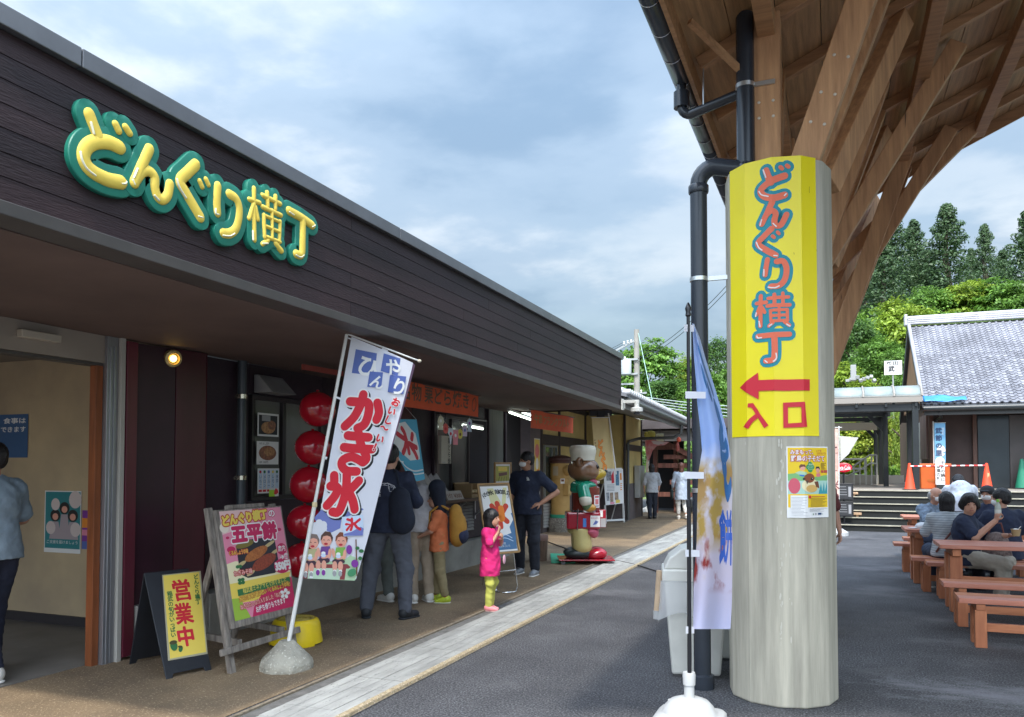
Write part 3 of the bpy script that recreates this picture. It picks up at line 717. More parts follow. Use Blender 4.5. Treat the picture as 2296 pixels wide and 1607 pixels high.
m = MB(); m.lathe([(.068, pz - .2), (.072, pz - .19), (.072, pz - .15), (.066, pz - .14)], (px_, py_, 0), 16); m.build('pipe_collar', PIPE, pp, w=True, smooth=40)
m = MB(); m.lathe([(.062, 0), (.082, 0.0), (.082, .09), (.062, .10)], (px_, py_, 0), 18); m.build('pipe_foot', PIPE, pp, w=True, smooth=40)
for z, cx_ in ((2.88, px_), (1.38, px_), (4.22, -.545)):
 m = MB(); m.lathe([(.063, z - .016), (.067, z - .014), (.067, z + .014), (.063, z + .016)], (cx_, py_, 0), 18); m.box(cx_ + .06, cx_ + .20, py_ - .012, py_ + .012, z - .015, z + .015)
 m.build('clamp', mat('clamp_steel', (0.62, 0.63, 0.62), 0.3, metal=0.85), pp, w=True, smooth=40)
oz = 4.20
m = MB(); m.tube([(GX - .085, 5.98, roofz(GX) - .06), (GX - .085, 5.98, oz + .07)] + arc((GX - .015, 5.98, oz + .07), .07, pi, 1.5 * pi, 5) + [(-.60, 5.80, oz + .01)], .036, 12); m.lathe([(.06, 0), (.06, .12), (.04, .13)], (GX - .085, 5.98, oz + .06), 14)
m.build('outlet_pipe', PIPE, can, w=True, smooth=40)
m = MB(); m.tube([(-.86, 5.90, oz + .02), (-.86, 5.90, roofz(-.86))], .006, 6); m.build('pipe_hanger', mat('clamp_steel', (0.6, 0.6, 0.6)), can, w=True)
m = MB(); m.bar((-.86, 5.3, roofz(-.86) - .03), (-.56, 5.72, 4.32), .035, .04); m.build('brace', WRAFT, can, w=True)
# floodlights under the canopy
LAMPW = mat('floodlight_grey', (0.55, 0.56, 0.56), 0.5)
for nm, p, lab in ((0, at(1845, 322, 6.6), 'grey box floodlight under the canopy just above the yellow sign'), (1, at(1864, 457, 8.9), 'small white floodlight on a strut beside the column, lower down')):
 t = thing('floodlight', lab, 'lamp', p, group='floodlights under the canopy')
 k_ = 1.0 if nm == 0 else .62
 m = MB(); m.box(-.085 * k_, .085 * k_, -.045, .045, -.045, .025); m.build('housing', LAMPW, t, bevel=.006)
 m = MB(); m.box(-.075 * k_, .0, -.05, -.0455, -.035, .012); m.box(.005, .075 * k_, -.05, -.0455, -.035, .012); m.build('lens', mat('lamp_lens', (0.78, 0.80, 0.80), 0.15), t)
 m = MB(); m.box(-.02, .02, -.02, .02, .025, .30 if nm == 0 else .2); m.build('bracket', LAMPW, t)
# ================================================================== YELLOW WALLED SHOP beyond
SH = thing('yellow_walled_shop', 'cream yellow timber framed shop with grey tiled eaves beyond the dark building', 'building', (-3.7, 15.5, 0), radians(3.1))
YEL = mat('yellow_plaster', (0.58, 0.44, 0.17), 0.85, 0.18, 1.2, 0.1, 30)
BEAMB = mat('dark_beam', (0.045, 0.032, 0.030), 0.6, 0.3, 4, stretch=(5, 0.6, 5))
GREYW = mat('grey_board_wall', (0.13, 0.105, 0.105), 0.65, 0.25, 3)
wx = -2.5
def sbox(nm, m_, *a, bevel=0.0):
 q = MB(); q.box(*a); return q.build(nm, m_, SH, bevel=bevel)
sbox('wall', YEL, wx - .2, wx, 2.0, 9.0, 0.9, 3.3)
sbox('wall', GREYW, wx - .2, wx + .012, 1.15, 2.0, 0, 3.3)
sbox('wall_base', GREYW, wx - .2, wx + .015, 2.0, 9.0, 0, 0.9)
sbox('side_wall', GREYW, wx - 5, wx - .2, 1.1, 1.25, 0, 3.3)
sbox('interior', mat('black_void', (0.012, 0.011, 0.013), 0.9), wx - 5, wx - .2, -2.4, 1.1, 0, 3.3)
for yy in (2.0, 3.55, 6.3): sbox('beam', BEAMB, wx, wx + .035, yy - .06, yy + .06, 0.0, 3.2, bevel=.004)
sbox('beam', BEAMB, wx + .001, wx + .03, 2.0, 9.0, 2.06, 2.30, bevel=.004)
sbox('beam', BEAMB, wx + .001, wx + .03, 2.0, 9.0, 2.98, 3.10, bevel=.004)
sbox('wall', YEL, -2.5, -1.4, 6.45, 9.2, 1.05, 3.0)
sbox('wall_base', GREYW, -2.5, -1.385, 6.44, 9.2, 0, 1.05)
for yy in (6.44, 9.15): sbox('beam', BEAMB, -1.42, -1.36, yy - .05, yy + .05, 0, 3.0, bevel=.004)
sbox('beam', BEAMB, -1.40, -1.365, 6.5, 9.1, 2.0, 2.18, bevel=.004)
WREF = leaf_mat('window_reflection', (0.12, 0.16, 0.03), (0.35, 0.40, 0.06))
GLS = mat('house_glass', (0.11, 0.13, 0.11), 0.08, 0.2, 2, spec=0.8)
def swindow(y0, y1, z0, z1, mull):
 f = MB(); t = .05
 f.box(wx, wx + .06, y0, y1, z0, z0 + t); f.box(wx, wx + .06, y0, y1, z1 - t, z1); f.box(wx, wx + .06, y0, y0 + t, z0 + t, z1 - t); f.box(wx, wx + .06, y1 - t, y1, z0 + t, z1 - t)
 for q in mull: f.box(wx, wx + .055, q - .03, q + .03, z0 + t, z1 - t)
 w_ = f.build('window', mat('alu_frame', (0.24, 0.25, 0.24), 0.4, metal=0.4), SH, bevel=.004)
 ed = [y0 + t] + list(mull) + [y1 - t]
 for a, b in zip(ed, ed[1:]):
  p = MB(); p.box(wx + .016, wx + .03, a, b, z0 + t, z1 - t); p.build('pane', GLS, w_)
swindow(2.15, 3.25, 0.75, 2.05, (2.8,)); swindow(5.2, 6.15, 0.95, 2.0, ())
for (a, b, z0, z1) in ((2.1, 3.4, .12, .68), (5.2, 6.1, .15, .75)):
 q = MB()
 for k in range(8):
  z = z0 + (z1 - z0) * k / 8
  q.hexa([(wx + .015, a, z), (wx + .06, a, z), (wx + .06, b, z), (wx + .015, b, z), (wx + .015, a, z + .05), (wx + .03, a, z + .055), (wx + .03, b, z + .055), (wx + .015, b, z + .05)])
 q.build('louver', mat('louver_light', (0.36, 0.35, 0.33), 0.5), SH)
EAVG = mat('eave_grey', (0.24, 0.235, 0.22), 0.6, 0.2, 2)
q = MB(); q.hexa([(-3.2, -.5, 3.34), (-.05, -.5, 2.78), (-.05, 8.8, 2.78), (-3.2, 8.8, 3.34), (-3.2, -.5, 3.40), (-.05, -.5, 2.86), (-.05, 8.8, 2.86), (-3.2, 8.8, 3.40)]); q.build('eave_soffit', EAVG, SH)
sbox('fascia_board', EAVG, -.08, -.045, -.5, 8.82, 2.66, 2.88)
q = MB(); q.tube([(.03, -.5, 2.80), (.03, 8.85, 2.80)], .065, 10); q.build('gutter', mat('gutter_dark', (0.07, 0.07, 0.066), 0.4), SH, smooth=40)
q = MB(); q.tube([(.03, 7.6, 2.76), (.03, 7.6, 2.5), (-.2, 7.6, 2.38), (-1.2, 7.6, 2.36), (-1.33, 7.3, 2.3), (-1.33, 6.7, 2.25), (-1.33, 6.6, 2.2), (-1.33, 6.55, 0.05)], .045, 10); q.build('downpipe', mat('gutter_dark', (0.07, 0.07, 0.066)), SH, smooth=40)
q = MB(); q.hexa([(-7, -.6, 4.62), (0, -.6, 2.88), (0, 8.9, 2.88), (-7, 8.9, 4.62), (-7, -.6, 4.68), (0, -.6, 2.95), (0, 8.9, 2.95), (-7, 8.9, 4.68)]); q.build('roof', mat('tile_dark_bed', (0.17, 0.17, 0.18), 0.5), SH)
TILEG = mat('kawara_grey', (0.36, 0.36, 0.385), 0.32, 0.25, 1.1, 0.1, 20)
TILEL = mat('kawara_pale', (0.46, 0.46, 0.465), 0.38, 0.2, 8)
dsk = MB(); dsk.M = Matrix.Rotation(pi / 2, 4, 'Y'); dsk.lathe([(.06, -.16), (.062, -.01), (.055, .0), (.048, .004), (.02, .006)], (0, 0, 0), 12)
me_disk = dsk.mesh('tile_end', TILEL)
me_disk.polygons.foreach_set('use_smooth', [True] * len(me_disk.polygons)); me_disk.set_sharp_from_angle(angle=radians(40))
y = -.4
while y < 8.85:
 o = bpy.data.objects.new('tile_end', me_disk); COL.objects.link(o); o.parent = SH; o.location = (.05, y, 2.985); o.rotation_euler = (rnd.uniform(-.05, .05), rnd.uniform(-.04, .04), 0)
 y += .235
q = MB()
for k in range(40):
 y = -.4 + k * .235
 if y < 8.85: q.tube([(-.1, y, 3.02), (-6.9, y, 4.70)], .06, 8)
tag(q.build('roll_tile', TILEG, SH, smooth=60), kind='stuff')
for yy in (2.62, 2.95, 3.28):                              # little lamps under the eave
 pass
# ================================================================== TIMBER ARCADE far down the street
ARC = thing('timber_arcade', 'reddish brown timber arcade with crossing beams closing the far end of the lane', 'arcade', (-5, 27, 0))
RBW = wood('red_brown_timber', (0.20, 0.075, 0.052), (0.11, 0.042, 0.03), (6, 6, 0.6))
GB = mat('arcade_grey_beam', (0.22, 0.20, 0.185), 0.6, 0.3, 3, stretch=(0.6, 4, 4))
def abox(nm, m_, *a, bevel=.006):
 q = MB(); q.box(*a); return q.build(nm, m_, ARC, w=True, bevel=bevel)
abox('beam', GB, -7.2, -1.7, 25.6, 25.8, 2.36, 2.70)
abox('beam', GB, -7.2, -6.2, 25.8, 34, 2.36, 2.6)
abox('roof', mat('arcade_roof', (0.085, 0.07, 0.07), 0.5, 0.2, 3), -7.5, -1.5, 25.3, 36, 2.95, 3.05)
abox('roof_fascia', mat('arcade_roof', (0.1, 0.08, 0.08)), -7.5, -1.5, 25.26, 25.32, 2.74, 3.05)
abox('ceiling', mat('arcade_ceiling', (0.06, 0.045, 0.04), 0.8), -7.4, -1.7, 25.9, 35.5, 2.72, 2.80)
for x in (-6.6, -5.55, -4.9, -4.15, -3.1, -2.0):
 abox('post', RBW, x - .07, x + .07, 26.2 + .5 * (abs(x) % 1), 26.34 + .5 * (abs(x) % 1), 0, 2.72)
for z, xa, xb in ((.55, -5.5, -3.2), (1.5, -5.4, -4.4), (1.78, -5.2, -3.9), (2.1, -5.6, -4.7), (.95, -5.0, -3.0)):
 abox('rail', RBW, xa, xb, 26.15, 26.24, z, z + .15)
m = MB(); m.bar((-5.2, 26.05, 2.35), (-3.2, 26.05, 1.35), .08, .16); m.build('brace', RBW, ARC, w=True)
m = MB(); m.bar((-4.4, 27.6, 2.7), (-2.6, 27.6, 1.75), .08, .14); m.build('brace', RBW, ARC, w=True)
abox('wall', mat('arcade_dark', (0.022, 0.018, 0.018), 0.8), -9, -6.4, 26.4, 26.6, 0, 2.72)
abox('wall', mat('arcade_dark', (0.02, 0.02, 0.02)), -6.4, -5.15, 29.5, 29.7, 0, 2.72)
for k in range(9):
 m = MB(); m.bar((-7, 26.2 + k * 1.0, 2.70), (-1.8, 26.2 + k * 1.0, 2.70), .06, .05); m.build('rafter', RBW, ARC, w=True)
# ================================================================== UTILITY POLE
UP = thing('utility_pole', 'pale concrete utility pole with transformer, crossarms and wires behind the tiled shop', 'pole', (-9.3, 40, 0))
m = MB(); m.tube([(-9.3, 40, 0), (-9.3, 40, 8.55)], [.20, .13], 14); m.build('pole', mat('pole_concrete', (0.34, 0.32, 0.28), 0.85, 0.15, 2), UP, w=True, smooth=60)
GALV = mat('galvanised', (0.40, 0.42, 0.415), 0.45, 0.15, 5, metal=0.3)
def onp(px, py): return on(px, py, 1, 40)
for (a, b) in (((1399, 878), (1418, 876)), ((1390, 862), (1424, 861)), ((1420, 884), (1452, 881)), ((1398, 807), (1432, 806)), ((1398, 842), (1432, 838)), ((1385, 897), (1450, 893)), ((1378, 790), (1424, 765))):
 m = MB(); m.bar(onp(*a) + Vector((0, -.2, 0)), onp(*b) + Vector((0, -.2, 0)), .08, .09); m.build('crossarm', GALV, UP, w=True)
m = MB(); c = onp(1408, 824) + Vector((0, -.35, 0)); m.lathe([(.22, -.42), (.26, -.38), (.26, .34), (.22, .40), (.08, .42)], c, 18); m.build('transformer', mat('transformer_grey', (0.46, 0.49, 0.49), 0.45), UP, w=True, smooth=40)
for p in ((1402, 770), (1410, 768), (1418, 766), (1424, 892), (1440, 878), (1404, 804)):
 m = MB(); m.lathe([(.03, -.09), (.06, -.06), (.03, -.02), (.06, .03), (.025, .08)], onp(*p) + Vector((0, -.25, 0)), 10); m.build('insulator', mat('porcelain', (0.75, 0.74, 0.70), 0.25), UP, w=True, smooth=40)
WIRE = mat('wire_dark', (0.055, 0.07, 0.075), 0.5); WIREL = mat('wire_pale', (0.40, 0.46, 0.43), 0.5)
def wire(a, b, sag, r, m_):
 q = MB(); P = [a.lerp(b, t / 12) - Vector((0, 0, sag * 4 * (t / 12) * (1 - t / 12))) for t in range(13)]
 q.tube(P, r, 5); q.build('wire', m_, UP, w=True)
for k in range(2): wire(onp(1426, 806 + 8 * k), at(1640, 628 + 12 * k, 34), .35, .016, WIRE)
for k in range(3): wire(onp(1396, 768 + 5 * k), at(1250, 815 + 6 * k, 42), .2, .014, WIRE)
for k in range(4): wire(onp(1432, 888 + 5 * k), at(1660, 912 + 8 * k, 34), .05, .022, WIREL)
wire(onp(1431, 745), at(1464, 905, 36), 0.0, .018, mat('guy_wire', (0.30, 0.45, 0.38), 0.5))
# ================================================================== STEPS, DECK
STEPH, STEPD, SY, SX0, SX1 = 0.157, 0.32, 20.75, -1.3, 9.5
STONE = mat('deck_stone', (0.30, 0.26, 0.22), 0.8, 0.25, 2.0, 0.2, 40)
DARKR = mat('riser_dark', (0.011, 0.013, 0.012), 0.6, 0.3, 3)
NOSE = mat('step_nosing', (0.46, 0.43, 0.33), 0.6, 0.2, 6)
deck = struct('deck_terrace', MB().box(SX0, 14, SY + 6 * STEPD + .03, 42, 0.0, 6 * STEPH - .002), STONE)
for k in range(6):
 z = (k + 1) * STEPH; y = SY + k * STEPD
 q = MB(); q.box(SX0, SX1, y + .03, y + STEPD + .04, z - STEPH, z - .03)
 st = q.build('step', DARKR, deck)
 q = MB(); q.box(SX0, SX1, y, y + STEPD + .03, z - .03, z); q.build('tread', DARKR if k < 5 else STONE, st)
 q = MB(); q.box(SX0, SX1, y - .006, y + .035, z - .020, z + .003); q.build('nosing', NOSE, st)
DZ = 6 * STEPH
# ================================================================== TILED HOUSE
HY, HZ, RY, RZ, HX0, HX1 = 24.0, 3.22, 28.0, 6.02, 2.22, 9.5
hs = thing('tiled_house', 'brown timber house with a big grey tiled roof above the steps', 'building', (5.5, 26, DZ))
BRW = mat('brown_siding', (0.13, 0.07, 0.05), 0.7, 0.3, 2.2, 0.15, 20, stretch=(6, 6, 0.6))
BRW2 = mat('gable_panel', (0.29, 0.145, 0.065), 0.6, 0.25, 2.0)
DKH = mat('house_dark', (0.030, 0.027, 0.030), 0.6, 0.3, 2)
def hbox(nm, m_, *a, bevel=.005):
 q = MB(); q.box(*a); return q.build(nm, m_, hs, w=True, bevel=bevel)
hbox('wall', BRW, 2.50, 2.60, 25.3, 36, DZ, 3.5, bevel=0)
hbox('wall', mat('house_brown_dark', (0.055, 0.036, 0.032), 0.7, 0.3, 2), 2.60, HX1, 25.32, 25.45, DZ, 3.6, bevel=0)
hbox('door', mat('door_glass', (0.035, 0.045, 0.05), 0.15, 0.3, 1.2), 3.7, 4.45, 25.285, 25.318, DZ, 2.95)
hbox('door', mat('door_glass2', (0.075, 0.065, 0.062), 0.35, 0.3, 1.5), 4.46, 4.95, 25.28, 25.318, DZ, 2.95)
for x in (2.56, 3.62, 5.0, 6.6): hbox('post', mat('house_post', (0.10, 0.05, 0.035), 0.6, 0.3, 4, stretch=(6, 6, .6)), x - .05, x + .05, 25.2, 25.3, DZ, 3.3)
hbox('notice', mat('paper_grey', (0.42, 0.42, 0.42), 0.8), 5.28, 5.72, 25.305, 25.318, 2.25, 2.78)
# side wall with shutters and lattice
for k in range(3):
 hbox('shutter', mat('shutter_wood', (0.20, 0.13, 0.11), 0.7, 0.3, 3, stretch=(5, 5, .6)), 2.45, 2.498, 25.5 + k * .62, 26.06 + k * .62, 1.75, 3.05)
hbox('window', mat('window_strip', (0.55, 0.54, 0.50), 0.5), 2.465, 2.505, 27.5, 28.1, 1.6, 2.9)
m = MB()
for k in range(22): m.box(2.46, 2.495, 25.4 + k * .10, 25.45 + k * .10, DZ, 1.6)
m.build('lattice', mat('lattice_wood', (0.20, 0.15, 0.10), 0.7), hs, w=True)
# gable
sl = (RZ - HZ) / (RY - HY)
m = MB(); m.prism([(24.5, 3.35), (31.5, 3.35), (RY, RZ - .25)], 2.32, 2.40, axis='x'); m.build('gable', BRW2, hs, w=True)
for a, b in (((HY + .05, HZ + .02), (RY, RZ + .02)), ((RY, RZ + .02), (32, HZ + .02))):
 m = MB(); m.bar((HX0 + .02, a[0], a[1] - .08), (HX0 + .02, b[0], b[1] - .08), .05, .24, up=(0, 0, 1)); m.build('bargeboard', mat('barge_dark', (0.045, 0.045, 0.043), 0.5), hs, w=True)
for a, b in (((HY, HZ), (RY, RZ)), ((32, HZ), (RY, RZ))):
 m = MB(); m.hexa([(HX0, a[0], a[1] - .10), (HX1, a[0], a[1] - .10), (HX1, b[0], b[1] - .10), (HX0, b[0], b[1] - .10), (HX0, a[0], a[1] - .03), (HX1, a[0], a[1] - .03), (HX1, b[0], b[1] - .03), (HX0, b[0], b[1] - .03)])
 m.build('roof_bed', mat('roof_bed', (0.10, 0.10, 0.105), 0.6), hs, w=True)
hbox('eave_board', mat('barge_dark', (0.045, 0.045, 0.043)), HX0 + .05, HX1, HY + .02, HY + .06, HZ - .30, HZ - .05)
hbox('eave_soffit', mat('eave_wood', (0.10, 0.07, 0.05), 0.7), HX0 + .1, HX1, HY + .06, 25.3, HZ - .16, HZ - .11)
m = MB(); m.tube([(HX0 + .02, HY - .05, HZ - .12), (HX1, HY - .05, HZ - .12)], .075, 10); m.build('gutter', mat('gutter_house', (0.035, 0.04, 0.042), 0.35), hs, w=True, smooth=60)
m = MB(); m.tube([(2.62, HY - .02, HZ - .18), (2.72, HY + .4, HZ - .34), (2.68, 25.25, 2.85), (2.68, 25.25, DZ)], .04, 8); m.build('downpipe', mat('gutter_house', (0, 0, 0)), hs, w=True, smooth=60)
# S-shaped tiles, one object each while they can be told apart
TW, TL = 0.182, 0.148
slen = sqrt((RY - HY) ** 2 + (RZ - HZ) ** 2)
def tile_mesh():
 q = MB(); prof = [(-.5, .004), (-.40, .030), (-.28, .048), (-.14, .038), (-.04, .012), (.12, .000), (.30, .0), (.5, .006)]
 def P(a, b, zz): return (a * TW * 1.04, b, zz)
 for (x0, z0), (x1, z1) in zip(prof, prof[1:]):
  i = [q.pt(P(x0, 0, z0 + .024)), q.pt(P(x1, 0, z1 + .024)), q.pt(P(x1, TL * 1.12, z1)), q.pt(P(x0, TL * 1.12, z0))]
  q.face(i)
  j = [q.pt(P(x0, .002, z0 - .012)), q.pt(P(x1, .002, z1 - .012))]
  q.face((j[0], j[1], i[1], i[0]))
 me = q.mesh('roof_tile', TILEH)
 bm = bmesh.new(); bm.from_mesh(me); bmesh.ops.remove_doubles(bm, verts=bm.verts, dist=.0004); bmesh.ops.recalc_face_normals(bm, faces=bm.faces); bm.to_mesh(me); bm.free()
 me.polygons.foreach_set('use_smooth', [True] * len(me.polygons)); me.set_sharp_from_angle(angle=radians(50))
 return me
TILEH = mat('kawara_house', (0.29, 0.29, 0.32), 0.26, 0.35, 0.9, 0.08, 20, spec=0.6)
TM = tile_mesh(); TMS = [TM] + [TM.copy() for _ in range(2)]
for k, c in ((1, (0.35, 0.35, 0.38)), (2, (0.23, 0.23, 0.255))):
 TMS[k].materials[0] = mat('kawara_house_%d' % k, c, 0.32, 0.35, 0.9, 0.08, 20, spec=0.6)
ang = math.atan2(RZ - HZ, RY - HY)
rest = MB(); cnt = 0
for r in range(int(slen / TL)):
 for c in range(int((HX1 - HX0) / TW)):
  x = HX0 + TW * (c + .5); s_ = r * TL
  y, z = HY + s_ * cos(ang), HZ + s_ * sin(ang)
  near = c < (15 if r < 10 else 18)
  if near and cnt < 300:
   o = bpy.data.objects.new('roof_tile', TMS[rnd.choice((0, 0, 1, 2))]); COL.objects.link(o); o.parent = hs
   o.matrix_local = ROOT[hs.name].inverted() @ Matrix.Translation((x, y, z - .02)) @ Matrix.Rotation(ang + rnd.uniform(-.012, .012), 4, 'X')
   cnt += 1
  else:
   M = Matrix.Translation((x, y, z - .02)) @ Matrix.Rotation(ang, 4, 'X'); b = len(rest.v)
   rest.v += [M @ v.co for v in TM.vertices]
   for p in TM.polygons: rest.f.append(tuple(b + i for i in p.vertices)); rest.mi.append(0)
tag(rest.build('roof_tile', TILEH, hs, w=True, smooth=50, fix=False), kind='stuff')
for r in (5, 18):
 for c in range(18):
  s_ = (r + .4) * TL; x = HX0 + TW * (c * 1.0 + 1.0)
  q = MB(); q.M = Matrix.Translation((x, HY + s_ * cos(ang), HZ + s_ * sin(ang) + .035)) @ Matrix.Rotation(ang, 4, 'X')
  q.tube([(.055 * cos(t), .04 * sin(t), .012) for t in (2 * pi * k / 12 for k in range(13))], .010, 6); q.build('snow_guard', TILEH, hs, w=True, smooth=60)
m = MB(); m.tube([(HX0 + .03, HY, HZ + .05), (HX0 + .03, RY, RZ + .06)], .055, 8); m.build('verge_tile', TILEG, hs, w=True, smooth=60)
for k in range(3):
 m = MB(); m.box(HX0 - .02 + .008 * k, HX1, RY - .14 + .02 * k, RY + .14 - .02 * k, RZ + .00 + k * .062, RZ + .055 + k * .062); m.build('ridge_course', mat('kawara_house_1', (0, 0, 0)), hs, w=True, bevel=.012)
m = MB(); m.tube([(HX0 - .05, RY, RZ + .22), (HX1, RY, RZ + .22)], .07, 10); m.build('ridge_cap', TILEL, hs, w=True, smooth=60)
m = MB(); m.box(HX0 - .10, HX0 - .01, RY - .14, RY + .14, RZ - .02, RZ + .34); m.build('ridge_end', TILEL, hs, w=True, bevel=.02)
# blue tarpaulin on the roof corner
tp = MB()
def tarp(u, v):
 x = HX0 + .03 + u * 1.02; s_ = -.05 + v * .34 * (1 - .35 * u)
 return (x, HY - .06 + s_ * cos(ang), HZ + .06 + s_ * sin(ang) + .025 * sin(9 * u + 4 * v) * sin(7 * v + 2 * u) + .035)
tp.grid(tarp, 24, 10)
tag(tp.build('tarpaulin', mat('tarp_blue', (0.035, 0.24, 0.60), 0.35, 0.25, 6), smooth=60, solid=.004), 'crumpled blue tarpaulin lying on the lower left corner of the tiled roof', 'tarpaulin')
# ================================================================== WALKWAY SHELTER
ws = thing('walkway_shelter', 'dark steel walkway shelter with a translucent barrel roof above the steps', 'shelter', (1.0, 26, DZ))
STL = mat('shelter_steel', (0.020, 0.024, 0.026), 0.4, 0.2, 4)
POLYC = mat('polycarbonate', (0.36, 0.42, 0.41), 0.45, 0.25, 2.5, alpha=0.72, spec=.3)
BEIGEB = mat('shelter_beam_beige', (0.30, 0.27, 0.235), 0.5)
def wbox(nm, m_, *a):
 q = MB(); q.box(*a); return q.build(nm, m_, ws, w=True, bevel=.006)
XL, XR, YF, YB, ZB = -2.6, 2.16, 23.3, 25.3, 3.22
for (x, y) in ((2.0, 23.45), (2.0, 25.15), (-2.4, 23.45), (-2.4, 25.15)):
 wbox('post', STL, x - .075, x + .075, y - .075, y + .075, DZ, ZB + .1)
wbox('beam', BEIGEB, XL, XR, YF, YF + .08, ZB + .02, ZB + .20); wbox('beam', BEIGEB, XL, XR, YB - .08, YB, ZB + .02, ZB + .20)
wbox('beam', STL, XL, XR - .05, YF + .1, YF + .18, ZB - .20, ZB - .02); wbox('beam', STL, XL, XR - .05, YB - .2, YB - .1, ZB - .12, ZB)
wbox('beam', STL, XR - .22, XR - .06, YF + .1, YB - .1, ZB - .16, ZB)
seg = [(-2.6, -1.5), (-1.5, -.75), (-.75, .0), (.0, .75), (.75, 1.5), (1.5, 2.16)]
def vault(u, x0, x1, t):
 a = pi * (1 - t); return (lerp(x0, x1, u), (YF + YB) / 2 + 1.0 * cos(a), ZB + .17 + .36 * sin(a))
for x0, x1 in seg:
 g = MB(); g.grid(lambda u, v: vault(u, x0 + .02, x1 - .02, v), 1, 14); g.build('roof_panel', POLYC, ws, w=True, smooth=60, solid=.008)
 r = MB(); r.tube([Vector(vault(0, x1, x1, k / 14)) + Vector((0, 0, .012)) for k in range(15)], .028, 6); r.build('roof_rib', BEIGEB, ws, w=True)
 wbox('bracket', STL, x1 - .04, x1 + .02, YF + .1, YF + .2, ZB - .03, ZB + .03)
for k in range(7):
 x = XL + .3 + k * .72; wbox('bracket', STL, x - .03, x + .03, YF + .02, YF + .1, ZB - .1, ZB + .02)
# second run leading away
for i, y in enumerate((26.6, 29.4, 32.6)):
 for x in (-1.2, 1.45):
  wbox('post', STL, x - .07, x + .07, y - .07, y + .07, DZ - .02, ZB - .05)
  s_ = 1 if x < 0 else -1
  m = MB(); m.bar((x, y, ZB - .62), (x + s_ * .45, y, ZB - .12), .08, .12); m.build('knee_brace', STL, ws, w=True)
 wbox('beam', STL, -1.35, 1.6, y - .06, y + .06, ZB - .16, ZB - .02)
for x in (-1.3, 1.45): wbox('beam', STL, x - .05, x + .05, 25.4, 33.2, ZB - .03, ZB + .10)
for k in range(8):
 y0 = 25.4 + k
 g = MB(); g.grid(lambda u, v: (.08 - 1.45 * cos(pi * v), lerp(y0 + .02, y0 + .98, u), ZB + .05 + .42 * sin(pi * v)), 1, 14); g.build('roof_panel', POLYC, ws, w=True, smooth=60, solid=.008)
 r = MB(); r.tube([(.08 - 1.45 * cos(pi * k2 / 14), y0, ZB + .06 + .42 * sin(pi * k2 / 14)) for k2 in range(15)], .025, 6); r.build('roof_rib', BEIGEB, ws, w=True)
wbox('signboard', mat('beam_cream', (0.55, 0.50, 0.40), 0.6), -1.2, 1.35, 29.3, 29.335, ZB - .46, ZB - .20)
# handrails and low concrete wall at the far side
HR = mat('handrail_steel', (0.68, 0.69, 0.66), 0.3, metal=0.35)
hrl = thing('handrail', 'shiny stainless handrail sloping down behind the deck under the shelter', 'handrail', (1.1, 30, DZ))
m = MB()
for dz in (0, -.28): m.tube([(0.35, 29.6, DZ + .42 + dz * .6), (0.75, 29.2, DZ + .72 + dz), (1.10, 28.9, DZ + .98 + dz), (1.3, 28.8, DZ + .98 + dz)], .028, 8)
m.build('rail', HR, hrl, w=True, smooth=60)
for x, y, z in ((.62, 29.35, .6), (.80, 29.2, .72), (.98, 29.0, .85), (1.15, 28.9, .98), (1.3, 28.8, .98)):
 m = MB(); m.tube([(x, y, DZ), (x, y, DZ + z)], .026, 8); m.build('baluster', HR, hrl, w=True)
bn = thing('white_railing', 'white horizontal pipe railing at the back of the deck', 'railing', (-.3, 30.5, DZ))
for z in (.28, .52, .86):
 m = MB(); m.tube([(-.6, 30.5, DZ + z), (1.05, 30.5, DZ + z)], .035, 8); m.build('rail', mat('white_pipe', (0.85, 0.85, 0.82), 0.4), bn, w=True)
for x in (-.5, 1.0):
 m = MB(); m.tube([(x, 30.5, DZ), (x, 30.5, DZ + .86)], .03, 8); m.build('post', mat('white_pipe', (0.85, 0.85, 0.82)), bn, w=True)
lw = MB(); lw.box(-1.4, 2.2, 30.2, 30.35, DZ, DZ + .30)
tag(lw.build('low_wall', mat('pale_kerb', (0.50, 0.48, 0.43), 0.8), bevel=.01), 'low pale concrete wall at the back edge of the deck', 'wall')
# ================================================================== HILL, TREES
def sstep(t): t = max(0.0, min(1.0, t)); return t * t * (3 - 2 * t)
def hill(x, y):
 h = 10.5 * sstep((y - 36) / 36) * sstep((x + 14) / 18) + 5.0 * sstep((y - 44) / 40) + 9 * sstep((y - 80) / 60)
 return h + .35 * mnoise.noise(Vector((x * .15, y * .15, 0))) * sstep((y - 36) / 8) - .25
hb = MB(); hb.grid(lambda u, v: (lerp(-110, 130, u), lerp(35, 240, v * v * .6 + v * .4), hill(lerp(-110, 130, u), lerp(35, 240, v * v * .6 + v * .4))), 60, 60)
struct('hill', hb, mat('hill_grass', (0.115, 0.20, 0.035), 0.9, 0.4, 0.6, 0.4, 3, col2=(0.05, 0.10, 0.02)), smooth=180)
LEAFK = {
 'cedar': leaf_mat('leaf_cedar', (0.040, 0.078, 0.036), (0.13, 0.215, 0.085)),
 'green': leaf_mat('leaf_green', (0.075, 0.165, 0.028), (0.21, 0.38, 0.065)),
 'dark': leaf_mat('leaf_dark', (0.045, 0.105, 0.028), (0.13, 0.25, 0.05)),
 'lime': leaf_mat('leaf_lime', (0.16, 0.25, 0.028), (0.38, 0.50, 0.065)),
 'maple': leaf_mat('leaf_maple', (0.15, 0.22, 0.022), (0.40, 0.46, 0.055), (0.55, 0.38, 0.05)),
}
BARK = mat('bark', (0.13, 0.095, 0.07), 0.9, 0.4, 4, 0.6, 14, stretch=(5, 5, .8))
nrg = np.random.default_rng(5)
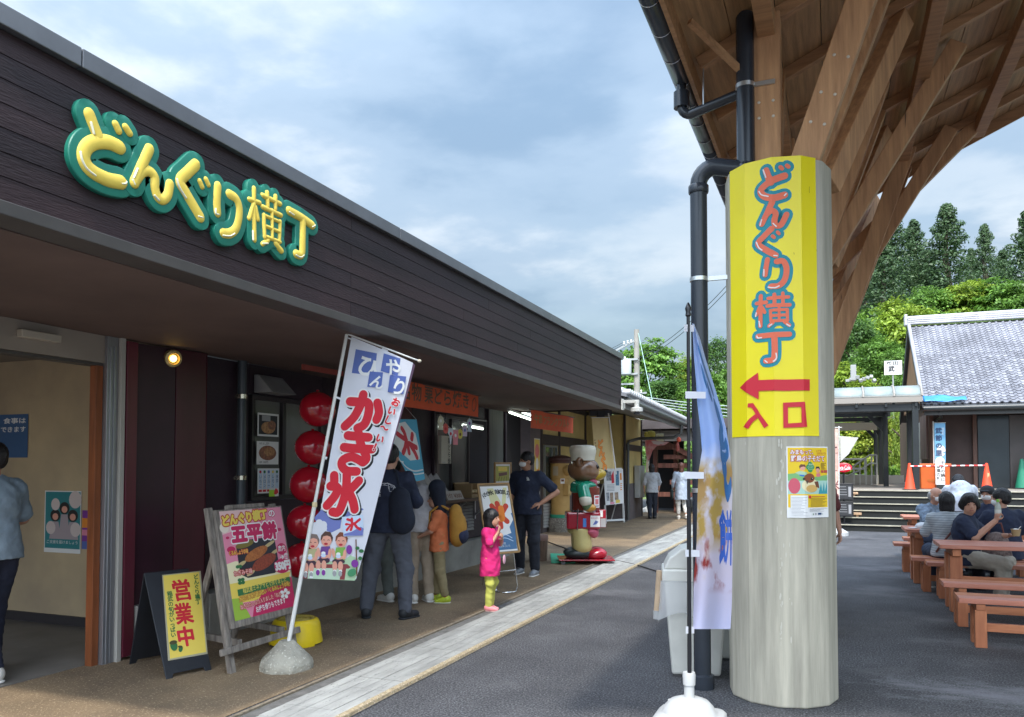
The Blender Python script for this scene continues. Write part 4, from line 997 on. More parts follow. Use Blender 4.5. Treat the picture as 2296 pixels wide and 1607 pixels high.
def leaves_mesh(name, P, N, size, m_):
 """P: centres, N: rough normals, size per leaf -> one mesh of folded leaf faces."""
 k = len(P); N = N / np.linalg.norm(N, axis=1, keepdims=True)
 a = nrg.normal(size=(k, 3)); T = a - N * (a * N).sum(1, keepdims=True); T /= np.linalg.norm(T, axis=1, keepdims=True); B = np.cross(N, T)
 s = size[:, None]
 V = np.stack([P - T * s, P + B * s * .55 + N * s * .18, P + T * s, P - B * s * .55 + N * s * .18], 1).reshape(-1, 3)
 me = bpy.data.meshes.new(name); me.vertices.add(4 * k); me.vertices.foreach_set('co', V.ravel())
 me.loops.add(4 * k); me.loops.foreach_set('vertex_index', np.arange(4 * k)); me.polygons.add(k)
 me.polygons.foreach_set('loop_start', np.arange(0, 4 * k, 4)); me.polygons.foreach_set('loop_total', np.full(k, 4))
 me.materials.append(m_); me.update(); me.validate(); return me
def broad_cloud(nc, nl, leaf, flatn):
 P, N, S = [], [], []
 for _ in range(nc):
  v = nrg.normal(size=3); v /= np.linalg.norm(v); r = nrg.uniform(.45, 1.0) ** .6
  c = v * r * np.array([.86, .86, .90]); c[2] = c[2] * .95 + .05
  if c[2] < -.62: continue
  R = nrg.uniform(.20, .36); q = nrg.normal(size=(nl, 3)) * np.array([R, R, R * flatn]) * .6
  q[:, 2] -= .35 * (q[:, 0] ** 2 + q[:, 1] ** 2)
  P.append(c + q); N.append(np.array([0, 0, 1.0]) + .42 * nrg.normal(size=(nl, 3)) + .5 * v); S.append(leaf * nrg.uniform(.6, 1.3, nl))
 return np.concatenate(P), np.concatenate(N), np.concatenate(S)
def cedar_cloud(nc, nl, leaf):
 P, N, S = [], [], []
 for i in range(nc):
  t = (i + nrg.uniform(0, 1)) / nc; z = t
  rad = .235 * (1 - z) ** .66 * (1 - .55 * np.exp(-((z) / .10) ** 2)) * nrg.uniform(.30, 1.15); a = i * 2.39996 + nrg.uniform(-.6, .6)
  c = np.array([rad * np.cos(a), rad * np.sin(a), .06 + .94 * z - rad * .25])
  R = (.034 + .046 * (1 - z)) * nrg.uniform(.55, 1.35)
  q = nrg.normal(size=(nl, 3)); q /= np.linalg.norm(q, axis=1, keepdims=True); q *= (R * nrg.uniform(.35, 1, nl) ** .5)[:, None]; q[:, 2] *= .62
  P.append(c + q); N.append(q / R + np.array([0, 0, .4]) + .25 * nrg.normal(size=(nl, 3))); S.append(leaf * nrg.uniform(.6, 1.3, nl))
 return np.concatenate(P), np.concatenate(N), np.concatenate(S)
CLOUD = {'b0': broad_cloud(95, 90, .058, .30), 'b1': broad_cloud(120, 75, .052, .45), 'b2': broad_cloud(80, 95, .062, .22), 'c0': cedar_cloud(240, 46, .0105), 'c1': cedar_cloud(190, 52, .0115)}
CM = {}
def crown_mesh(shape, leaf):
 k = (shape, leaf)
 if k not in CM: CM[k] = leaves_mesh('crown', *CLOUD[shape], LEAFK[leaf])
 return CM[k]
def trunk_mesh(h, r, limbs):
 m = MB(); P = [(0, 0, -.6), (.02 * h, 0, h * .3), (-.01 * h, .01 * h, h * .6), (.0, 0, h)]; m.tube(P, [r * 1.25, r, r * .75, r * .25], 8)
 for k in range(limbs):
  a = k * 2.4; z = h * (.45 + .09 * k); L = h * .32
  m.tube([(0, 0, z), (L * .5 * cos(a), L * .5 * sin(a), z + L * .35), (L * cos(a), L * sin(a), z + L * .6)], [r * .5, r * .3, r * .12], 6)
 return m
def tree(px, ytop, ybot, dep, wpx, shape, leaf, name, label, group):
 base = at(px, ybot, dep); top = at(px, ytop, dep); hz = hill(base.x, base.y); gz = min(hz, base.z + .3) if base.y > 35 else DZ if base.x > -1 else 0
 H = top.z - base.z; R = wpx / F_PX * dep / 2
 t = thing(name, label, 'tree', (base.x, base.y, gz), rnd.uniform(0, 6.28), group)
 o = bpy.data.objects.new('crown', crown_mesh(shape, leaf)); COL.objects.link(o); o.parent = t
 if shape[0] == 'c':
  o.location = (0, 0, base.z - gz); k = R / .19; o.scale = (k, k, H)
  trunk_mesh(top.z - gz - .3, .18 + .012 * H, 0).build('trunk', BARK, t, smooth=60)
 else:
  o.location = (0, 0, (base.z + top.z) / 2 - gz); o.scale = (R, R, H / 2)
  trunk_mesh((base.z + top.z) / 2 - gz + H * .2, .10 + .012 * H, 4).build('trunk', BARK, t, smooth=60)
 return t
CED, BRD, GR = 'cedar_tree', 'broadleaf_tree', 'trees on the hill behind the tiled house'
T_ = [
 (2000, 468, 740, 75, 128, 'c0', 'cedar', CED, 'tall dark cedar, first right of the canopy struts'),
 (2052, 492, 720, 80, 92, 'c1', 'cedar', CED, 'dark cedar close behind the first tall cedar'),
 (2128, 456, 760, 72, 132, 'c0', 'cedar', CED, 'tallest pointed cedar above the middle of the tiled roof'),
 (2212, 502, 730, 80, 70, 'c1', 'cedar', CED, 'thin sparse cedar right of the tallest cedar'),
 (2180, 556, 720, 84, 62, 'c0', 'cedar', CED, 'short cedar between the tallest and the thin cedar'),
 (2252, 560, 740, 83, 80, 'c1', 'cedar', CED, 'short cedar just right of the thin cedar'),
 (2312, 470, 780, 70, 140, 'c0', 'cedar', CED, 'large dark cedar cut by the right edge'),
 (1942, 560, 800, 70, 110, 'c1', 'cedar', CED, 'cedar partly behind the lowest canopy strut'),
 (1900, 640, 830, 66, 96, 'c0', 'cedar', CED, 'low cedar beside the concrete column, under the struts'),
 (2078, 560, 740, 76, 100, 'c1', 'cedar', CED, 'broad cedar filling the gap left of the tallest cedar'),
 (1985, 545, 800, 66, 118, 'c0', 'cedar', CED, 'cedar in front of the first tall cedar'),
 (2030, 655, 860, 56, 150, 'b0', 'lime', BRD, 'bright yellow green tree left of the tiled roof ridge'),
 (2090, 628, 800, 60, 130, 'b1', 'green', BRD, 'mid green tree above the left end of the ridge'),
 (2168, 612, 790, 60, 150, 'b2', 'lime', BRD, 'spreading pale green tree above the middle of the ridge'),
 (2252, 610, 800, 58, 150, 'b2', 'green', BRD, 'layered green tree above the right of the ridge'),
 (2310, 640, 800, 55, 110, 'b0', 'green', BRD, 'green tree at the right edge above the ridge'),
 (1925, 700, 880, 50, 110, 'b1', 'dark', BRD, 'dark bushy tree beside the column above the shelter'),
 (1968, 745, 890, 46, 110, 'b0', 'green', BRD, 'bushy tree above the shelter roof'),
 (2012, 770, 900, 44, 90, 'b1', 'green', BRD, 'small tree beside the gable of the tiled house'),
 (1893, 805, 905, 43, 76, 'b2', 'lime', BRD, 'bright low tree at the left end of the shelter roof'),
 (1938, 835, 910, 41, 70, 'b0', 'lime', BRD, 'small bright bush tree above the middle of the shelter'),
]
for a in T_: tree(*a, GR)
GC = 'trees beyond the tiled shop'
for a in [
 (1452, 748, 935, 56, 150, 'b2', 'green', BRD, 'tall layered tree right behind the utility pole'),
 (1400, 800, 930, 60, 110, 'b0', 'green', BRD, 'tree left of the utility pole behind the transformer'),
 (1490, 838, 965, 50, 130, 'b1', 'dark', BRD, 'dark green tree above the pale wires'),
 (1530, 790, 940, 58, 90, 'b0', 'lime', BRD, 'yellowish tree beside the blue banner pole'),
 (1556, 845, 960, 48, 80, 'b1', 'green', BRD, 'green tree behind the blue banner'),
 (1610, 742, 930, 60, 100, 'b1', 'dark', BRD, 'dark tree between downpipe and yellow sign'),
 (1596, 830, 980, 50, 90, 'b0', 'green', BRD, 'lower green tree beside the concrete column'),
 (1350, 850, 940, 62, 100, 'b1', 'green', BRD, 'tree mostly behind the dark fascia end'),
 (1660, 800, 960, 54, 110, 'b2', 'green', BRD, 'tree hidden behind the yellow sign column'),
 (1740, 790, 960, 52, 120, 'b0', 'green', BRD, 'tree behind the column and the lower canopy'),
 (1830, 780, 950, 50, 110, 'b1', 'green', BRD, 'tree hidden right behind the concrete column')]: tree(*a, GC)
GM = 'maples seen under the shelter'
for a in [
 (1925, 935, 1085, 40, 120, 'b2', 'maple', 'maple_tree', 'yellow green maple seen through the middle of the shelter'),
 (1985, 925, 1080, 42, 90, 'b0', 'maple', 'maple_tree', 'yellow green maple between the shelter posts'),
 (2030, 890, 1085, 38, 56, 'b1', 'lime', 'maple_tree', 'pale green maple beside the house shutters'),
 (1870, 940, 1085, 41, 100, 'b2', 'lime', 'maple_tree', 'green maple behind the pink banner')]: tree(*a, GM)
# undergrowth on the slope
k = 26000
xy = np.stack([nrg.uniform(-26, 44, k), 37 + 40 * nrg.uniform(0, 1, k) ** 1.3], 1)
cl = nrg.integers(0, 700, k); cxy = np.stack([nrg.uniform(-26, 44, 700), 37 + 40 * nrg.uniform(0, 1, 700) ** 1.3], 1); cr = nrg.uniform(.5, 1.5, 700)
off = nrg.normal(size=(k, 3)); off /= np.linalg.norm(off, axis=1, keepdims=True); off *= nrg.uniform(.5, 1, (k, 1))
P = np.zeros((k, 3)); P[:, :2] = cxy[cl] + off[:, :2] * cr[cl][:, None]
P[:, 2] = [hill(a, b) for a, b in cxy[cl]]; P[:, 2] += np.abs(off[:, 2]) * cr[cl] * .85
me = leaves_mesh('undergrowth', P, off * np.array([1, 1, 1]) + np.array([0, 0, .6]) + .4 * nrg.normal(size=(k, 3)), nrg.uniform(.12, .26, k), leaf_mat('leaf_under', (0.06, 0.13, 0.02), (0.20, 0.33, 0.05)))
o = bpy.data.objects.new('undergrowth', me); COL.objects.link(o); tag(o, kind='stuff')
# ================================================================== SIGNS, BOARDS, BANNERS
def pm(name, c, rough=0.55, **k): return mat('print_' + name, c, rough, **k)
RED, WHITE, BLACK = pm('red', (0.62, 0.018, 0.035)), pm('white', (0.80, 0.79, 0.77)), pm('black', (0.02, 0.018, 0.02))
YELLOW, GREEN, TEAL, CORAL = pm('yellow', (0.80, 0.60, 0.10)), pm('green', (0.03, 0.16, 0.05)), pm('teal', (0.012, 0.26, 0.32)), pm('coral', (0.82, 0.16, 0.075))
MAGENTA, PINK, CREAMP, BLUEP = pm('magenta', (0.55, 0.015, 0.10)), pm('pink', (0.75, 0.25, 0.36)), pm('cream', (0.80, 0.72, 0.45)), pm('blue', (0.10, 0.15, 0.42))
SKINP, BROWNP, ORANGEP, LBLUE, LGREEN = pm('skin', (0.72, 0.34, 0.25)), pm('brown', (0.16, 0.055, 0.025)), pm('orange', (0.80, 0.26, 0.03)), pm('light_blue', (0.55, 0.66, 0.80)), pm('light_green', (0.42, 0.60, 0.38))
GREYP, PURPLE = pm('grey', (0.35, 0.35, 0.36)), pm('purple', (0.22, 0.04, 0.30))
def zoomdef(x0, y0, sc): return lambda a, b: ((x0 + a * sc) / 1.69777, (y0 + b * sc) / 1.69777)
class Sheet(Print):
 """A print laid on the plane through o with axes ux, vx; shapes are given where they are seen in the photograph."""
 def __init__(s, o, ux, vx, zd):
  super().__init__(); s.o = Vector(o); s.ux = Vector(ux).normalized(); vx = Vector(vx); s.n = s.ux.cross(vx).normalized(); s.vx = s.n.cross(s.ux); s.zd = zd
 def uv(s, a, b):
  px, py = s.zd(a, b); d = ray(px, py); t = (s.o - EYE).dot(s.n) / d.dot(s.n); p = EYE + d * t - s.o
  return (p.dot(s.ux), p.dot(s.vx))
 def P(s, *ab): return [s.uv(*q) for q in ab]
 def zpoly(s, mt, *ab): return s.poly(s.P(*ab), mt)
 def zell(s, mt, a, b, ra, rb, n=16, rot=0.0): return s.poly([s.uv(a + ra * cos(t) * cos(rot) - rb * sin(t) * sin(rot), b + ra * cos(t) * sin(rot) + rb * sin(t) * cos(rot)) for t in (2 * pi * i / n for i in range(n))][::-1], mt)
 def size(s, a, b, h): return (Vector((*s.uv(a, b - h / 2), 0)) - Vector((*s.uv(a, b + h / 2), 0))).length
 def zstroke(s, mt, r, *ab, **k):
  a, b = ab[len(ab) // 2]; return s.stroke(s.P(*ab), s.size(a, b, 2 * r) / 2, mt, **k)
 def ztext(s, st, mt, a, b, h, b2=None, **k):
  """Line of text from (a, b) lower-left; b2 = (a, b) lower-right fixes width and tilt."""
  u, v = s.uv(a, b); H = s.size(a, b - h / 2, h) / .86
  if b2:
   u2, v2 = s.uv(*b2); k['w'] = math.hypot(u2 - u, v2 - v); k['rot'] = math.atan2(v2 - v, u2 - u)
  return s.text(st, u, v, H, mt, **k)
 def done(s, name, parent, **k): return s.build(name, parent, lambda u, v: (s.o + s.ux * u + s.vx * v, s.n), w=True, **k)
# ---- shop name in puffy letters on the fascia
Z1 = zoomdef(0, 200, 0.5662)
GLYPH = {
 'hiragana_do': [(.031, [(612, 412), (645, 500), (672, 565)]), (.036, [(812, 632), (740, 600), (660, 596), (600, 625), (572, 685), (590, 752), (645, 805), (735, 850), (822, 868)]), (.019, [(785, 478), (806, 523)]), (.019, [(852, 498), (878, 538)])],
 'hiragana_n': [(.030, [(1012, 648), (958, 765), (912, 872)]), (.029, [(925, 850), (965, 800), (1012, 795), (1048, 835), (1050, 905), (1068, 965), (1102, 985), (1135, 955), (1150, 885)])],
 'hiragana_gu': [(.034, [(1322, 752), (1268, 805), (1218, 862), (1255, 935), (1302, 1015), (1352, 1100)]), (.016, [(1348, 862), (1364, 900)]), (.016, [(1390, 850), (1406, 886)])],
 'hiragana_ri': [(.030, [(1470, 898), (1464, 1000), (1468, 1072)]), (.031, [(1548, 950), (1592, 980), (1614, 1040), (1610, 1120), (1588, 1185), (1548, 1214), (1508, 1212)])],
 'kanji_yoko': [(.020, [(1712, 915), (1712, 1080), (1716, 1255)]), (.018, [(1680, 985), (1748, 1008)]), (.017, [(1706, 1020), (1680, 1112)]), (.017, [(1722, 1040), (1738, 1118)]),
   (.018, [(1772, 958), (1888, 1015)]), (.016, [(1802, 940), (1806, 1030)]), (.016, [(1858, 965), (1856, 1050)]), (.018, [(1768, 1035), (1892, 1092)]),
   (.016, [(1778, 1092), (1782, 1238)]), (.016, [(1888, 1135), (1882, 1272)]), (.014, [(1778, 1092), (1888, 1138)]), (.014, [(1780, 1160), (1884, 1205)]), (.015, [(1782, 1232), (1886, 1272)]), (.014, [(1832, 1060), (1834, 1250)]),
   (.018, [(1806, 1262), (1768, 1285)]), (.020, [(1858, 1282), (1898, 1330)])],
 'kanji_cho': [(.030, [(1952, 1062), (2030, 1105), (2106, 1158)]), (.029, [(2044, 1120), (2042, 1250), (2036, 1352), (1998, 1352)])],
}
FX = -3.21
sgn = thing('shop_name_sign', 'big yellow puffy letters on a green backing along the dark fascia', 'sign', on(430, 440, 0, FX))
def zyx(p, x): q = on(*Z1(*p), 0, x); return (q.y, q.z)
def puff(mb, P, r, x0, h, flat_top):
 """Rounded stroke standing h off the plane x = x0."""
 L = smooth_line(P, 7) if len(P) > 2 else [Vector((*P[0], 0)).lerp(Vector((*P[1], 0)), k / 5) for k in range(6)]
 a, b = L[0], L[-1]; ta = (L[0] - L[1]).normalized(); tb = (L[-1] - L[-2]).normalized()
 st = [(a + ta * r * sin(q), r * cos(q)) for q in (1.45, 1.1, .7, .35)] + [(p, r) for p in L] + [(b + tb * r * sin(q), r * cos(q)) for q in (.35, .7, 1.1, 1.45)]
 n = len(st); rings = []
 if flat_top: prof = [(-1, 0), (-1, .86), (-.955, .97), (-.88, 1), (0, 1), (.88, 1), (.955, .97), (1, .86), (1, 0)]
 else: prof = [(cos(pi - pi * k / 10), sin(pi * k / 10)) for k in range(11)]
 for i, (p, rr) in enumerate(st):
  t = (st[min(i + 1, n - 1)][0] - st[max(i - 1, 0)][0]).normalized(); q = Vector((-t.y, t.x, 0)); kk = rr / r
  rings.append([mb.pt((x0 + h * w_ * (1 if flat_top else kk ** .5), (p + q * rr * c).x, (p + q * rr * c).y)) for c, w_ in prof])
 for A, B in zip(rings, rings[1:]):
  for k in range(len(prof) - 1): mb.face((A[k], A[k + 1], B[k + 1], B[k]))
 mb.face(rings[0]); mb.face(rings[-1][::-1])
bk = MB(); j = 0
for nm, sts in GLYPH.items():
 m = MB()
 for r, P in sts:
  puff(m, [zyx(p, FX) for p in P], r, FX - .012, .016 + .0004 * (j % 5), False)
  puff(bk, [zyx(p, FX) for p in P], r + .040 if r > .017 else r + .037, FX - .058, .046 + .0006 * (j % 13), True); j += 1
 m.build(nm, mat('letter_yellow', (0.86, 0.62, 0.10), 0.55, 0.16, 3.0, 0.05, 20, spec=.3), sgn, w=True, smooth=50)
bk.build('backing', mat('backing_green', (0.014, 0.20, 0.135), 0.45, 0.18, 2.0), sgn, w=True, smooth=30)
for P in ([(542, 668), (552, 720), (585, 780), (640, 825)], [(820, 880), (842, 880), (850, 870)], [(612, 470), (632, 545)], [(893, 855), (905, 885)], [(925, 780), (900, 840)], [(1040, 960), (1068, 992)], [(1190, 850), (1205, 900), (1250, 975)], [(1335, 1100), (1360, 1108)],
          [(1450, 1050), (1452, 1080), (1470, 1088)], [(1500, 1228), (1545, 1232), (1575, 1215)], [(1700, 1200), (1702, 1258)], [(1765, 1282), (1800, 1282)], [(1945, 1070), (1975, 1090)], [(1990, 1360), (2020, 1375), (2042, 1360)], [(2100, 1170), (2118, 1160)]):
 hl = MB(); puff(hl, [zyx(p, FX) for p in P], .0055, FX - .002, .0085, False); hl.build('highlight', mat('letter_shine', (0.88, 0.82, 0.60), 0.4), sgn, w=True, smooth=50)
# ---- yellow entrance sign wrapped round the faceted column
CV = [(CC[0] + (CRAD + .004) * cos(2 * pi * (k + COLOFF) / NFAC), CC[1] + (CRAD + .004) * sin(2 * pi * (k + COLOFF) / NFAC)) for k in range(NFAC + 1)]
FL = math.hypot(CV[1][0] - CV[0][0], CV[1][1] - CV[0][1])
def col_uv(px, py):
 d = ray(px, py); best = None
 for k in range(-8, 8):
  a, b = Vector((*CV[k % NFAC], 0)), Vector((*CV[k % NFAC + 1], 0)); e = b - a; n = Vector((e.y, -e.x, 0)).normalized()
  if d.dot(n) >= 0: continue
  t = (a - EYE).dot(n) / d.dot(n); p = EYE + d * t; f = (p - a).dot(e) / e.length_squared
  if -1e-6 <= f <= 1 + 1e-6: return ((k + f) * FL, p.z)
 k = 0; e_ = 0
 raise ValueError('off the column')
def col_pt(u, v):
 k = math.floor(u / FL + 1e-9); f = u / FL - k; a, b = CV[k % NFAC], CV[k % NFAC + 1]
 e = Vector((b[0] - a[0], b[1] - a[1], 0)).normalized()
 return (Vector((a[0] + (b[0] - a[0]) * f, a[1] + (b[1] - a[1]) * f, v)), Vector((e.y, -e.x, 0)))
Z3 = zoomdef(2650, 550, 0.7160)
SY_ = mat('sign_yellow', (0.90, 0.76, 0.012), 0.38, 0.05, 2.0, 0.10, 7, col2=(0.86, 0.70, 0.012))
es = thing('entrance_sign', 'tall yellow vertical sign with coral letters and a red arrow wrapped on the column', 'sign', (CC[0], CC[1] - CRAD, 1.9))
class ColSheet(Sheet):
 def __init__(s, zd): Print.__init__(s); s.zd = zd
 def uv(s, a, b): return col_uv(*s.zd(a, b))
cs = ColSheet(Z3)
uL, uR = cs.uv(190, 1400)[0], cs.uv(652, 1400)[0]
vB = cs.uv(420, 1549)[1]
cs.rect(uL, vB, uR, CTOP + .004, SY_)
VG = [
 (17, [(372, 138), (384, 172), (398, 202)]), (18, [(470, 166), (415, 186), (368, 216), (344, 246), (362, 274), (410, 283), (470, 268)]), (11, [(448, 120), (456, 128)]), (11, [(482, 112), (490, 118)]),
 (16, [(404, 305), (376, 368), (350, 422)]), (15, [(368, 385), (398, 352), (422, 366), (416, 405), (424, 430), (452, 425), (480, 372)]),
 (16, [(400, 448), (360, 490), (330, 528), (375, 562), (422, 588)]), (9, [(406, 486), (414, 494)]), (9, [(432, 466), (440, 474)]),
 (14, [(380, 612), (372, 660), (368, 692)]), (15, [(428, 622), (462, 620), (480, 660), (470, 718), (438, 750), (398, 754)]),
 (11, [(345, 805), (343, 965)]), (10, [(322, 845), (374, 838)]), (9, [(338, 865), (322, 905)]), (9, [(352, 865), (366, 892)]),
 (9, [(384, 818), (490, 810)]), (9, [(416, 796), (417, 848)]), (9, [(460, 790), (461, 848)]), (10, [(380, 858), (497, 852)]),
 (8, [(396, 882), (399, 938)]), (8, [(484, 876), (485, 934)]), (8, [(396, 882), (484, 876)]), (8, [(398, 910), (485, 905)]), (8, [(399, 938), (486, 934)]), (7, [(440, 858), (441, 936)]), (9, [(408, 945), (388, 965)]), (10, [(470, 942), (494, 960)]),
 (14, [(330, 1020), (495, 1008)]), (15, [(416, 1018), (418, 1100), (410, 1142), (372, 1150)]),
]
for r, P in VG:
 cs.stroke(cs.P(*P), cs.size(*P[0], 2 * r + 38) / 2, TEAL)
for r, P in VG: cs.stroke(cs.P(*P), cs.size(*P[0], 2 * r) / 2, CORAL)
for P in ([(358, 135), (372, 175)], [(336, 250), (350, 268), (385, 276)], [(478, 262), (468, 272)], [(350, 400), (342, 430)], [(408, 420), (425, 436)], [(322, 520), (335, 548), (352, 562)], [(412, 590), (430, 592)], [(362, 665), (362, 698)], [(385, 758), (415, 762), (440, 752)],
          [(336, 940), (342, 968)], [(322, 895), (318, 915)], [(390, 965), (405, 955)], [(480, 955), (498, 965)], [(325, 1018), (330, 1028), (350, 1027)], [(424, 1110), (426, 1135), (412, 1152)], [(368, 1148), (380, 1158)]):
 cs.zstroke(pm('shine', (0.85, 0.78, 0.74)), 3.2, *P)
cs.zpoly(RED, (237, 1293), (334, 1355), (335, 1309), (470, 1309), (600, 1308), (600, 1248), (470, 1249), (333, 1252), (331, 1212))
cs.zpoly(RED, (277, 1376), (305, 1374), (330, 1410), (342, 1432), (387, 1492), (364, 1508), (330, 1452), (318, 1432), (300, 1402), (290, 1396), (276, 1398))
cs.zpoly(RED, (318, 1432), (330, 1452), (300, 1478), (279, 1511), (256, 1501), (288, 1455))
for Q in ([(461, 1372), (463, 1506), (488, 1500), (487, 1396)], [(461, 1372), (487, 1396), (558, 1394), (574, 1367)], [(574, 1367), (558, 1394), (560, 1478), (586, 1501)], [(463, 1506), (586, 1501), (560, 1478), (488, 1482)]): cs.zpoly(RED, *Q)
for Q in ([(597, 225), (598, 258)], [(518, 575), (520, 585)], [(636, 560), (637, 568)]): cs.zstroke(pm('scuff', (0.25, 0.18, 0.02)), 1.0, *Q)
kf = [k * FL for k in range(-8, 8)]
cs.build('sign_sheet', es, col_pt, cuts_u=kf, w=True)
# ---- bird poster on the column
pst = thing('poster', 'yellow wild bird poster stuck on the column below the yellow sign', 'poster', (CC[0] + .15, CC[1] - CRAD, 1.2))
Z6 = zoomdef(2980, 1680, 0.1991)
q = ColSheet(Z6)
_uvs = [Sheet.P(q, (62, 95))[0], Sheet.P(q, (905, 100))[0], Sheet.P(q, (88, 1455))[0]]
k0 = math.floor(_uvs[0][0] / FL)
pu0, pv1, pv0 = _uvs[0][0], _uvs[0][1], _uvs[2][1]; PW = (pv1 - pv0) * .655; PH = pv1 - pv0
w_ = Print()
W6 = lambda a, b: (pu0 + (a - 62) / 870 * PW, pv1 - (b - 95) / 1360 * PH)
def wp(mt, *ab): w_.poly([W6(*p) for p in ab][::-1], mt)
def we(mt, a, b, ra, rb): wp(mt, *[(a + ra * cos(2 * pi * i / 18), b + rb * sin(2 * pi * i / 18)) for i in range(18)])
wp(WHITE, (62, 95), (932, 95), (932, 1455), (62, 1455))
PY = pm('poster_yellow', (0.82, 0.56, 0.015))
wp(PY, (85, 118), (912, 118), (912, 1262), (85, 1262))
GR1, GR2 = pm('meadow', (0.20, 0.45, 0.16)), pm('pond', (0.40, 0.62, 0.52))
wp(GR2, (85, 690), (912, 690), (912, 1005), (85, 1005)); wp(GR1, (85, 620), (300, 600), (600, 680), (912, 640), (912, 750), (85, 750))
we(pm('flower_red', (0.62, 0.10, 0.14)), 200, 850, 110, 150)
wp(pm('reed', (0.04, 0.30, 0.34)), (700, 1005), (760, 800), (790, 960), (830, 770), (850, 960), (905, 760), (912, 1005))
we(SKINP, 350, 505, 48, 50); wp(BROWNP, (288, 470), (320, 435), (390, 440), (412, 495), (370, 480), (320, 490), (300, 525)); wp(LGREEN, (215, 600), (310, 560), (430, 590), (440, 620), (400, 640), (270, 630))
wp(pm('royal', (0.03, 0.16, 0.55)), (275, 630), (390, 640), (370, 670), (310, 660))
we(SKINP, 690, 550, 45, 52); wp(BLACK, (632, 540), (650, 480), (720, 480), (745, 545), (700, 510), (650, 520)); wp(pm('rose', (0.72, 0.20, 0.20)), (645, 620), (735, 600), (752, 670), (665, 680))
for a, b in ((510, 440), (470, 490), (550, 490), (510, 540)): we(pm('clover', (0.03, 0.33, 0.10)), a, b, 58, 52)
we(pm('bird_cream', (0.80, 0.70, 0.42)), 510, 840, 180, 135); we(pm('bird_buff', (0.66, 0.40, 0.12)), 540, 900, 130, 72); we(pm('bird_cap', (0.27, 0.075, 0.025)), 490, 700, 118, 90)
wp(BROWNP, (600, 770), (690, 760), (720, 900), (640, 870)); we(BLACK, 545, 715, 30, 26); we(BLACK, 372, 715, 22, 22); wp(pm('beak', (0.10, 0.06, 0.04)), (400, 745), (470, 745), (430, 820)); we(WHITE, 555, 705, 8, 8)
RIM = pm('poster_rim', (0.50, 0.08, 0.05)); EM = PW / 870
w_.text('みまもって、', *W6(135, 238), 98 * EM, WHITE, bold=.025, w=440 * EM, rim=(RIM, 8 * EM))
w_.text('野鳥の子そだて', *W6(140, 372), 122 * EM, WHITE, bold=.02, w=700 * EM, rim=(RIM, 9 * EM))
w_.text('ヒナを', *W6(655, 195), 45 * EM, RIM, bold=.01, w=120 * EM); w_.text('ひろわないで!!', *W6(665, 245), 50 * EM, RIM, bold=.01, w=210 * EM)
w_.text('親鳥は', *W6(470, 455), 40 * EM, WHITE); w_.text('近くにいるから', *W6(442, 500), 38 * EM, WHITE, w=140 * EM); w_.text('だいじょうぶ', *W6(455, 540), 36 * EM, WHITE, w=120 * EM)
for k in range(6): wp(BROWNP, (755, 412 + k * 22), (880 - (k * 37) % 60, 412 + k * 22), (880 - (k * 37) % 60, 420 + k * 22), (755, 420 + k * 22))
wp(RIM, (755, 548), (812, 548), (812, 598), (755, 598)); wp(RIM, (820, 548), (905, 548), (905, 598), (820, 598))
wp(WHITE, (128, 1030), (440, 1030), (440, 1410), (128, 1410))
for k in range(13):
 x1 = 425 - (k * 71) % 130; wp(GREYP, (140, 1066 + k * 26), (x1, 1066 + k * 26), (x1, 1073 + k * 26), (140, 1073 + k * 26))
we(RED, 487, 1060, 28, 30); wp(RIM, (525, 1048), (835, 1048), (835, 1060), (525, 1060))
for k in range(8):
 x1 = 890 - (k * 53) % 150; wp(BROWNP, (500, 1085 + k * 22), (x1, 1085 + k * 22), (x1, 1091 + k * 22), (500, 1091 + k * 22))
for k in range(4): wp(GREYP, (478, 1280 + k * 17), (890 - (k * 83) % 170, 1280 + k * 17), (890 - (k * 83) % 170, 1286 + k * 17), (478, 1286 + k * 17))
w_.text('B', *W6(540, 1405), 48 * EM, GREEN, bold=.03); wp(pm('navy', (0.03, 0.07, 0.16)), (665, 1365), (745, 1365), (745, 1402), (665, 1402)); w_.text('6', *W6(762, 1400), 40 * EM, GREEN); we(GREYP, 610, 1385, 20, 20)
w_.build('sheet', pst, lambda u, v: (col_pt(u, v)[0] + col_pt(u, v)[1] * .003, col_pt(u, v)[1]), cuts_u=kf, w=True)
# ---- black A-board: open
Z3b = zoomdef(400, 1800, 0.5773)
BLf, BRf = on(*Z3b(405, 1365), 2, 0), on(*Z3b(705, 1300), 2, 0)
tl = on(*Z3b(352, 657), 0, (BLf.x + on(290, 1490, 2, 0).x) / 2 + .0)
ab = thing('open_sign_board', 'black A-board with a yellow open sign in red characters by the entrance', 'a-board', ((BLf + BRf) / 2))
ux = (BRf - BLf).normalized(); vx = (tl - BLf); HB = vx.length; vx.normalize(); nB = ux.cross(vx).normalized(); WB = (BRf - BLf).length
vx = nB.cross(ux)
def slab(o, ux, vx, n, u0, u1, v0, v1, t0, t1):
 o, ux, vx, n = map(Vector, (o, ux, vx, n)); m = MB()
 m.hexa([o + ux * a + vx * b + n * c for c in (t0, t1) for a, b in ((u0, v0), (u1, v0), (u1, v1), (u0, v1))]); return m
BBLK = mat('board_black', (0.018, 0.020, 0.026), 0.5, 0.2, 5)
HB -= .0
m = MB(); P = [(0, 0), (.05, 0), (.06, .035), (WB - .06, .035), (WB - .05, 0), (WB, 0), (WB, HB), (0, HB)]
F_ = [m.pt(BLf + ux * a + vx * b - nB * .012) for a, b in P]; G_ = [m.pt(BLf + ux * a + vx * b) for a, b in P]
m.face(F_); m.face(G_); [m.face((F_[i], F_[(i + 1) % 8], G_[(i + 1) % 8], G_[i])) for i in range(8)]
m.build('front_board', BBLK, ab, w=True, bevel=.004)
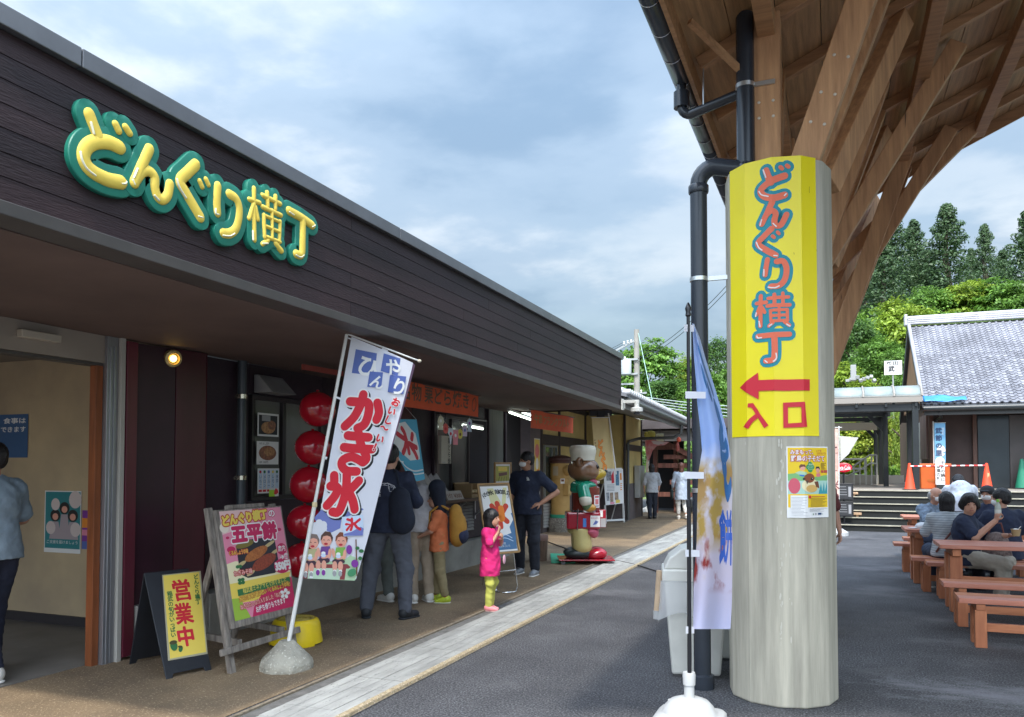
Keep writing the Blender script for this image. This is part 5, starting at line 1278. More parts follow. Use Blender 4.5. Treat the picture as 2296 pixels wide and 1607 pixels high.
back = on(290, 1490, 2, 0) - BLf
top = BLf + vx * HB
bx = (top - (BLf + Vector((back.x, back.y, 0)))).normalized()
m = MB(); nb = ux.cross(bx).normalized(); Q = BLf + Vector((back.x, back.y, 0)); HBb = (top - Q).length
F_ = [m.pt(Q + ux * a + bx * b * HBb / HB + nb * .004) for a, b in P]; G_ = [m.pt(Q + ux * a + bx * b * HBb / HB - nb * .008) for a, b in P]
m.face(F_); m.face(G_); [m.face((F_[i], F_[(i + 1) % 8], G_[(i + 1) % 8], G_[i])) for i in range(8)]
m.build('back_board', BBLK, ab, w=True, bevel=.004)
s = Sheet(BLf + nB * .002, ux, vx, Z3b)
s.zpoly(pm('clear_cover', (0.40, 0.36, 0.24)), (415, 1238), (676, 1192), (630, 645), (376, 672))
s.zpoly(YELLOW, (428, 1225), (667, 1180), (620, 652), (383, 677))
s.ztext('営', RED, 464, 832, 124, (572, 818), fat=.0052); s.ztext('業', RED, 474, 988, 124, (584, 972), fat=.0050); s.ztext('中', RED, 492, 1134, 116, (590, 1120), fat=.0060)
for i, ch in enumerate('稲武の旬がいっぱい'): s.ztext(ch, GREEN, 411 + i * 2.9, 812 + i * 34, 31, fat=.0012)
for i, ch in enumerate('どんぐり横丁'): s.ztext(ch, GREEN, 583 + i * 2.8, 700 + i * 33, 30, fat=.0012)
s.zell(GREEN, 452, 1140, 24, 34, rot=-.2); s.zell(pm('acorn_cap', (0.07, 0.06, 0.02)), 448, 1118, 26, 14, rot=-.2); s.zell(GREEN, 497, 1160, 14, 22, rot=.2); s.zell(pm('acorn_cap', (0, 0, 0)), 494, 1146, 15, 8)
s.done('poster', ab)
# ---- weathered wooden menu board
WOLD = mat('weathered_wood', (0.27, 0.235, 0.20), 0.85, 0.5, 4, 0.5, 18, col2=(0.12, 0.10, 0.085), stretch=(8, 8, 0.8))
LF, RF = on(*Z3b(850, 1322), 2, 0), on(*Z3b(1262, 1180), 2, 0)
tl = on(*Z3b(735, 230), 0, LF.x - .25)
mb_ = thing('menu_board', 'weathered wooden stand with a pink and yellow grilled rice cake poster', 'menu board', (LF + RF) / 2)
ux = (RF - LF).normalized(); nM = ux.cross(tl - LF).normalized(); vx = nM.cross(ux); WM = (RF - LF).length; HM = (tl - LF).dot(vx)
u0 = min((tl - LF).dot(ux), 0.0)
for a in (.0, WM):
 m = slab(LF, ux, vx, nM, a - .028, a + .028, 0, HM + .005, -.04, .0); m.build('leg', WOLD, mb_, w=True, bevel=.004)
for a in (.17, WM - .06):
 top = LF + ux * a + vx * (HM - .1) - nM * .045; ft = Vector((top.x - .42, top.y + .07, 0)); m = MB(); m.bar(top, ft, .05, .03, up=(0, 1, 0)); m.build('back_leg', WOLD, mb_, w=True, bevel=.004)
 m = MB(); m.bar(LF + ux * a + vx * .20 - nM * .05, Vector((ft.x + .08, ft.y, .2)), .03, .05); m.build('side_rail', WOLD, mb_, w=True, bevel=.003)
m = slab(LF, ux, vx, nM, -.12, WM + .06, .15, .20, .001, .03); m.build('front_rail', WOLD, mb_, w=True, bevel=.004)
s = Sheet(LF + nM * .031, ux, vx, Z3b)
A_, B_ = s.uv(735, 230), s.uv(1255, 945)
c_ = [s.uv(*q) for q in ((735, 230), (1185, 225), (1255, 945), (820, 1005))]
ul, ur, vt, vb = (c_[0][0] + c_[3][0]) / 2, (c_[1][0] + c_[2][0]) / 2, (c_[0][1] + c_[1][1]) / 2, (c_[2][1] + c_[3][1]) / 2
m = slab(LF, ux, vx, nM, ul, ur, vb, vt, .004, .03); m.build('panel', WOLD, mb_, w=True, bevel=.004)
m = slab(LF, ux, vx, nM, ul + .16, ur - .2, vt + .002, vt + .035, -.02, .02); m.build('top_rail', WOLD, mb_, w=True, bevel=.004)
zp = [s.uv(*q) for q in ((770, 238), (1178, 235), (1240, 905), (832, 955))]
pl_, pr_, pt_, pb_ = (zp[0][0] + zp[3][0]) / 2, (zp[1][0] + zp[2][0]) / 2, (zp[0][1] + zp[1][1]) / 2, (zp[2][1] + zp[3][1]) / 2
Z7 = lambda a, b: (lerp(pl_, pr_, (a - 20) / 740.0), lerp(pt_, pb_, (b - 105) / 1270.0))
# the poster is drawn on its own flat grid: 0..760 across, 105..1375 down
def mp(mt, *ab): s.poly([Z7(*p) for p in ab][::-1], mt)
def me_(mt, a, b, ra, rb, rot=0.0): mp(mt, *[(a + ra * cos(t) * cos(rot) - rb * sin(t) * sin(rot), b + ra * cos(t) * sin(rot) + rb * sin(t) * cos(rot)) for t in (2 * pi * i / 20 for i in range(20))])
mp(PINK, (20, 105), (760, 105), (760, 1375), (20, 1375))
mp(pm('pale_pink', (0.78, 0.52, 0.50)), (20, 105), (400, 105), (330, 300), (20, 380)); me_(pm('pale_cream', (0.80, 0.70, 0.58)), 50, 300, 50, 60)
mp(CREAMP, (20, 720), (120, 700), (760, 900), (760, 1000), (20, 1100)); mp(YELLOW, (20, 950), (760, 940), (700, 1060), (300, 1200), (20, 1180)); mp(pm('lime_print', (0.32, 0.48, 0.05)), (20, 1120), (110, 1130), (200, 1375), (20, 1375)); mp(MAGENTA, (430, 1060), (760, 1010), (760, 1375), (220, 1375), (250, 1270))
for a, b, r in ((70, 420, 20), (90, 560, 46), (700, 390, 26), (100, 600, 40)): me_(MAGENTA, a, b, r, r * .8)
PLT = pm('plate_dark', (0.022, 0.022, 0.03))
mp(PLT, (150, 520), (230, 470), (560, 470), (620, 520), (630, 860), (560, 920), (230, 920), (150, 860))
me_(pm('leaf_side', (0.20, 0.15, 0.03)), 250, 520, 110, 40, -.2)
me_(pm('stick', (0.55, 0.42, 0.20)), 540, 560, 85, 20, -.45); me_(pm('stick', (0, 0, 0)), 180, 745, 60, 22, -.45)
GRILL = mat('print_grilled_rice', (0.42, 0.15, 0.035), 0.5, 0.5, 60, col2=(0.28, 0.07, 0.02)); GRILL2 = mat('print_grilled_miso', (0.30, 0.055, 0.025), 0.5, 0.5, 60, col2=(0.17, 0.03, 0.015))
me_(GRILL, 370, 650, 155, 62, -.42); me_(pm('stick', (0, 0, 0)), 600, 660, 60, 20, -.45); me_(GRILL2, 450, 765, 165, 75, -.42); me_(pm('stick', (0, 0, 0)), 270, 870, 55, 20, -.45)
LU = (pr_ - pl_) / 740.0; LV = (pt_ - pb_) / 1270.0
s.text('どんぐり横丁', *Z7(42, 270), 125 * LV, YELLOW, bold=.02, w=530 * LU, rot=.06, rim=(pm('brick', (0.50, 0.06, 0.03)), 9 * LU), fat=5 * LU); s.text('の', *Z7(590, 215), 105 * LV, WHITE, bold=.03, w=80 * LU, rim=(MAGENTA, 6 * LU))
s.text('五平餅', *Z7(120, 470), 215 * LV, MAGENTA, w=535 * LU, rim=(WHITE, 10 * LU), fat=11 * LU)
s.text('くるみしょうゆ味', *Z7(60, 625), 60 * LV, YELLOW, w=215 * LU, bold=.01, rim=(pm('brick', (0, 0, 0)), 5 * LU)); s.text('ねぎみそ味', *Z7(80, 868), 66 * LV, pm('pale_pink', (0, 0, 0)), w=210 * LU, bold=.01, rim=(pm('brick', (0, 0, 0)), 5 * LU))
me_(MAGENTA, 690, 640, 62, 75); me_(MAGENTA, 665, 850, 105, 92)
s.text('店内', *Z7(640, 660), 80 * LV, WHITE, w=95 * LU, bold=.02); s.text('➔奥', *Z7(650, 765), 80 * LV, WHITE, w=110 * LU, bold=.02); s.text('350円', *Z7(575, 890), 125 * LV, WHITE, w=190 * LU, rim=(MAGENTA, 6 * LU), fat=6 * LU)
for a, b in ((130, 770), (160, 770), (130, 925), (165, 925), (130, 960), (165, 960)): me_(GREEN, a, b, 22, 20)
mp(GREEN, (90, 1030), (735, 1000), (735, 1075), (90, 1105))
s.text('稲武産ミネアサヒで作りました', *Z7(150, 1082), 70 * LV, YELLOW, w=535 * LU, rot=.045, bold=.01)
BRK = pm('brick', (0, 0, 0))
s.text('大豆の風味が香ばしい「くるみしょうゆ味」', *Z7(95, 1172), 68 * LV, YELLOW, w=630 * LU, rot=.07, bold=.01, rim=(pm('rust', (0.45, 0.14, 0.02)), 4 * LU)); s.text('ねぎのたっぷり入りました「ねぎみそ味」', *Z7(95, 1262), 64 * LV, pm('pale_pink', (0, 0, 0)), w=610 * LU, rot=.07, bold=.01, rim=(BRK, 4 * LU))
s.text('お持ち帰りもできます', *Z7(265, 1335), 80 * LV, WHITE, w=370 * LU, rot=.06, bold=.02)
for t in range(5): me_(WHITE, 640 + 40 * cos(t * 1.257), 1195 + 40 * sin(t * 1.257), 26, 20, t * 1.257)
s.done('poster', mb_)
# ---- shaved ice banner on a leaning white pole
pb0 = on(643, 1462, 1, 5.06); dpt = (pb0 - EYE).dot(_FP)
ptop = at(778, 746, dpt + .06)
barR, barL = at(940, 809, dpt + .42), at(739, 733, dpt - .03)
kb = thing('banner_flag', 'white shaved ice banner with big red characters on a leaning white pole', 'banner', pb0)
PW_ = mat('pole_white', (0.74, 0.73, 0.70), 0.35, 0.12, 4)
m = MB(); m.tube([pb0, pb0.lerp(ptop, .46)], .0165, 10); m.tube([pb0.lerp(ptop, .46), pb0.lerp(ptop, 1.01)], .013, 10); m.build('pole', PW_, kb, w=True, smooth=60)
m = MB(); m.lathe([(.016, -.02), (.020, -.015), (.020, .015), (.016, .02)], pb0.lerp(ptop, .46), 10); m.build('pole_joint', mat('joint_cream', (0.62, 0.50, 0.28), 0.5), kb, w=True)
m = MB(); m.tube([barL, barR], .007, 8); m.build('crossbar', PW_, kb, w=True); m = MB(); m.ell(ptop, (.017, .017, .02)); m.ell(barR, (.018, .018, .014)); m.build('pole_cap', mat('cap_cream', (0.55, 0.50, 0.38), 0.5), kb, w=True, smooth=180)
Z4 = zoomdef(900, 1200, 0.4978); ZI = zoomdef(1120, 1900, 0.2488)
ct = at(*Z4(880, 165), dpt + .09); ctr = at(*Z4(1350, 360), dpt + .40); cbl = at(*Z4(560, 1998), dpt + .06)
s = Sheet(ct, ctr - ct, ct - cbl, Z4)
CLOTHW = mat('banner_cloth', (0.70, 0.70, 0.76), 0.8, 0.06, 2)
s.zpoly(CLOTHW, (880, 162), (1350, 362), (1025, 1620), (908, 2014), (553, 1998))
BASE_ = s.lay = s.lay + .0006; s.EPS = .00018; s.zd = ZI
PB = pm('poster_blue', (0.16, 0.19, 0.46))
s.zpoly(PB, (300, 285), (420, 150), (700, 170), (960, 200), (720, 300), (700, 440), (560, 510), (480, 470), (440, 380), (330, 330)); s.zpoly(PB, (860, 165), (1040, 135), (1060, 160), (960, 185), (880, 190))
for a, b, r in ((330, 400, 55), (380, 360, 55), (440, 390, 60), (420, 440, 80), (330, 480, 80), (300, 440, 50)): s.zell(pm('cloud_white', (0.66, 0.66, 0.70)), a, b, r, r)
s.zpoly(LGREEN, (175, 960), (520, 940), (700, 960), (850, 850), (960, 900), (985, 960), (915, 1235), (140, 1215)); s.zpoly(pm('lawn', (0.50, 0.66, 0.50)), (215, 1055), (780, 1055), (760, 1225), (200, 1215))
BEN = pm('bench_maroon', (0.25, 0.045, 0.05))
s.zpoly(BEN, (190, 1000), (800, 985), (850, 1030), (820, 1055), (190, 1048)); s.zpoly(BEN, (705, 1050), (785, 1050), (760, 1225), (690, 1225)); s.zpoly(BEN, (150, 1050), (225, 1050), (205, 1215), (140, 1215))
for hx, hy, hair, top_, legx, shoe in ((285, 650, pm('hair_grey', (0.20, 0.15, 0.13)), pm('olive', (0.45, 0.42, 0.22)), 225, GREYP), (485, 610, pm('hair_dark', (0.09, 0.045, 0.035)), pm('violet', (0.15, 0.06, 0.26)), 410, PURPLE), (705, 620, pm('hair_brown', (0.20, 0.06, 0.03)), pm('leafgreen', (0.20, 0.42, 0.08)), 655, GREYP)):
 s.zpoly(top_, (hx - 75, hy + 110), (hx + 60, hy + 105), (hx + 55, hy + 310), (hx - 110, hy + 310)); s.zell(pm('shorts', (0.06, 0.03, 0.05)), hx - 40, hy + 325, 95, 45)
 for k in (-45, 40): s.zell(SKINP, legx + k, hy + 395, 38, 75); s.zell(WHITE, legx + k, hy + 470, 25, 22); s.zell(shoe, legx + k - 5, hy + 510, 28, 45)
 s.zell(SKINP, hx + 50, hy + 215, 26, 80, rot=.1); s.zell(SKINP, hx - 5, hy + 265, 75, 24, rot=-.25); s.zell(SKINP, hx - 115, hy + 195, 26, 75, rot=-.2)
 s.zell(SKINP, hx, hy + 10, 82, 98); s.zpoly(hair, (hx - 90, hy + 20), (hx - 80, hy - 60), (hx - 20, hy - 125), (hx + 60, hy - 115), (hx + 100, hy - 30), (hx + 85, hy + 40), (hx + 62, hy - 40), (hx + 10, hy - 60), (hx - 50, hy - 45), (hx - 66, hy))
 for k in (-38, 32): s.zstroke(BLACK, 4, (hx + k - 14, hy + 12), (hx + k, hy + 4), (hx + k + 14, hy + 12))
 s.zell(pm('mouth', (0.45, 0.02, 0.04)), hx - 8, hy + 68, 30, 18); s.zell(WHITE, hx - 45, hy + 210, 32, 26); s.zell(LBLUE, hx - 45, hy + 245, 38, 30)
s.zpoly(LBLUE, (715, 265), (1040, 232), (1040, 540), (740, 560)); s.zpoly(PB, (750, 520), (860, 490), (1000, 410), (1045, 440), (1030, 545), (745, 550))
s.zd = Z4
for a, b in ((1050, 1600),): pass
s.zd = ZI
for P in ([(800, 300), (860, 320)], [(780, 375), (850, 380), (790, 460)], [(865, 290), (870, 400), (850, 460)], [(985, 300), (900, 370)], [(900, 360), (940, 420), (990, 450)]): s.zstroke(RED, 20, *P, sm=False)
s.zstroke(BROWNP, 9, (925, 610), (930, 900), (935, 1150)); s.zell(PURPLE, 822, 760, 45, 72); s.zell(PURPLE, 905, 970, 55, 60); s.zell(GREEN, 945, 735, 32, 26); s.zell(GREEN, 1005, 780, 38, 28); s.zell(GREEN, 985, 890, 30, 30); s.zell(pm('leaf_teal', (0.06, 0.26, 0.12)), 860, 1110, 70, 55, rot=-.6)
s.zd = Z4; s.lay = BASE_; s.EPS = .0009
for pts, ch, hh in (([(882, 440), (1052, 462), (1068, 290), (912, 258)], 'ひ', 150), ([(1095, 425), (1225, 462), (1248, 330), (1118, 290)], 'や', 125), ([(997, 545), (1100, 553), (1112, 435), (1015, 428)], 'ん', 98), ([(1148, 585), (1270, 600), (1292, 467), (1165, 453)], 'り', 120)):
 s.zpoly(BLUEP, *pts)
 cx_ = sum(p[0] for p in pts) / 4; cy_ = sum(p[1] for p in pts) / 4
 s.ztext(ch, WHITE, cx_ - hh * .50, cy_ + hh * .36, hh, bold=.028, rot=-.06)
KAKI = [[(868, 658), (940, 662), (1002, 668), (1008, 740), (978, 830), (925, 862)], [(968, 604), (948, 680), (900, 775), (828, 848)], [(1072, 668), (1084, 740), (1066, 796)],
  [(852, 918), (930, 926), (1008, 932)], [(822, 1008), (920, 1018), (1035, 1022)], [(932, 898), (952, 990), (992, 1085), (965, 1122)], [(965, 1122), (885, 1082), (815, 1105), (806, 1150), (845, 1188), (918, 1192)],
  [(842, 1216), (836, 1320), (812, 1420), (775, 1500), (732, 1500)], [(745, 1222), (746, 1270)], [(716, 1304), (772, 1318), (748, 1380), (688, 1452)], [(934, 1262), (880, 1318), (846, 1345)], [(852, 1342), (885, 1415), (898, 1480)]]
s.lay = BASE_; s.EPS = .0003
for P in KAKI: s.zstroke(BLACK, 47, *[(a + 13, b + 13) for a, b in P])
for P in KAKI: s.zstroke(WHITE, 46, *P)
for P in KAKI: s.zstroke(RED, 34, *P)
for ch, a, b in zip('おいし～い！', (1168, 1138, 1112, 1082, 1050, 1026), (672, 738, 808, 870, 950, 1022)):
 s.ztext(ch, RED, a, b, 62, rim=(WHITE, .004), fat=.004, rot=-.12)
cu, cv = [i * .045 for i in range(1, 18)], [-i * .06 for i in range(0, 40)]
def clothfn(sh, amp):
 def fn(u, v):
  n = sh.n; w_ = amp * (sin(4 * v + 4 * u) * .6 + .5 * sin(7 * u + 2.3 * v)) * min(1, abs(u) * 3)
  return (sh.o + sh.ux * u + sh.vx * v + n * w_, n)
 return fn
o = s.build('cloth', kb, clothfn(s, .022), cuts_u=cu, cuts_v=cv, w=True)
m = MB(); m.grid(lambda u, v: clothfn(s, .022)(*[(1 - u) * (1 - v) * a + u * (1 - v) * b + u * v * c + (1 - u) * v * d for a, b, c, d in zip(s.uv(1351, 362), s.uv(1375, 380), s.uv(955, 1885), s.uv(925, 1900))])[0] - s.n * .02 * u, 2, 12)
m.build('cloth_edge', mat('banner_edge', (0.25, 0.14, 0.22), 0.8), kb, w=True, fix=False)
for P in ((862, 180), (1130, 262), (765, 628), (668, 1082), (690, 1290) if False else (668, 1082)):
 pass
lo = MB()
for (a, b), (c, d) in (((846, 165), (905, 200)), ((1112, 240), (1145, 300)), ((748, 612), (792, 645)), ((655, 1070), (686, 1102)), ((560, 1990), (580, 2010))):
 p, r_ = s.uv(a, b), s.uv(c, d)
 lo.poly([s.o + s.ux * x + s.vx * y + s.n * .008 for x, y in ((p[0], p[1]), (r_[0], p[1]), (r_[0], r_[1]), (p[0], r_[1]))])
tag(lo.build('loop', mat('loop_white', (0.72, 0.72, 0.74), 0.7), kb, w=True, fix=False), kind='stuff')
# ---- hanging ice flag
fo = at(*Z4(1228, 792), 8.75); fr = at(*Z4(1378, 796), 9.15); fb = at(*Z4(1328, 1250), 8.75)
fl = thing('ice_flag', 'small light blue hanging flag with a red ice character beside the big banner', 'flag', fo)
s = Sheet(fo, fr - fo, fo - fb, Z4)
CY = pm('cyan', (0.10, 0.42, 0.60), 0.75)
s.zpoly(CY, (1215, 792), (1378, 796), (1442, 1252), (1380, 1270), (1322, 1246), (1185, 985))
s.zpoly(WHITE, (1222, 830), (1290, 812), (1335, 870), (1368, 900), (1395, 1010), (1405, 1100), (1330, 1110), (1240, 1030), (1192, 960))
for P in ([(1265, 865), (1285, 900), (1300, 960)], [(1230, 905), (1280, 940)], [(1345, 910), (1340, 945)], [(1300, 950), (1290, 1010), (1275, 1050)], [(1320, 980), (1375, 1010)], [(1335, 1000), (1365, 1050), (1380, 1085)], [(1310, 990), (1320, 1050)]): s.zstroke(RED, 20, *P)
for P in ([(1265, 1120), (1300, 1160), (1360, 1190), (1425, 1180)], [(1300, 1190), (1360, 1215), (1432, 1205)], [(1240, 1090), (1255, 1115), (1275, 1120)]): s.zstroke(WHITE, 5, *P)
s.done('cloth', fl)
m = MB(); m.tube([at(*Z4(1376, 797), 9.15), at(*Z4(1292, 700), 9.15)], .003, 5); m.build('string', mat('string', (0.5, 0.45, 0.45), 0.8), fl, w=True)
# ---- orange cloth signs under the eaves
ORC = mat('orange_cloth', (0.66, 0.095, 0.030), 0.8, 0.12, 3)
INK = pm('ink', (0.10, 0.055, 0.03)); INK2 = pm('ink_olive', (0.30, 0.16, 0.03))
ZQ = zoomdef(1500, 1350, 0.34230)
for nm, corners, txt, ink, lab, x_ in ((0, [(60, 268), (940, 462), (945, 700), (60, 560)], '名物 栗どら焼き', INK, 'longer orange cloth sign with dark brush characters beside the big banner', -4.35), (1, [(1522, 600), (1997, 705), (1997, 880), (1520, 806)], '牛串 フランクフルト', INK2, 'shorter orange cloth sign with faded letters at the far end of the eaves', -4.1)):
 O = on(*ZQ(*corners[3]), 0, x_)
 t = thing('cloth_sign', lab, 'sign', O, group='orange cloth signs under the eaves')
 s = Sheet(O, (0, 1, 0), (0, 0, 1), ZQ)
 s.EPS = .0012; U = [s.uv(*c) for c in corners]; v0 = (U[2][1] + U[3][1]) / 2; v1 = (U[0][1] + U[1][1]) / 2; u1 = (U[1][0] + U[2][0]) / 2
 u0_ = 0 if nm else -.55
 s.rect(u0_, v0, u1, v1, ORC)
 if nm == 0: s.text(txt, .0, v0 + .10, .21, ink, w=u1 * .84, bold=.02); s.stroke([(u1 - .2, v0 + .2), (u1 - .12, v0 + .24), (u1 - .08, v0 + .15), (u1 - .15, v0 + .07), (u1 - .22, v0 + .1), (u1 - .2, v0 + .2)], .008, ink)
 else: s.text(txt, .12, v0 + .085, .16, ink, w=u1 - .4, bold=.02)
 s.build('cloth', t, lambda u, v, s=s: (s.o + s.ux * u + s.vx * v + s.n * .012 * sin(5 * u), s.n), cuts_u=[k * .06 for k in range(-10, 42)], w=True)
 m = MB(); m.tube([s.o + s.ux * (u0_ - .05) + s.vx * v1, s.o + s.ux * (u1 + .05) + s.vx * v1], .009, 6); m.build('rod', mat('rod_brown', (0.12, 0.06, 0.04), 0.6), t, w=True)
t = MB(); a, b = on(678, 816, 0, -4.6), on(768, 832, 0, -4.6); t.hexa([a + Vector((-.01, 0, -.05)), a + Vector((.01, 0, -.05)), b + Vector((.01, 0, -.05)), b + Vector((-.01, 0, -.05)), a + Vector((-.01, 0, 0)), a + Vector((.01, 0, 0)), b + Vector((.01, 0, 0)), b + Vector((-.01, 0, 0))])
tag(t.build('sign_rail', mat('rail_red', (0.30, 0.05, 0.035), 0.6)), 'thin red rail under the eaves just left of the big banner pole', 'rail')
# ---- shaved ice poster on a chrome easel
Z5 = zoomdef(1300, 1650, 0.4668)
e0, e1, e2 = at(*Z5(1195, 985), 9.72), at(*Z5(1452, 962), 9.95), at(*Z5(1108, 415), 10.02)
ez = thing('poster_easel', 'wood framed shaved ice poster on a chrome easel beside the little girl', 'easel', Vector((e0.x, e0.y, 0)))
s = Sheet(e0, e1 - e0, e2 - e0, Z5)
s.zpoly(WHITE, (1215, 968), (1435, 948), (1356, 425), (1128, 432))
DB = pm('sea_blue', (0.07, 0.17, 0.32))
s.zpoly(pm('panel_yellow', (0.70, 0.66, 0.35)), (1185, 450), (1235, 445), (1300, 560), (1290, 700), (1260, 740), (1215, 560)); s.zpoly(pm('panel_yellow', (0, 0, 0)), (1315, 440), (1345, 440), (1340, 560), (1300, 640))
s.zpoly(DB, (1212, 960), (1432, 940), (1400, 640), (1380, 650), (1400, 700), (1370, 760), (1385, 810), (1330, 830), (1290, 860), (1240, 900)); s.zpoly(WHITE, (1212, 972), (1437, 951), (1434, 938), (1210, 958))
for P in ([(1290, 850), (1340, 825), (1390, 850)], [(1265, 880), (1330, 850), (1400, 875)]): s.zstroke(LBLUE, 3, *P)
IRED = pm('ice_red', (0.60, 0.05, 0.02)); IOR = pm('ice_orange', (0.82, 0.22, 0.02))
for P in ([(1268, 570), (1280, 610), (1285, 660)], [(1225, 590), (1265, 640)], [(1230, 680), (1275, 700)], [(1340, 590), (1310, 640)], [(1310, 680), (1350, 715)], [(1290, 690), (1300, 760)], [(1260, 690), (1240, 750)]): s.zstroke(IRED, 22, *P)
for P in ([(1300, 610), (1310, 690), (1295, 690)],): s.zstroke(IOR, 26, *P)
for ch, a, b in zip('かき氷、始めました', range(1155, 1370, 24), (515, 505, 498, 492, 490, 490, 492, 495, 500)): s.ztext(ch, BLACK, a, b, 36, fat=.002)
s.zstroke(BLACK, 2, (1145, 500), (1165, 530)); s.zstroke(BLACK, 2, (1365, 490), (1355, 525))
s.ztext('今宵堂', WHITE, 1290, 905, 16); s.ztext('そばと甘味 どんぐり', WHITE, 1265, 930, 18, (1375, 922))
o = s.done('poster', ez)
FRW = mat('frame_wood', (0.42, 0.25, 0.10), 0.5, 0.25, 6)
fw, fh = s.uv(1452, 962)[0], s.uv(1108, 415)[1]; sk = s.uv(1108, 415)[0]
def sh(u, v): return s.o + s.ux * (u + sk * v / fh) + s.vx * v
for a, b in (((0, 0), (fw, 0)), ((0, fh), (fw, fh)), ((0, 0), (0, fh)), ((fw, 0), (fw, fh))):
 m = MB(); m.bar(sh(*a), sh(*b), .022, .022, up=s.n); m.build('frame', FRW, ez, w=True, bevel=.003)
m = MB(); m.hexa([sh(a, b) - s.n * c for c in (.012, .003) for a, b in ((.0, .0), (fw, 0), (fw, fh), (0, fh))]); m.build('backing', mat('board_back', (0.3, 0.22, 0.14), 0.7), ez, w=True)
CHR = mat('chrome', (0.75, 0.76, 0.76), 0.15, metal=1.0)
b0, b1 = sh(.08, .2), sh(fw - .06, .2)
m = MB()
f0 = Vector((b0.x + .05, b0.y + .05, .02)); f1 = Vector((b1.x + .04, b1.y + .05, .02)); bkf = Vector(((b0.x + b1.x) / 2 - .38, (b0.y + b1.y) / 2 + .25, .02))
m.tube([b0 - s.n * .03, f0], .011, 8); m.tube([b1 - s.n * .03, f1], .011, 8); m.tube([f0.lerp(b0, .35), f1.lerp(b1, .35)], .009, 8); m.build('easel_leg', CHR, ez, w=True, smooth=60)
m = MB(); m.tube([f0, (f0.x, f0.y - .1, .012)] + [((f0.x + f1.x) / 2 + .5 * (f1 - f0).length * 1.02 * cos(a), (f0.y + f1.y) / 2 - .1 + .12 * sin(a), .012) for a in (pi + pi * k / 8 for k in range(9))] + [f1], .010, 8); m.build('foot_ring', CHR, ez, w=True, smooth=60)
m = MB(); m.tube([sh(fw / 2, fh * .8) - s.n * .03, bkf], .010, 8); m.build('back_leg', CHR, ez, w=True)
# ---- blue sky banner beside the column
FB = on(1546, 1640, 2, 0)
dp_ = (FB - EYE).dot(_FP)
bf = thing('banner_flag', 'blue and lilac rice cake banner hanging folded on a black pole by the column', 'banner', (FB.x, FB.y, .2))
PB0, PB1 = at(1546, 1545, dp_), at(1543, 695, dp_)
BPL = mat('pole_black', (0.015, 0.015, 0.018), 0.3)
m = MB(); m.tube([PB0 - Vector((0, 0, .1)), PB0.lerp(PB1, .49)], .0125, 10); m.tube([PB0.lerp(PB1, .49), PB1], .010, 10); m.build('pole', BPL, bf, w=True, smooth=60)
m = MB(); m.lathe([(.011, -.025), (.016, -.02), (.016, .02), (.011, .025)], PB0.lerp(PB1, .49), 10); m.lathe([(.010, -.04), (.017, -.03), (.014, -.01), (.019, .01), (.012, .03), (.004, .045)], PB1, 10); m.build('pole_joint', BPL, bf, w=True, smooth=40)
rows = [(725, 1552, 1556), (760, 1554, 1570), (800, 1556, 1581), (860, 1561, 1600), (900, 1563, 1612), (960, 1570, 1628), (1010, 1574, 1636), (1060, 1566, 1642), (1110, 1564, 1642), (1160, 1563, 1641), (1215, 1562, 1643), (1290, 1556, 1642), (1350, 1555, 1641), (1410, 1554, 1638)]
NBU, NBV = 18, 52
def bpt(u, v):
 k = v * (len(rows) - 1); i = min(int(k), len(rows) - 2); f = k - i; y = lerp(rows[i][0], rows[i + 1][0], f); a, b = lerp(rows[i][1], rows[i + 1][1], f), lerp(rows[i][2], rows[i + 1][2], f)
 return at(lerp(a, b, u), y, dp_ + .03 + .10 * u + .035 * sin(u * 7 + v * 3) + .012 * sin(v * 17 + u * 4))
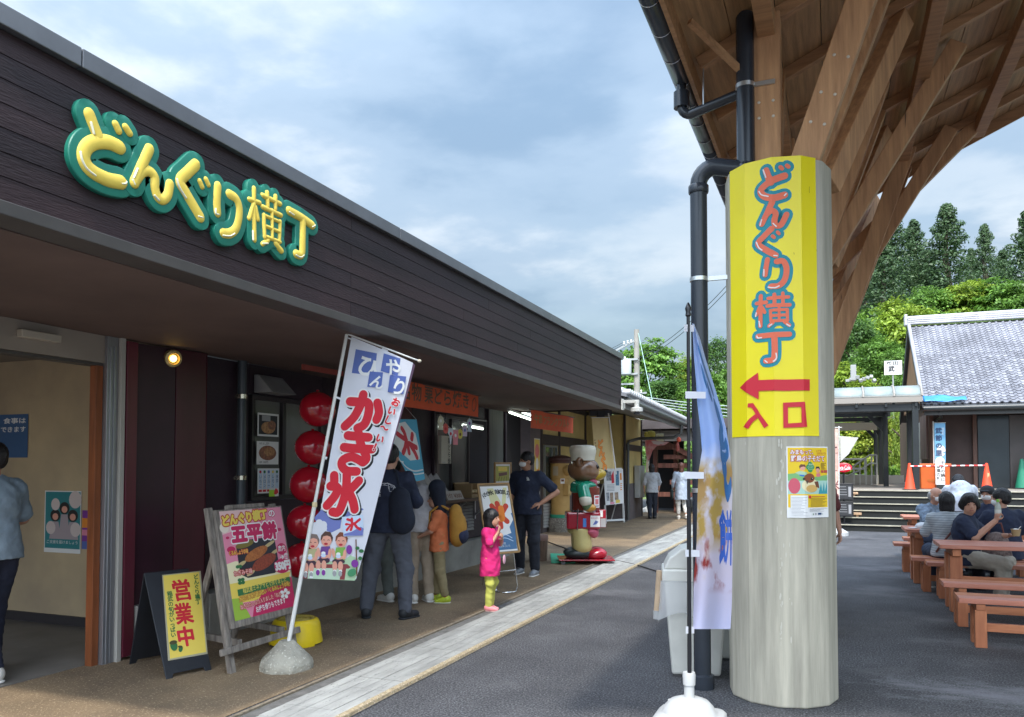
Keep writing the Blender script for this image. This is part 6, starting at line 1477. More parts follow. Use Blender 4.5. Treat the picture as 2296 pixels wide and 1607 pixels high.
def banner_cloth():
 m_ = bpy.data.materials.new('banner_sky_print'); m_.use_nodes = True
 n, l = m_.node_tree.nodes, m_.node_tree.links; b = n['Principled BSDF']; b.inputs['Roughness'].default_value = 0.75
 uvn = n.new('ShaderNodeUVMap'); uvn.uv_map = 'print'; sp_ = n.new('ShaderNodeSeparateXYZ'); l.new(uvn.outputs[0], sp_.inputs[0])
 g = n.new('ShaderNodeValToRGB'); e = g.color_ramp.elements
 st = [(0.0, (0.60, 0.60, 0.82)), (0.16, (0.62, 0.55, 0.66)), (0.34, (0.66, 0.60, 0.66)), (0.50, (0.58, 0.62, 0.78)), (0.56, (0.33, 0.47, 0.84)), (0.74, (0.38, 0.53, 0.86)), (1.0, (0.56, 0.65, 0.84))]
 while len(e) < len(st): e.new(0.5)
 for el, (p, c) in zip(e, st): el.position = p; el.color = (*c, 1)
 t = n.new('ShaderNodeTexNoise'); t.inputs['Scale'].default_value = 3.2; t.inputs['Detail'].default_value = 3
 mp_ = n.new('ShaderNodeMapping'); mp_.inputs['Scale'].default_value = (1.0, 3.4, 1); l.new(uvn.outputs[0], mp_.inputs[0]); l.new(mp_.outputs[0], t.inputs['Vector'])
 ad = n.new('ShaderNodeMath'); ad.operation = 'MULTIPLY_ADD'; ad.inputs[1].default_value = .10; l.new(t.outputs['Fac'], ad.inputs[0]); l.new(sp_.outputs[1], ad.inputs[2])
 sb = n.new('ShaderNodeMath'); sb.operation = 'SUBTRACT'; sb.inputs[1].default_value = .05; l.new(ad.outputs[0], sb.inputs[0]); l.new(sb.outputs[0], g.inputs[0])
 def blob(lo, hi, s0, s1, col, prev, off):
  t2 = n.new('ShaderNodeTexNoise'); t2.inputs['Scale'].default_value = 2.4; t2.inputs['Detail'].default_value = 5
  m2 = n.new('ShaderNodeMapping'); m2.inputs['Location'].default_value = off; m2.inputs['Scale'].default_value = (1, 4.2, 1); l.new(uvn.outputs[0], m2.inputs[0]); l.new(m2.outputs[0], t2.inputs['Vector'])
  band = n.new('ShaderNodeValToRGB'); be = band.color_ramp.elements
  while len(be) < 4: be.new(.5)
  for el, (p, c) in zip(be, ((lo, 0), (lo + .05, 1), (hi - .05, 1), (hi, 0))): el.position = p; el.color = (c, c, c, 1)
  l.new(sp_.outputs[1], band.inputs[0])
  rr = n.new('ShaderNodeValToRGB'); rr.color_ramp.elements[0].position = s0; rr.color_ramp.elements[1].position = s1; l.new(t2.outputs['Fac'], rr.inputs[0])
  mu = n.new('ShaderNodeMath'); mu.operation = 'MULTIPLY'; l.new(rr.outputs[0], mu.inputs[0]); l.new(band.outputs[0], mu.inputs[1])
  mx = n.new('ShaderNodeMixRGB'); l.new(mu.outputs[0], mx.inputs[0]); l.new(prev, mx.inputs[1]); mx.inputs[2].default_value = (*col, 1); return mx.outputs[0]
 c = blob(.20, .52, .41, .53, (0.50, 0.33, 0.08), g.outputs[0], (0, 0, 0)); c = blob(.33, .52, .50, .56, (0.46, 0.28, 0.10), c, (3, 1, 0)); c = blob(.10, .26, .50, .58, (0.30, 0.035, 0.03), c, (5, 2, 0)); c = blob(.12, .40, .55, .62, (0.62, 0.52, 0.50), c, (9, 4, 0))
 l.new(c, b.inputs['Base Color'])
 tr = n.new('ShaderNodeBsdfTranslucent'); l.new(c, tr.inputs[0]); mxs = n.new('ShaderNodeMixShader'); mxs.inputs[0].default_value = .35
 l.new(b.outputs[0], mxs.inputs[1]); l.new(tr.outputs[0], mxs.inputs[2]); l.new(mxs.outputs[0], n['Material Output'].inputs[0])
 return m_
m = MB(); m.grid(bpt, NBU, NBV); cl = m.build('cloth', banner_cloth(), bf, w=True, smooth=180, fix=False)
uvl = cl.data.uv_layers.new(name='print')
for p in cl.data.polygons:
 for li in p.loop_indices:
  vi = cl.data.loops[li].vertex_index; uvl.data[li].uv = ((vi % (NBU + 1)) / NBU, 1 - (vi // (NBU + 1)) / NBV)
pr = Print(); DBL = pm('brush_blue', (0.03, 0.13, 0.33))
for P, r in (([(.55, .115), (.62, .15), (.72, .20), (.80, .26)], .03), ([(.50, .20), (.55, .225)], .03), ([(.62, .25), (.67, .28)], .03), ([(.78, .33), (.84, .36)], .04), ([(.80, .40), (.70, .435), (.78, .47), (.92, .45)], .035), ([(.68, .47), (.72, .49)], .025), ([(.72, .515), (.76, .535)], .025), ([(.80, .52), (.78, .57), (.86, .61), (.95, .58)], .03)):
 pr.stroke([(a, b) for a, b in P], r, DBL)
pr2 = Print(); pr2.text('餅', .62, -.805, .16, pm('brush_royal', (0.03, 0.10, 0.42)), fat=.006, sx=2.6)
def onb(u, v):
 p = bpt(min(max(u, 0), 1), min(max(v, 0), 1)); e = bpt(min(u + .02, 1), v) - bpt(max(u - .02, 0), v); g = bpt(u, min(v + .01, 1)) - bpt(u, max(v - .01, 0)); n_ = g.cross(e).normalized()
 if n_.dot(p - EYE) > 0: n_ = -n_
 return (p + n_ * .002, n_)
pr.v = [(min(a, .985), b, c) for a, b, c in pr.v]
pr.build('lettering', bf, onb, w=True)
pr2.v = [(min(a, .99), b, c) for a, b, c in pr2.v]
pr2.build('lettering', bf, lambda u, v: onb(u, -v), cuts_u=[.7, .8, .9], cuts_v=[-.66, -.72, -.78], w=True)
for y, x0, x1 in ((735, 1534, 1556), (885, 1537, 1582), (1065, 1535, 1578), (1240, 1537, 1568), (1412, 1538, 1556)):
 m = MB(); a = at(x0, y - 8, dp_ - .02); b = at(x1, y - 7, dp_ + .02); c = at(x1, y + 8, dp_ + .02); d = at(x0, y + 8, dp_ - .02); m.poly([a, b, c, d]); m.build('loop', mat('loop_clear', (0.72, 0.72, 0.76), 0.5), bf, w=True, solid=.003, fix=False)
# white plastic water base
wb = thing('flag_base', 'white plastic water filled flag base in front of the column', 'flag base', (FB.x, FB.y, 0))
WPL = mat('white_plastic', (0.48, 0.485, 0.48), 0.35, 0.08, 3)
m = MB()
def sq(r, z, k=4.0): return [(r * abs(cos(a)) ** (2 / k) * (1 if cos(a) >= 0 else -1), r * abs(sin(a)) ** (2 / k) * (1 if sin(a) >= 0 else -1), z) for a in (2 * pi * i / 32 for i in range(32))]
rings = [sq(.195, 0, 6), sq(.20, .01, 6), sq(.20, .085, 6), sq(.185, .10, 6), sq(.165, .105, 4), sq(.155, .115, 2), sq(.14, .15, 2), sq(.11, .18, 2), sq(.06, .198, 2), sq(.042, .20, 2)]
I = [[m.pt(p) for p in r] for r in rings]
for A, B in zip(I, I[1:]):
 for k in range(32): m.face((A[k], A[(k + 1) % 32], B[(k + 1) % 32], B[k]))
m.face(I[0][::-1]); m.face(I[-1])
m.build('tank', WPL, wb, smooth=50)
m = MB(); m.lathe([(.030, .195), (.030, .27), (.036, .272), (.038, .33), (.034, .345), (.02, .346)], (0, 0, 0), 18); m.build('neck', WPL, wb, smooth=40)
m = MB(); m.lathe([(.022, .15), (.022, .165), (.01, .17)], (-.11, .03, 0), 12); m.build('filler_cap', WPL, wb, smooth=40)
# ---- posters on the lobby wall
ZL = zoomdef(0, 1550, .7331)
LY = 5.592
def lobby(lab, pts, draw, grp=None):
 O = on(*ZL(*pts[3]), 1, LY); t = thing('poster', lab, 'poster', O); s = Sheet(O, (1, 0, 0), (0, 0, 1), ZL); U = [s.uv(*q) for q in pts]
 W, H = (U[1][0] + U[2][0]) / 2, (U[0][1] + U[1][1]) / 2; s.rect(0, 0, W, H, WHITE); draw(s, W, H); s.done('sheet', t)
def dl1(s, W, H):
 s.rect(.01, H * .07, W - .01, H - .01, pm('teal_dark', (0.03, 0.22, 0.24)))
 for a, b, r in ((.3, .60, .10), (.55, .72, .12), (.78, .60, .10)):
  s.ell(W * a, H * b, W * .14, H * .10, BLACK); s.ell(W * a, H * (b - .02), W * .08, H * .055, SKINP); s.poly([(W * (a - .16), H * .22), (W * (a + .16), H * .22), (W * (a + .09), H * (b - .1)), (W * (a - .09), H * (b - .1))], pm('uniform', (0.42, 0.34, 0.36)))
 for a, b, r in ((.3, .78, .12), (.84, .86, .17), (.18, .40, .13), (.86, .38, .14)): s.ell(W * a, H * b, W * r, W * r, pm('bubble', (0.66, 0.55, 0.52)))
 s.text('ご支援を届けましょう', W * .08, H * .15, H * .06, WHITE, w=W * .84)
lobby('teal poster of three figures with pale speech circles on the lobby wall', [(245, 430), (427, 437), (413, 775), (228, 750)], dl1)
def dl2(s, W, H):
 s.rect(0, 0, W, H, pm('notice_blue', (0.05, 0.12, 0.26))); s.text('食事は', W * .45, H * .80, H * .14, WHITE, bold=.02, w=W * .5); s.text('できます', W * .40, H * .60, H * .14, WHITE, bold=.02, w=W * .55)
lobby('dark blue notice on the lobby wall beside the person going in', [(-90, 40), (147, 36), (143, 262), (-90, 262)], dl2)
def dl3(s, W, H): s.rect(0, 0, W, H, PURPLE); s.rect(0, H * .55, W, H * .8, ORANGEP); s.rect(0, H * .35, W, H * .5, PINK); s.rect(0, 0, W, H * .2, BLUEP)
lobby('narrow purple and orange leaflet beside the teal poster', [(432, 535), (472, 535), (466, 735), (424, 735)], dl3)
# ---- pale drips down the column
dr = Print(); rdr = random.Random(9)
DRM = pm('lime_drip', (0.56, 0.535, 0.45), 0.9)
for k in range(46):
 px, py = 1750 + rdr.gauss(0, 4) + rdr.choice((0, 0, 0, 0, 20, -75)), rdr.uniform(985, 1460)
 u, v = col_uv(px, py); dr.ell(u, v, rdr.uniform(.002, .006), rdr.uniform(.006, .024), DRM, 9)
tag(dr.build('lime_drip', can, lambda u, v: (col_pt(u, v)[0] - col_pt(u, v)[1] * .003, col_pt(u, v)[1]), w=True), kind='stuff')
# ================================================================== THINGS AROUND THE SHOPS
# concrete flag base
cb = thing('flag_base', 'chipped concrete flag base holding the leaning white pole', 'flag base', (pb0.x, pb0.y, 0))
m = MB(); n = 40; rr = random.Random(3)
jag = [rr.uniform(-.012, .012) for _ in range(n)]; low = [0 if not (8 < k < 13) else .018 for k in range(n)]
prof = [(.196, .0), (.198, .045), (.188, .075), (.15, .115), (.10, .165), (.062, .205), (.05, .215), (.03, .213)]
R = [[m.pt(((r + jag[k] * (1 if i < 3 else .3)) * cos(2 * pi * k / n), (r + jag[k] * (1 if i < 3 else .3)) * sin(2 * pi * k / n), z if i else low[k])) for k in range(n)] for i, (r, z) in enumerate(prof)]
for A, B in zip(R, R[1:]):
 for k in range(n): m.face((A[k], A[(k + 1) % n], B[(k + 1) % n], B[k]))
m.face(R[0][::-1]); m.face(R[-1])
m.build('block', mat('rough_concrete', (0.40, 0.37, 0.30), 0.9, 0.4, 5, 0.8, 40, speck=((0.6, 0.56, 0.46), 60, .62)), cb, smooth=50)
# yellow plastic step
ysp = on(640, 1456, 2, 0) + Vector((-.06, .22, 0))
yb = thing('round_step', 'round yellow plastic step with ribbed top behind the wooden menu board', 'step stool', ysp)
YP = mat('yellow_plastic', (0.80, 0.58, 0.012), 0.4, 0.15, 5)
m = MB(); prof = [(.20, 0), (.205, .015), (.195, .06), (.185, .13), (.17, .155), (.15, .165)]
n = 36; I = []
for i, (r, z) in enumerate(prof): I.append([m.pt((r * cos(2 * pi * k / n), r * sin(2 * pi * k / n), z if not (i == 0 and k % 12 < 3) else .035)) for k in range(n)])
for A, B in zip(I, I[1:]):
 for k in range(n): m.face((A[k], A[(k + 1) % n], B[(k + 1) % n], B[k]))
m.build('body', YP, yb, smooth=40)
m = MB(); m.lathe([(.152, .163), (.14, .160), (.135, .166), (.12, .166), (.115, .160), (.10, .160), (.095, .166), (.08, .166), (.075, .160), (.055, .160), (.05, .166), (.01, .166)], (0, 0, 0), 36, caps=False)
m.build('top', mat('yellow_worn', (0.48, 0.37, 0.07), 0.6, 0.4, 9), yb, smooth=40); yb.scale = (1.12, 1.12, 1.35)
# red balloons, five in a column
RB = mat('balloon_red', (0.42, 0.008, 0.022), 0.12, 0.1, 3, coat=0.5)
for i, (px, py, rp, w) in enumerate(((712, 917, 41, 'topmost'), (701, 1003, 40, 'second from the top'), (692, 1086, 42, 'middle'), (683, 1170, 40, 'second from the bottom'), (676, 1256, 41, 'lowest'))):
 c = at(px, py, 7.55 - .02 * i); r = rp / F_PX * 7.55
 t = thing('balloon', 'shiny red balloon, %s of five in the column beside the banner' % w, 'balloon', c, group='red balloons in a column')
 m = MB(); m.ell((0, 0, 0), (r * 1.0, r * 1.0, r * .97), 28, 18); m.build('skin', RB, t, smooth=180)
 m = MB(); m.lathe([(.008, r * .95), (.014, r * 1.0), (.018, r * 1.04), (.004, r * 1.03)], (0, 0, 0), 10); m.build('knot', RB, t, smooth=60)
# photo sheets in the window
WX = -5.285
ZS = zoomdef(900, 1200, 0.4978)
def wsheet(name, lab, cat, pts, draw, x=WX, group=None, zd=ZS, thick=.004):
 O = on(*zd(*pts[0]), 0, x); q = on(*zd(*pts[1]), 0, x); t = thing(name, lab, cat, (x, min(O.y, q.y), min(O.z, q.z)), group=group)
 W, H = abs(q.y - O.y), abs(O.z - q.z); s = Print(); s.rect(0, 0, W, H, WHITE); draw(s, W, H)
 s.build('sheet', t, flat((0, 0, 0), (0, 1, 0), (0, 0, 1))); return t
FOODA, FOODB = mat('print_food_tan', (0.50, 0.25, 0.10), 0.4, 0.5, 40, col2=(0.25, 0.10, 0.04)), mat('print_food_dark', (0.33, 0.12, 0.06), 0.4, 0.5, 40, col2=(0.12, 0.05, 0.03))
def d1(s, W, H): s.rect(.02, .02, W - .02, H - .02, pm('plate_dark', (0, 0, 0))); s.ell(W * .5, H * .38, W * .33, H * .26, FOODA); s.ell(W * .66, H * .5, W * .2, H * .2, FOODB); s.rect(W * .2, H * .66, W * .6, H * .9, GREYP)
def d2(s, W, H): s.ell(W * .5, H * .5, W * .40, H * .32, FOODB); s.ell(W * .58, H * .55, W * .24, H * .2, FOODA); s.text('みたらし団子', W * .12, H * .86, H * .12, BLACK, w=W * .45); s.text('1本 100円', W * .12, H * .06, H * .11, BLACK, w=W * .4)
def d3(s, W, H):
 for k, (a, c) in enumerate((('いちご', RED), ('メロン', GREEN), ('ブルー', BLUEP), ('レモン', YELLOW), ('抹茶', GREEN))):
  u = W * (.05 + .19 * k); s.rect(u, H * .18, u + W * .15, H * .95, LBLUE); s.ell(u + W * .075, H * .86, W * .05, H * .06, c); s.text(a, u + W * .02, H * .76, H * .17, pm('navy', (0, 0, 0)), vert=True); s.rect(u, H * .06, u + W * .15, H * .15, RED)
wsheet('photo_sheet', 'white framed photo of skewered food, top of three sheets in the shop window', 'photo sheet', ((162, 742), (322, 930)), d1, group='photo sheets in the shop window')
wsheet('photo_sheet', 'photo sheet of a round plate of dumplings, middle of three in the window', 'photo sheet', ((155, 960), (320, 1140)), d2, group='photo sheets in the shop window')
wsheet('photo_sheet', 'flavour list of five pale blue strips, lowest sheet in the window', 'price list', ((162, 1170), (325, 1355)), d3, group='photo sheets in the shop window')
def d4(s, W, H): s.rect(0, 0, W * .6, H * .8, pm('lime_tag', (0.45, 0.75, 0.05))); s.poly([(W * .5, H * .3), (W * .7, H * .2), (W, H * .45), (W * .9, H * .8), (W * .7, H), (W * .55, H * .7)], pm('hot_red', (0.85, 0.05, 0.06)))
wsheet('price_tag', 'small lime green and red price tag stuck below the flavour list', 'price tag', ((250, 1322), (322, 1382)), d4, x=WX + .01)
# lantern-like hanging sign, tags on a string, framed poster, papers on the grey wall
def d5(s, W, H): s.text('栗どら焼', W * .62, H * .96, W * .30, BLACK, vert=True, bold=.01); s.rect(W * .08, H * .03, W * .4, H * .06, GREYP)
ZT = zoomdef(1500, 1350, .3423)
lt = thing('hanging_sign', 'pale vertical hanging sign with black characters beside the serving window', 'sign', on(*ZT(585, 1205), 0, -5.15))
O = on(*ZT(527, 1210), 0, -5.15); q = on(*ZT(638, 905), 0, -5.15)
m = MB(); m.box(-5.20, -5.152, O.y, q.y, O.z, q.z); m.build('board', mat('paper_board', (0.50, 0.46, 0.38), 0.8), lt, w=True, bevel=.004)
s = Print(); d5(s, q.y - O.y, q.z - O.z); s.build('lettering', lt, flat(O + Vector((.0015, 0, 0)), (0, 1, 0), (0, 0, 1)), w=True)
m = MB(); m.tube([(-5.17, (O.y + q.y) / 2, q.z), (-5.17, (O.y + q.y) / 2, 2.56)], .004, 5); m.build('cord', BLACK, lt, w=True)
A0, A1 = at(*ZT(510, 655), 9.9), at(*ZT(845, 690), 10.6)
gar = thing('tag_string', 'sagging string that carries seven small paper tags under the orange sign', 'string', A0)
def gp(t): return A0.lerp(A1, t) - Vector((0, 0, .19 * 4 * t * (1 - t)))
m = MB(); m.tube([gp(k / 14) for k in range(15)], .003, 5); m.build('string', pm('string', (0.5, 0.4, 0.35)), gar, w=True)
TAGS = [('pale yellow fish shaped', (0.62, 0.58, 0.42), 'fish'), ('red oval', (0.62, 0.10, 0.08), 'oval'), ('white ice cone shaped', (0.62, 0.66, 0.72), 'cone'), ('pink square two part', (0.72, 0.24, 0.28), 'sq'), ('round yellow', (0.62, 0.52, 0.08), 'oval'), ('lilac rectangular', (0.56, 0.44, 0.56), 'sq1'), ('pale blue fish shaped', (0.50, 0.58, 0.66), 'fish')]
for k, (d_, c, shp) in enumerate(TAGS):
 p = gp((k + .15) / 6.3); t = thing('paper_tag', '%s paper tag hanging on the string under the orange sign' % d_, 'tag', p, rz=radians(68), group='paper tags on the string')
 P = {'oval': [(.045 * cos(a), -.065 + .065 * sin(a)) for a in (2 * pi * i / 16 for i in range(16))], 'sq': [(-.05, 0), (.05, 0), (.05, -.11), (.04, -.11), (.04, -.19), (-.04, -.19), (-.04, -.11), (-.05, -.11)], 'sq1': [(-.04, 0), (.04, 0), (.04, -.15), (-.04, -.15)],
         'fish': [(0, 0), (.045, -.03), (.05, -.09), (.03, -.14), (.045, -.18), (-.04, -.18), (-.025, -.14), (-.05, -.08), (-.03, -.02)], 'cone': [(-.035, 0), (.035, 0), (.045, -.06), (.02, -.10), (.01, -.20), (-.01, -.20), (-.02, -.10), (-.045, -.06)]}[shp]
 m = MB(); m.prism(P, -.002, .002, axis='y'); m.build('card', pm('tag_%d' % k, c), t)
 m = MB(); m.ell((0, -.003, -.07), (.018, .002, .022), 10, 6); m.build('emblem', [WHITE, RED, RED, WHITE, BROWNP, BLUEP, PURPLE][k], t)
def d6(s, W, H):
 s.rect(.03, .03, W - .03, H - .03, pm('olive_print', (0.40, 0.38, 0.08))); s.rect(W * .2, H * .62, W * .8, H * .86, YELLOW); s.poly([(W * .25, H * .35), (W * .8, H * .42), (W * .78, H * .58), (W * .22, H * .52)], pm('maroon_print', (0.16, 0.06, 0.06)))
 for k in range(4): s.stroke([(W * (.2 + .18 * k), H * .12), (W * (.28 + .16 * k), H * .3)], .012, pm('olive_dark', (0.18, 0.2, 0.03)))
fp = wsheet('framed_poster', 'small wood framed olive and yellow poster leaning on the grey panel behind the easel', 'poster', ((1125, 1215), (1290, 1420)), d6, x=-4.86, zd=ZT)
m = MB(); W, H = 0.0, 0.0
O, q = on(*ZT(1125, 1215), 0, -4.86), on(*ZT(1290, 1420), 0, -4.86); y0, y1, z0, z1 = O.y, q.y, q.z, O.z
for a in ((y0 - .03, y1 + .03, z0 - .03, z0), (y0 - .03, y1 + .03, z1, z1 + .03), (y0 - .03, y0, z0, z1), (y1, y1 + .03, z0, z1)): m.box(-4.87, -4.845, *a)
m.build('frame', FRW, fp, w=True, bevel=.002)
m = MB(); m.box(-4.885, -4.872, y0, y1, z0, z1); m.build('backing', mat('board_back', (0, 0, 0)), fp, w=True)
SHD = wx
def shop_sheet(lab, y0, y1, z0, z1, draw, x=wx + .02, group='posters on the yellow shop wall'):
 t = thing('poster', lab, 'poster', SH.matrix_basis @ Vector((x, (y0 + y1) / 2, z0)) if False else ROOT[SH.name] @ Vector((x, (y0 + y1) / 2, z0)), radians(3.1), group)
 s = Print(); s.rect(0, 0, y1 - y0, z1 - z0, WHITE); draw(s, y1 - y0, z1 - z0)
 s.build('sheet', t, flat((0, -(y1 - y0) / 2, 0), (0, 1, 0), (0, 0, 1))); return t
def d7(s, W, H):
 s.rect(.02, .02, W - .02, H - .02, YELLOW); s.ell(W * .5, H * .72, W * .36, H * .16, pm('rose', (0, 0, 0))); s.ell(W * .5, H * .42, W * .25, H * .14, WHITE); s.rect(W * .45, H * .12, W * .9, H * .3, ORANGEP); s.rect(W * .05, H * .02, W * .95, H * .1, WHITE)
shop_sheet('tall yellow festival poster on the grey board wall beside the masked man', 1.42, 1.86, 1.18, 2.18, d7)
def d8(s, W, H): s.rect(.03, H * .5, W - .03, H - .03, GREYP); s.ell(W * .5, H * .3, W * .3, H * .14, BROWNP)
shop_sheet('small grey photo notice under the tall yellow poster', 1.42, 1.84, .72, 1.06, d8)
def d9(s, W, H):
 s.text('ご当地', W * .2, H * .9, H * .11, RED, vert=True); s.ell(W * .6, H * .55, W * .25, H * .14, RED); s.text('茶屋', W * .3, H * .3, H * .12, BLACK, vert=True)
shop_sheet('white notice with red marks low on the grey board wall', 1.44, 1.82, .08, .68, d9)
# things on the counter
CZ = 1.086
mr = thing('leaflet_rack', 'row of upright grey leaflet boxes leaning on the serving counter', 'leaflet rack', (-5.05, 9.7, CZ))
BKG = [mat('leaflet_%d' % k, c, 0.6, 0.15, 4) for k, c in enumerate(((0.30, 0.29, 0.29), (0.38, 0.36, 0.34), (0.26, 0.24, 0.25)))]
for k in range(4):
 y = 9.55 + k * .16; m = MB(); m.bar((-5.0, y, CZ + .0), (-5.17, y - .16, CZ + .34), .10, .05, up=(1, 0, 0)); m.build('box', BKG[k % 3], mr, w=True, bevel=.004)
pt_ = thing('price_sign', 'white price card reading 300 yen on the counter edge', 'price card', (-4.9, 9.95, CZ))
m = MB(); m.hexa([(-4.90, 9.75, CZ), (-4.88, 9.75, CZ), (-4.88, 10.25, CZ), (-4.90, 10.25, CZ), (-4.96, 9.75, CZ + .12), (-4.94, 9.75, CZ + .12), (-4.94, 10.25, CZ + .12), (-4.96, 10.25, CZ + .12)]); m.build('card', mat('card_grey', (0.42, 0.38, 0.34), 0.7), pt_, w=True)
s = Print(); s.text('1個 ¥300', .03, .03, .085, BROWNP, w=.42, bold=.02); s.build('lettering', pt_, flat((-4.8785, 9.76, CZ), (0, 1, 0), (-.06, 0, .12)), w=True)
cup = thing('cup', 'clear plastic cup on the serving counter edge', 'cup', (-4.95, 8.95, CZ)); m = MB(); m.lathe([(.03, 0), (.045, .11), (.042, .11), (.028, .004)], (0, 0, 0), 16); m.build('cup_body', mat('clear_cup', (0.55, 0.55, 0.55), 0.2, alpha=.6), cup, smooth=50)
dish = thing('dish', 'pale oval dish beside the cup on the counter', 'dish', (-4.95, 9.2, CZ)); m = MB(); m.lathe([(.05, 0), (.10, .03), (.12, .045), (.115, .05), (.05, .012)], (0, 0, 0), 20); m.build('bowl', mat('dish_pale', (0.55, 0.52, 0.46), 0.3), dish, smooth=50)
bx = thing('display_box', 'small wooden display box with wrapped sweets on the counter', 'display box', (-5.1, 10.9, CZ))
m = MB(); m.box(-5.25, -4.95, 10.65, 11.15, CZ, CZ + .05); m.box(-5.25, -5.23, 10.65, 11.15, CZ + .05, CZ + .22); m.box(-5.25, -4.95, 10.65, 10.67, CZ + .05, CZ + .2); m.box(-5.25, -4.95, 11.13, 11.15, CZ + .05, CZ + .2); m.build('tray', mat('display_wood', (0.30, 0.20, 0.10), 0.6), bx, w=True)
for k in range(6):
 m = MB(); m.ell((-5.05 - .1 * (k % 2), 10.72 + .13 * (k // 2) , CZ + .085), (.045, .05, .03), 12, 8); m.build('sweet', mat('sweet_wrap', (0.52, 0.40, 0.22), 0.35), bx, w=True, smooth=180)
# lit fluorescent tubes
TUBE = mat('tube_lit', (0.9, 0.95, 0.9), 0.5, emit=((0.86, 1.0, 0.88), 5.0))
for i, (a, b, lab) in enumerate((((1143, 924), (1192, 941), 'long lit fluorescent tube nearest the short orange sign'), ((1164, 923), (1190, 931), 'short lit fluorescent tube above the long one'), ((1038, 953), (1082, 961), 'lit fluorescent tube behind the paper tags'))):
 x_ = (-5.0, -5.45, -5.1)[i]; p, q = on(*a, 0, x_), on(*b, 0, x_)
 t = thing('fluorescent_lamp', lab, 'lamp', p, group='fluorescent lamps under the eaves')
 m = MB(); m.tube([p, q], .018, 10); m.build('tube', TUBE, t, w=True, smooth=60)
 m = MB(); m.bar(p + Vector((-.02, -.02, .04)), q + Vector((-.02, .02, .04)), .05, .035); m.build('fitting', mat('fitting_white', (0.5, 0.5, 0.48), 0.5), t, w=True)
# stump shaped bin, green mat, cable
bp_ = on(1217, 1258, 2, 0) + Vector((-.08, .05, 0))
sb_ = thing('waste_bin', 'brown stump shaped bin beside the masked man', 'bin', bp_)
m = MB(); m.lathe([(.125, 0), (.13, .01), (.142, .36), (.13, .36)], (0, 0, 0), 20); m.build('body', mat('stump_wood', (0.23, 0.15, 0.11), 0.85, 0.4, 4, 0.5, 20, stretch=(7, 7, .6)), sb_, smooth=40)
m = MB(); m.lathe([(.145, .335), (.150, .345), (.150, .40), (.138, .425), (.10, .43)], (0, 0, 0), 20); m.build('lid', mat('stump_lid', (0.33, 0.21, 0.18), 0.7, 0.3, 8), sb_, smooth=40)
gm_ = [on(*p, 2, .012) for p in ((1234, 1241), (1280, 1243), (1290, 1262), (1236, 1262))]
m = MB(); m.hexa([Vector((p.x, p.y, .006)) for p in gm_] + [Vector((p.x, p.y, .022)) for p in gm_]); tag(m.build('floor_mat', mat('mat_green', (0.05, 0.36, 0.20), 0.8, 0.15, 8), bevel=.004), 'green mat on the ground behind the bear statue', 'mat')
cab = MB(); cab.tube(smooth_line([tuple(on(*p, 2, .018)) for p in ((1222, 1212), (1255, 1224), (1300, 1240), (1358, 1252), (1400, 1260), (1440, 1270), (1484, 1284), (1510, 1290))], 6), .010, 6)
tag(cab.build('cable', mat('rubber_black', (0.015, 0.015, 0.018), 0.5)), 'black cable lying across the lane to the rubbish bins', 'cable')
# ---- cylindrical post box
pb_ = thing('post_box', 'old round tan post box with dark brown cap on a stone base', 'post box', on(1258, 1193, 2, 0) + Vector((-.1, .25, 0)))
TAN = mat('post_tan', (0.52, 0.32, 0.10), 0.5, 0.2, 3)
m = MB(); m.lathe([(.33, 0), (.335, .02), (.31, .30), (.29, .33)], (0, 0, 0), 24); m.build('base', mat('granite', (0.20, 0.18, 0.15), 0.85, 0.5, 30, 0.6, 60, speck=((0.45, 0.42, 0.36), 40, .6)), pb_, smooth=40)
m = MB(); m.lathe([(.245, .33), (.25, .34), (.25, .40), (.235, .41)], (0, 0, 0), 24); m.build('ring', mat('post_green', (0.03, 0.30, 0.18), 0.5), pb_, smooth=40)
m = MB(); m.lathe([(.225, .40), (.225, 1.26), (.24, 1.27), (.24, 1.62), (.22, 1.63)], (0, 0, 0), 28); m.build('body', TAN, pb_, smooth=40)
m = MB(); m.lathe([(.25, 1.62), (.275, 1.63), (.28, 1.67), (.265, 1.69), (.285, 1.70), (.285, 1.74), (.25, 1.77), (.12, 1.81), (.01, 1.82)], (0, 0, 0), 28); m.build('cap', mat('post_cap', (0.10, 0.042, 0.035), 0.45, 0.2, 5), pb_, smooth=35)
m = MB(); m.M = Matrix.Translation((.16, -.12, 1.45)) @ Matrix.Rotation(pi / 2, 4, 'Y') @ Matrix.Rotation(radians(0), 4, 'Z'); m.lathe([(.12, 0), (.13, .06), (.11, .12), (.075, .13), (.07, .11)], (0, 0, 0), 22); m.box(-.09, -.06, -.05, .05, .10, .17); m.build('mouth', TAN, pb_, smooth=40)
m = MB(); m.box(.13, .27, -.20, .02, .86, 1.14); m.build('collection_door', TAN, pb_, bevel=.012)
m = MB(); m.box(.266, .272, -.19, .01, .90, 1.10); m.build('door_panel', mat('post_tan_light', (0.62, 0.42, 0.16), 0.5), pb_, bevel=.004)
s = Print(); s.rect(-.05, 0, .05, .12, WHITE); s.rect(-.035, .05, .035, .10, BROWNP)
s.build('label', pb_, lambda u, v: (Vector((.2265 * cos(-1.0 + u / .2265), .2265 * sin(-1.0 + u / .2265), 1.14 + v)), Vector((cos(-1.0 + u / .2265), sin(-1.0 + u / .2265), 0))), cuts_u=[-.03, 0, .03])
s = Print(); s.rect(-.07, 0, .07, .22, mat('sticker_tan', (0.46, 0.38, 0.26), 0.6))
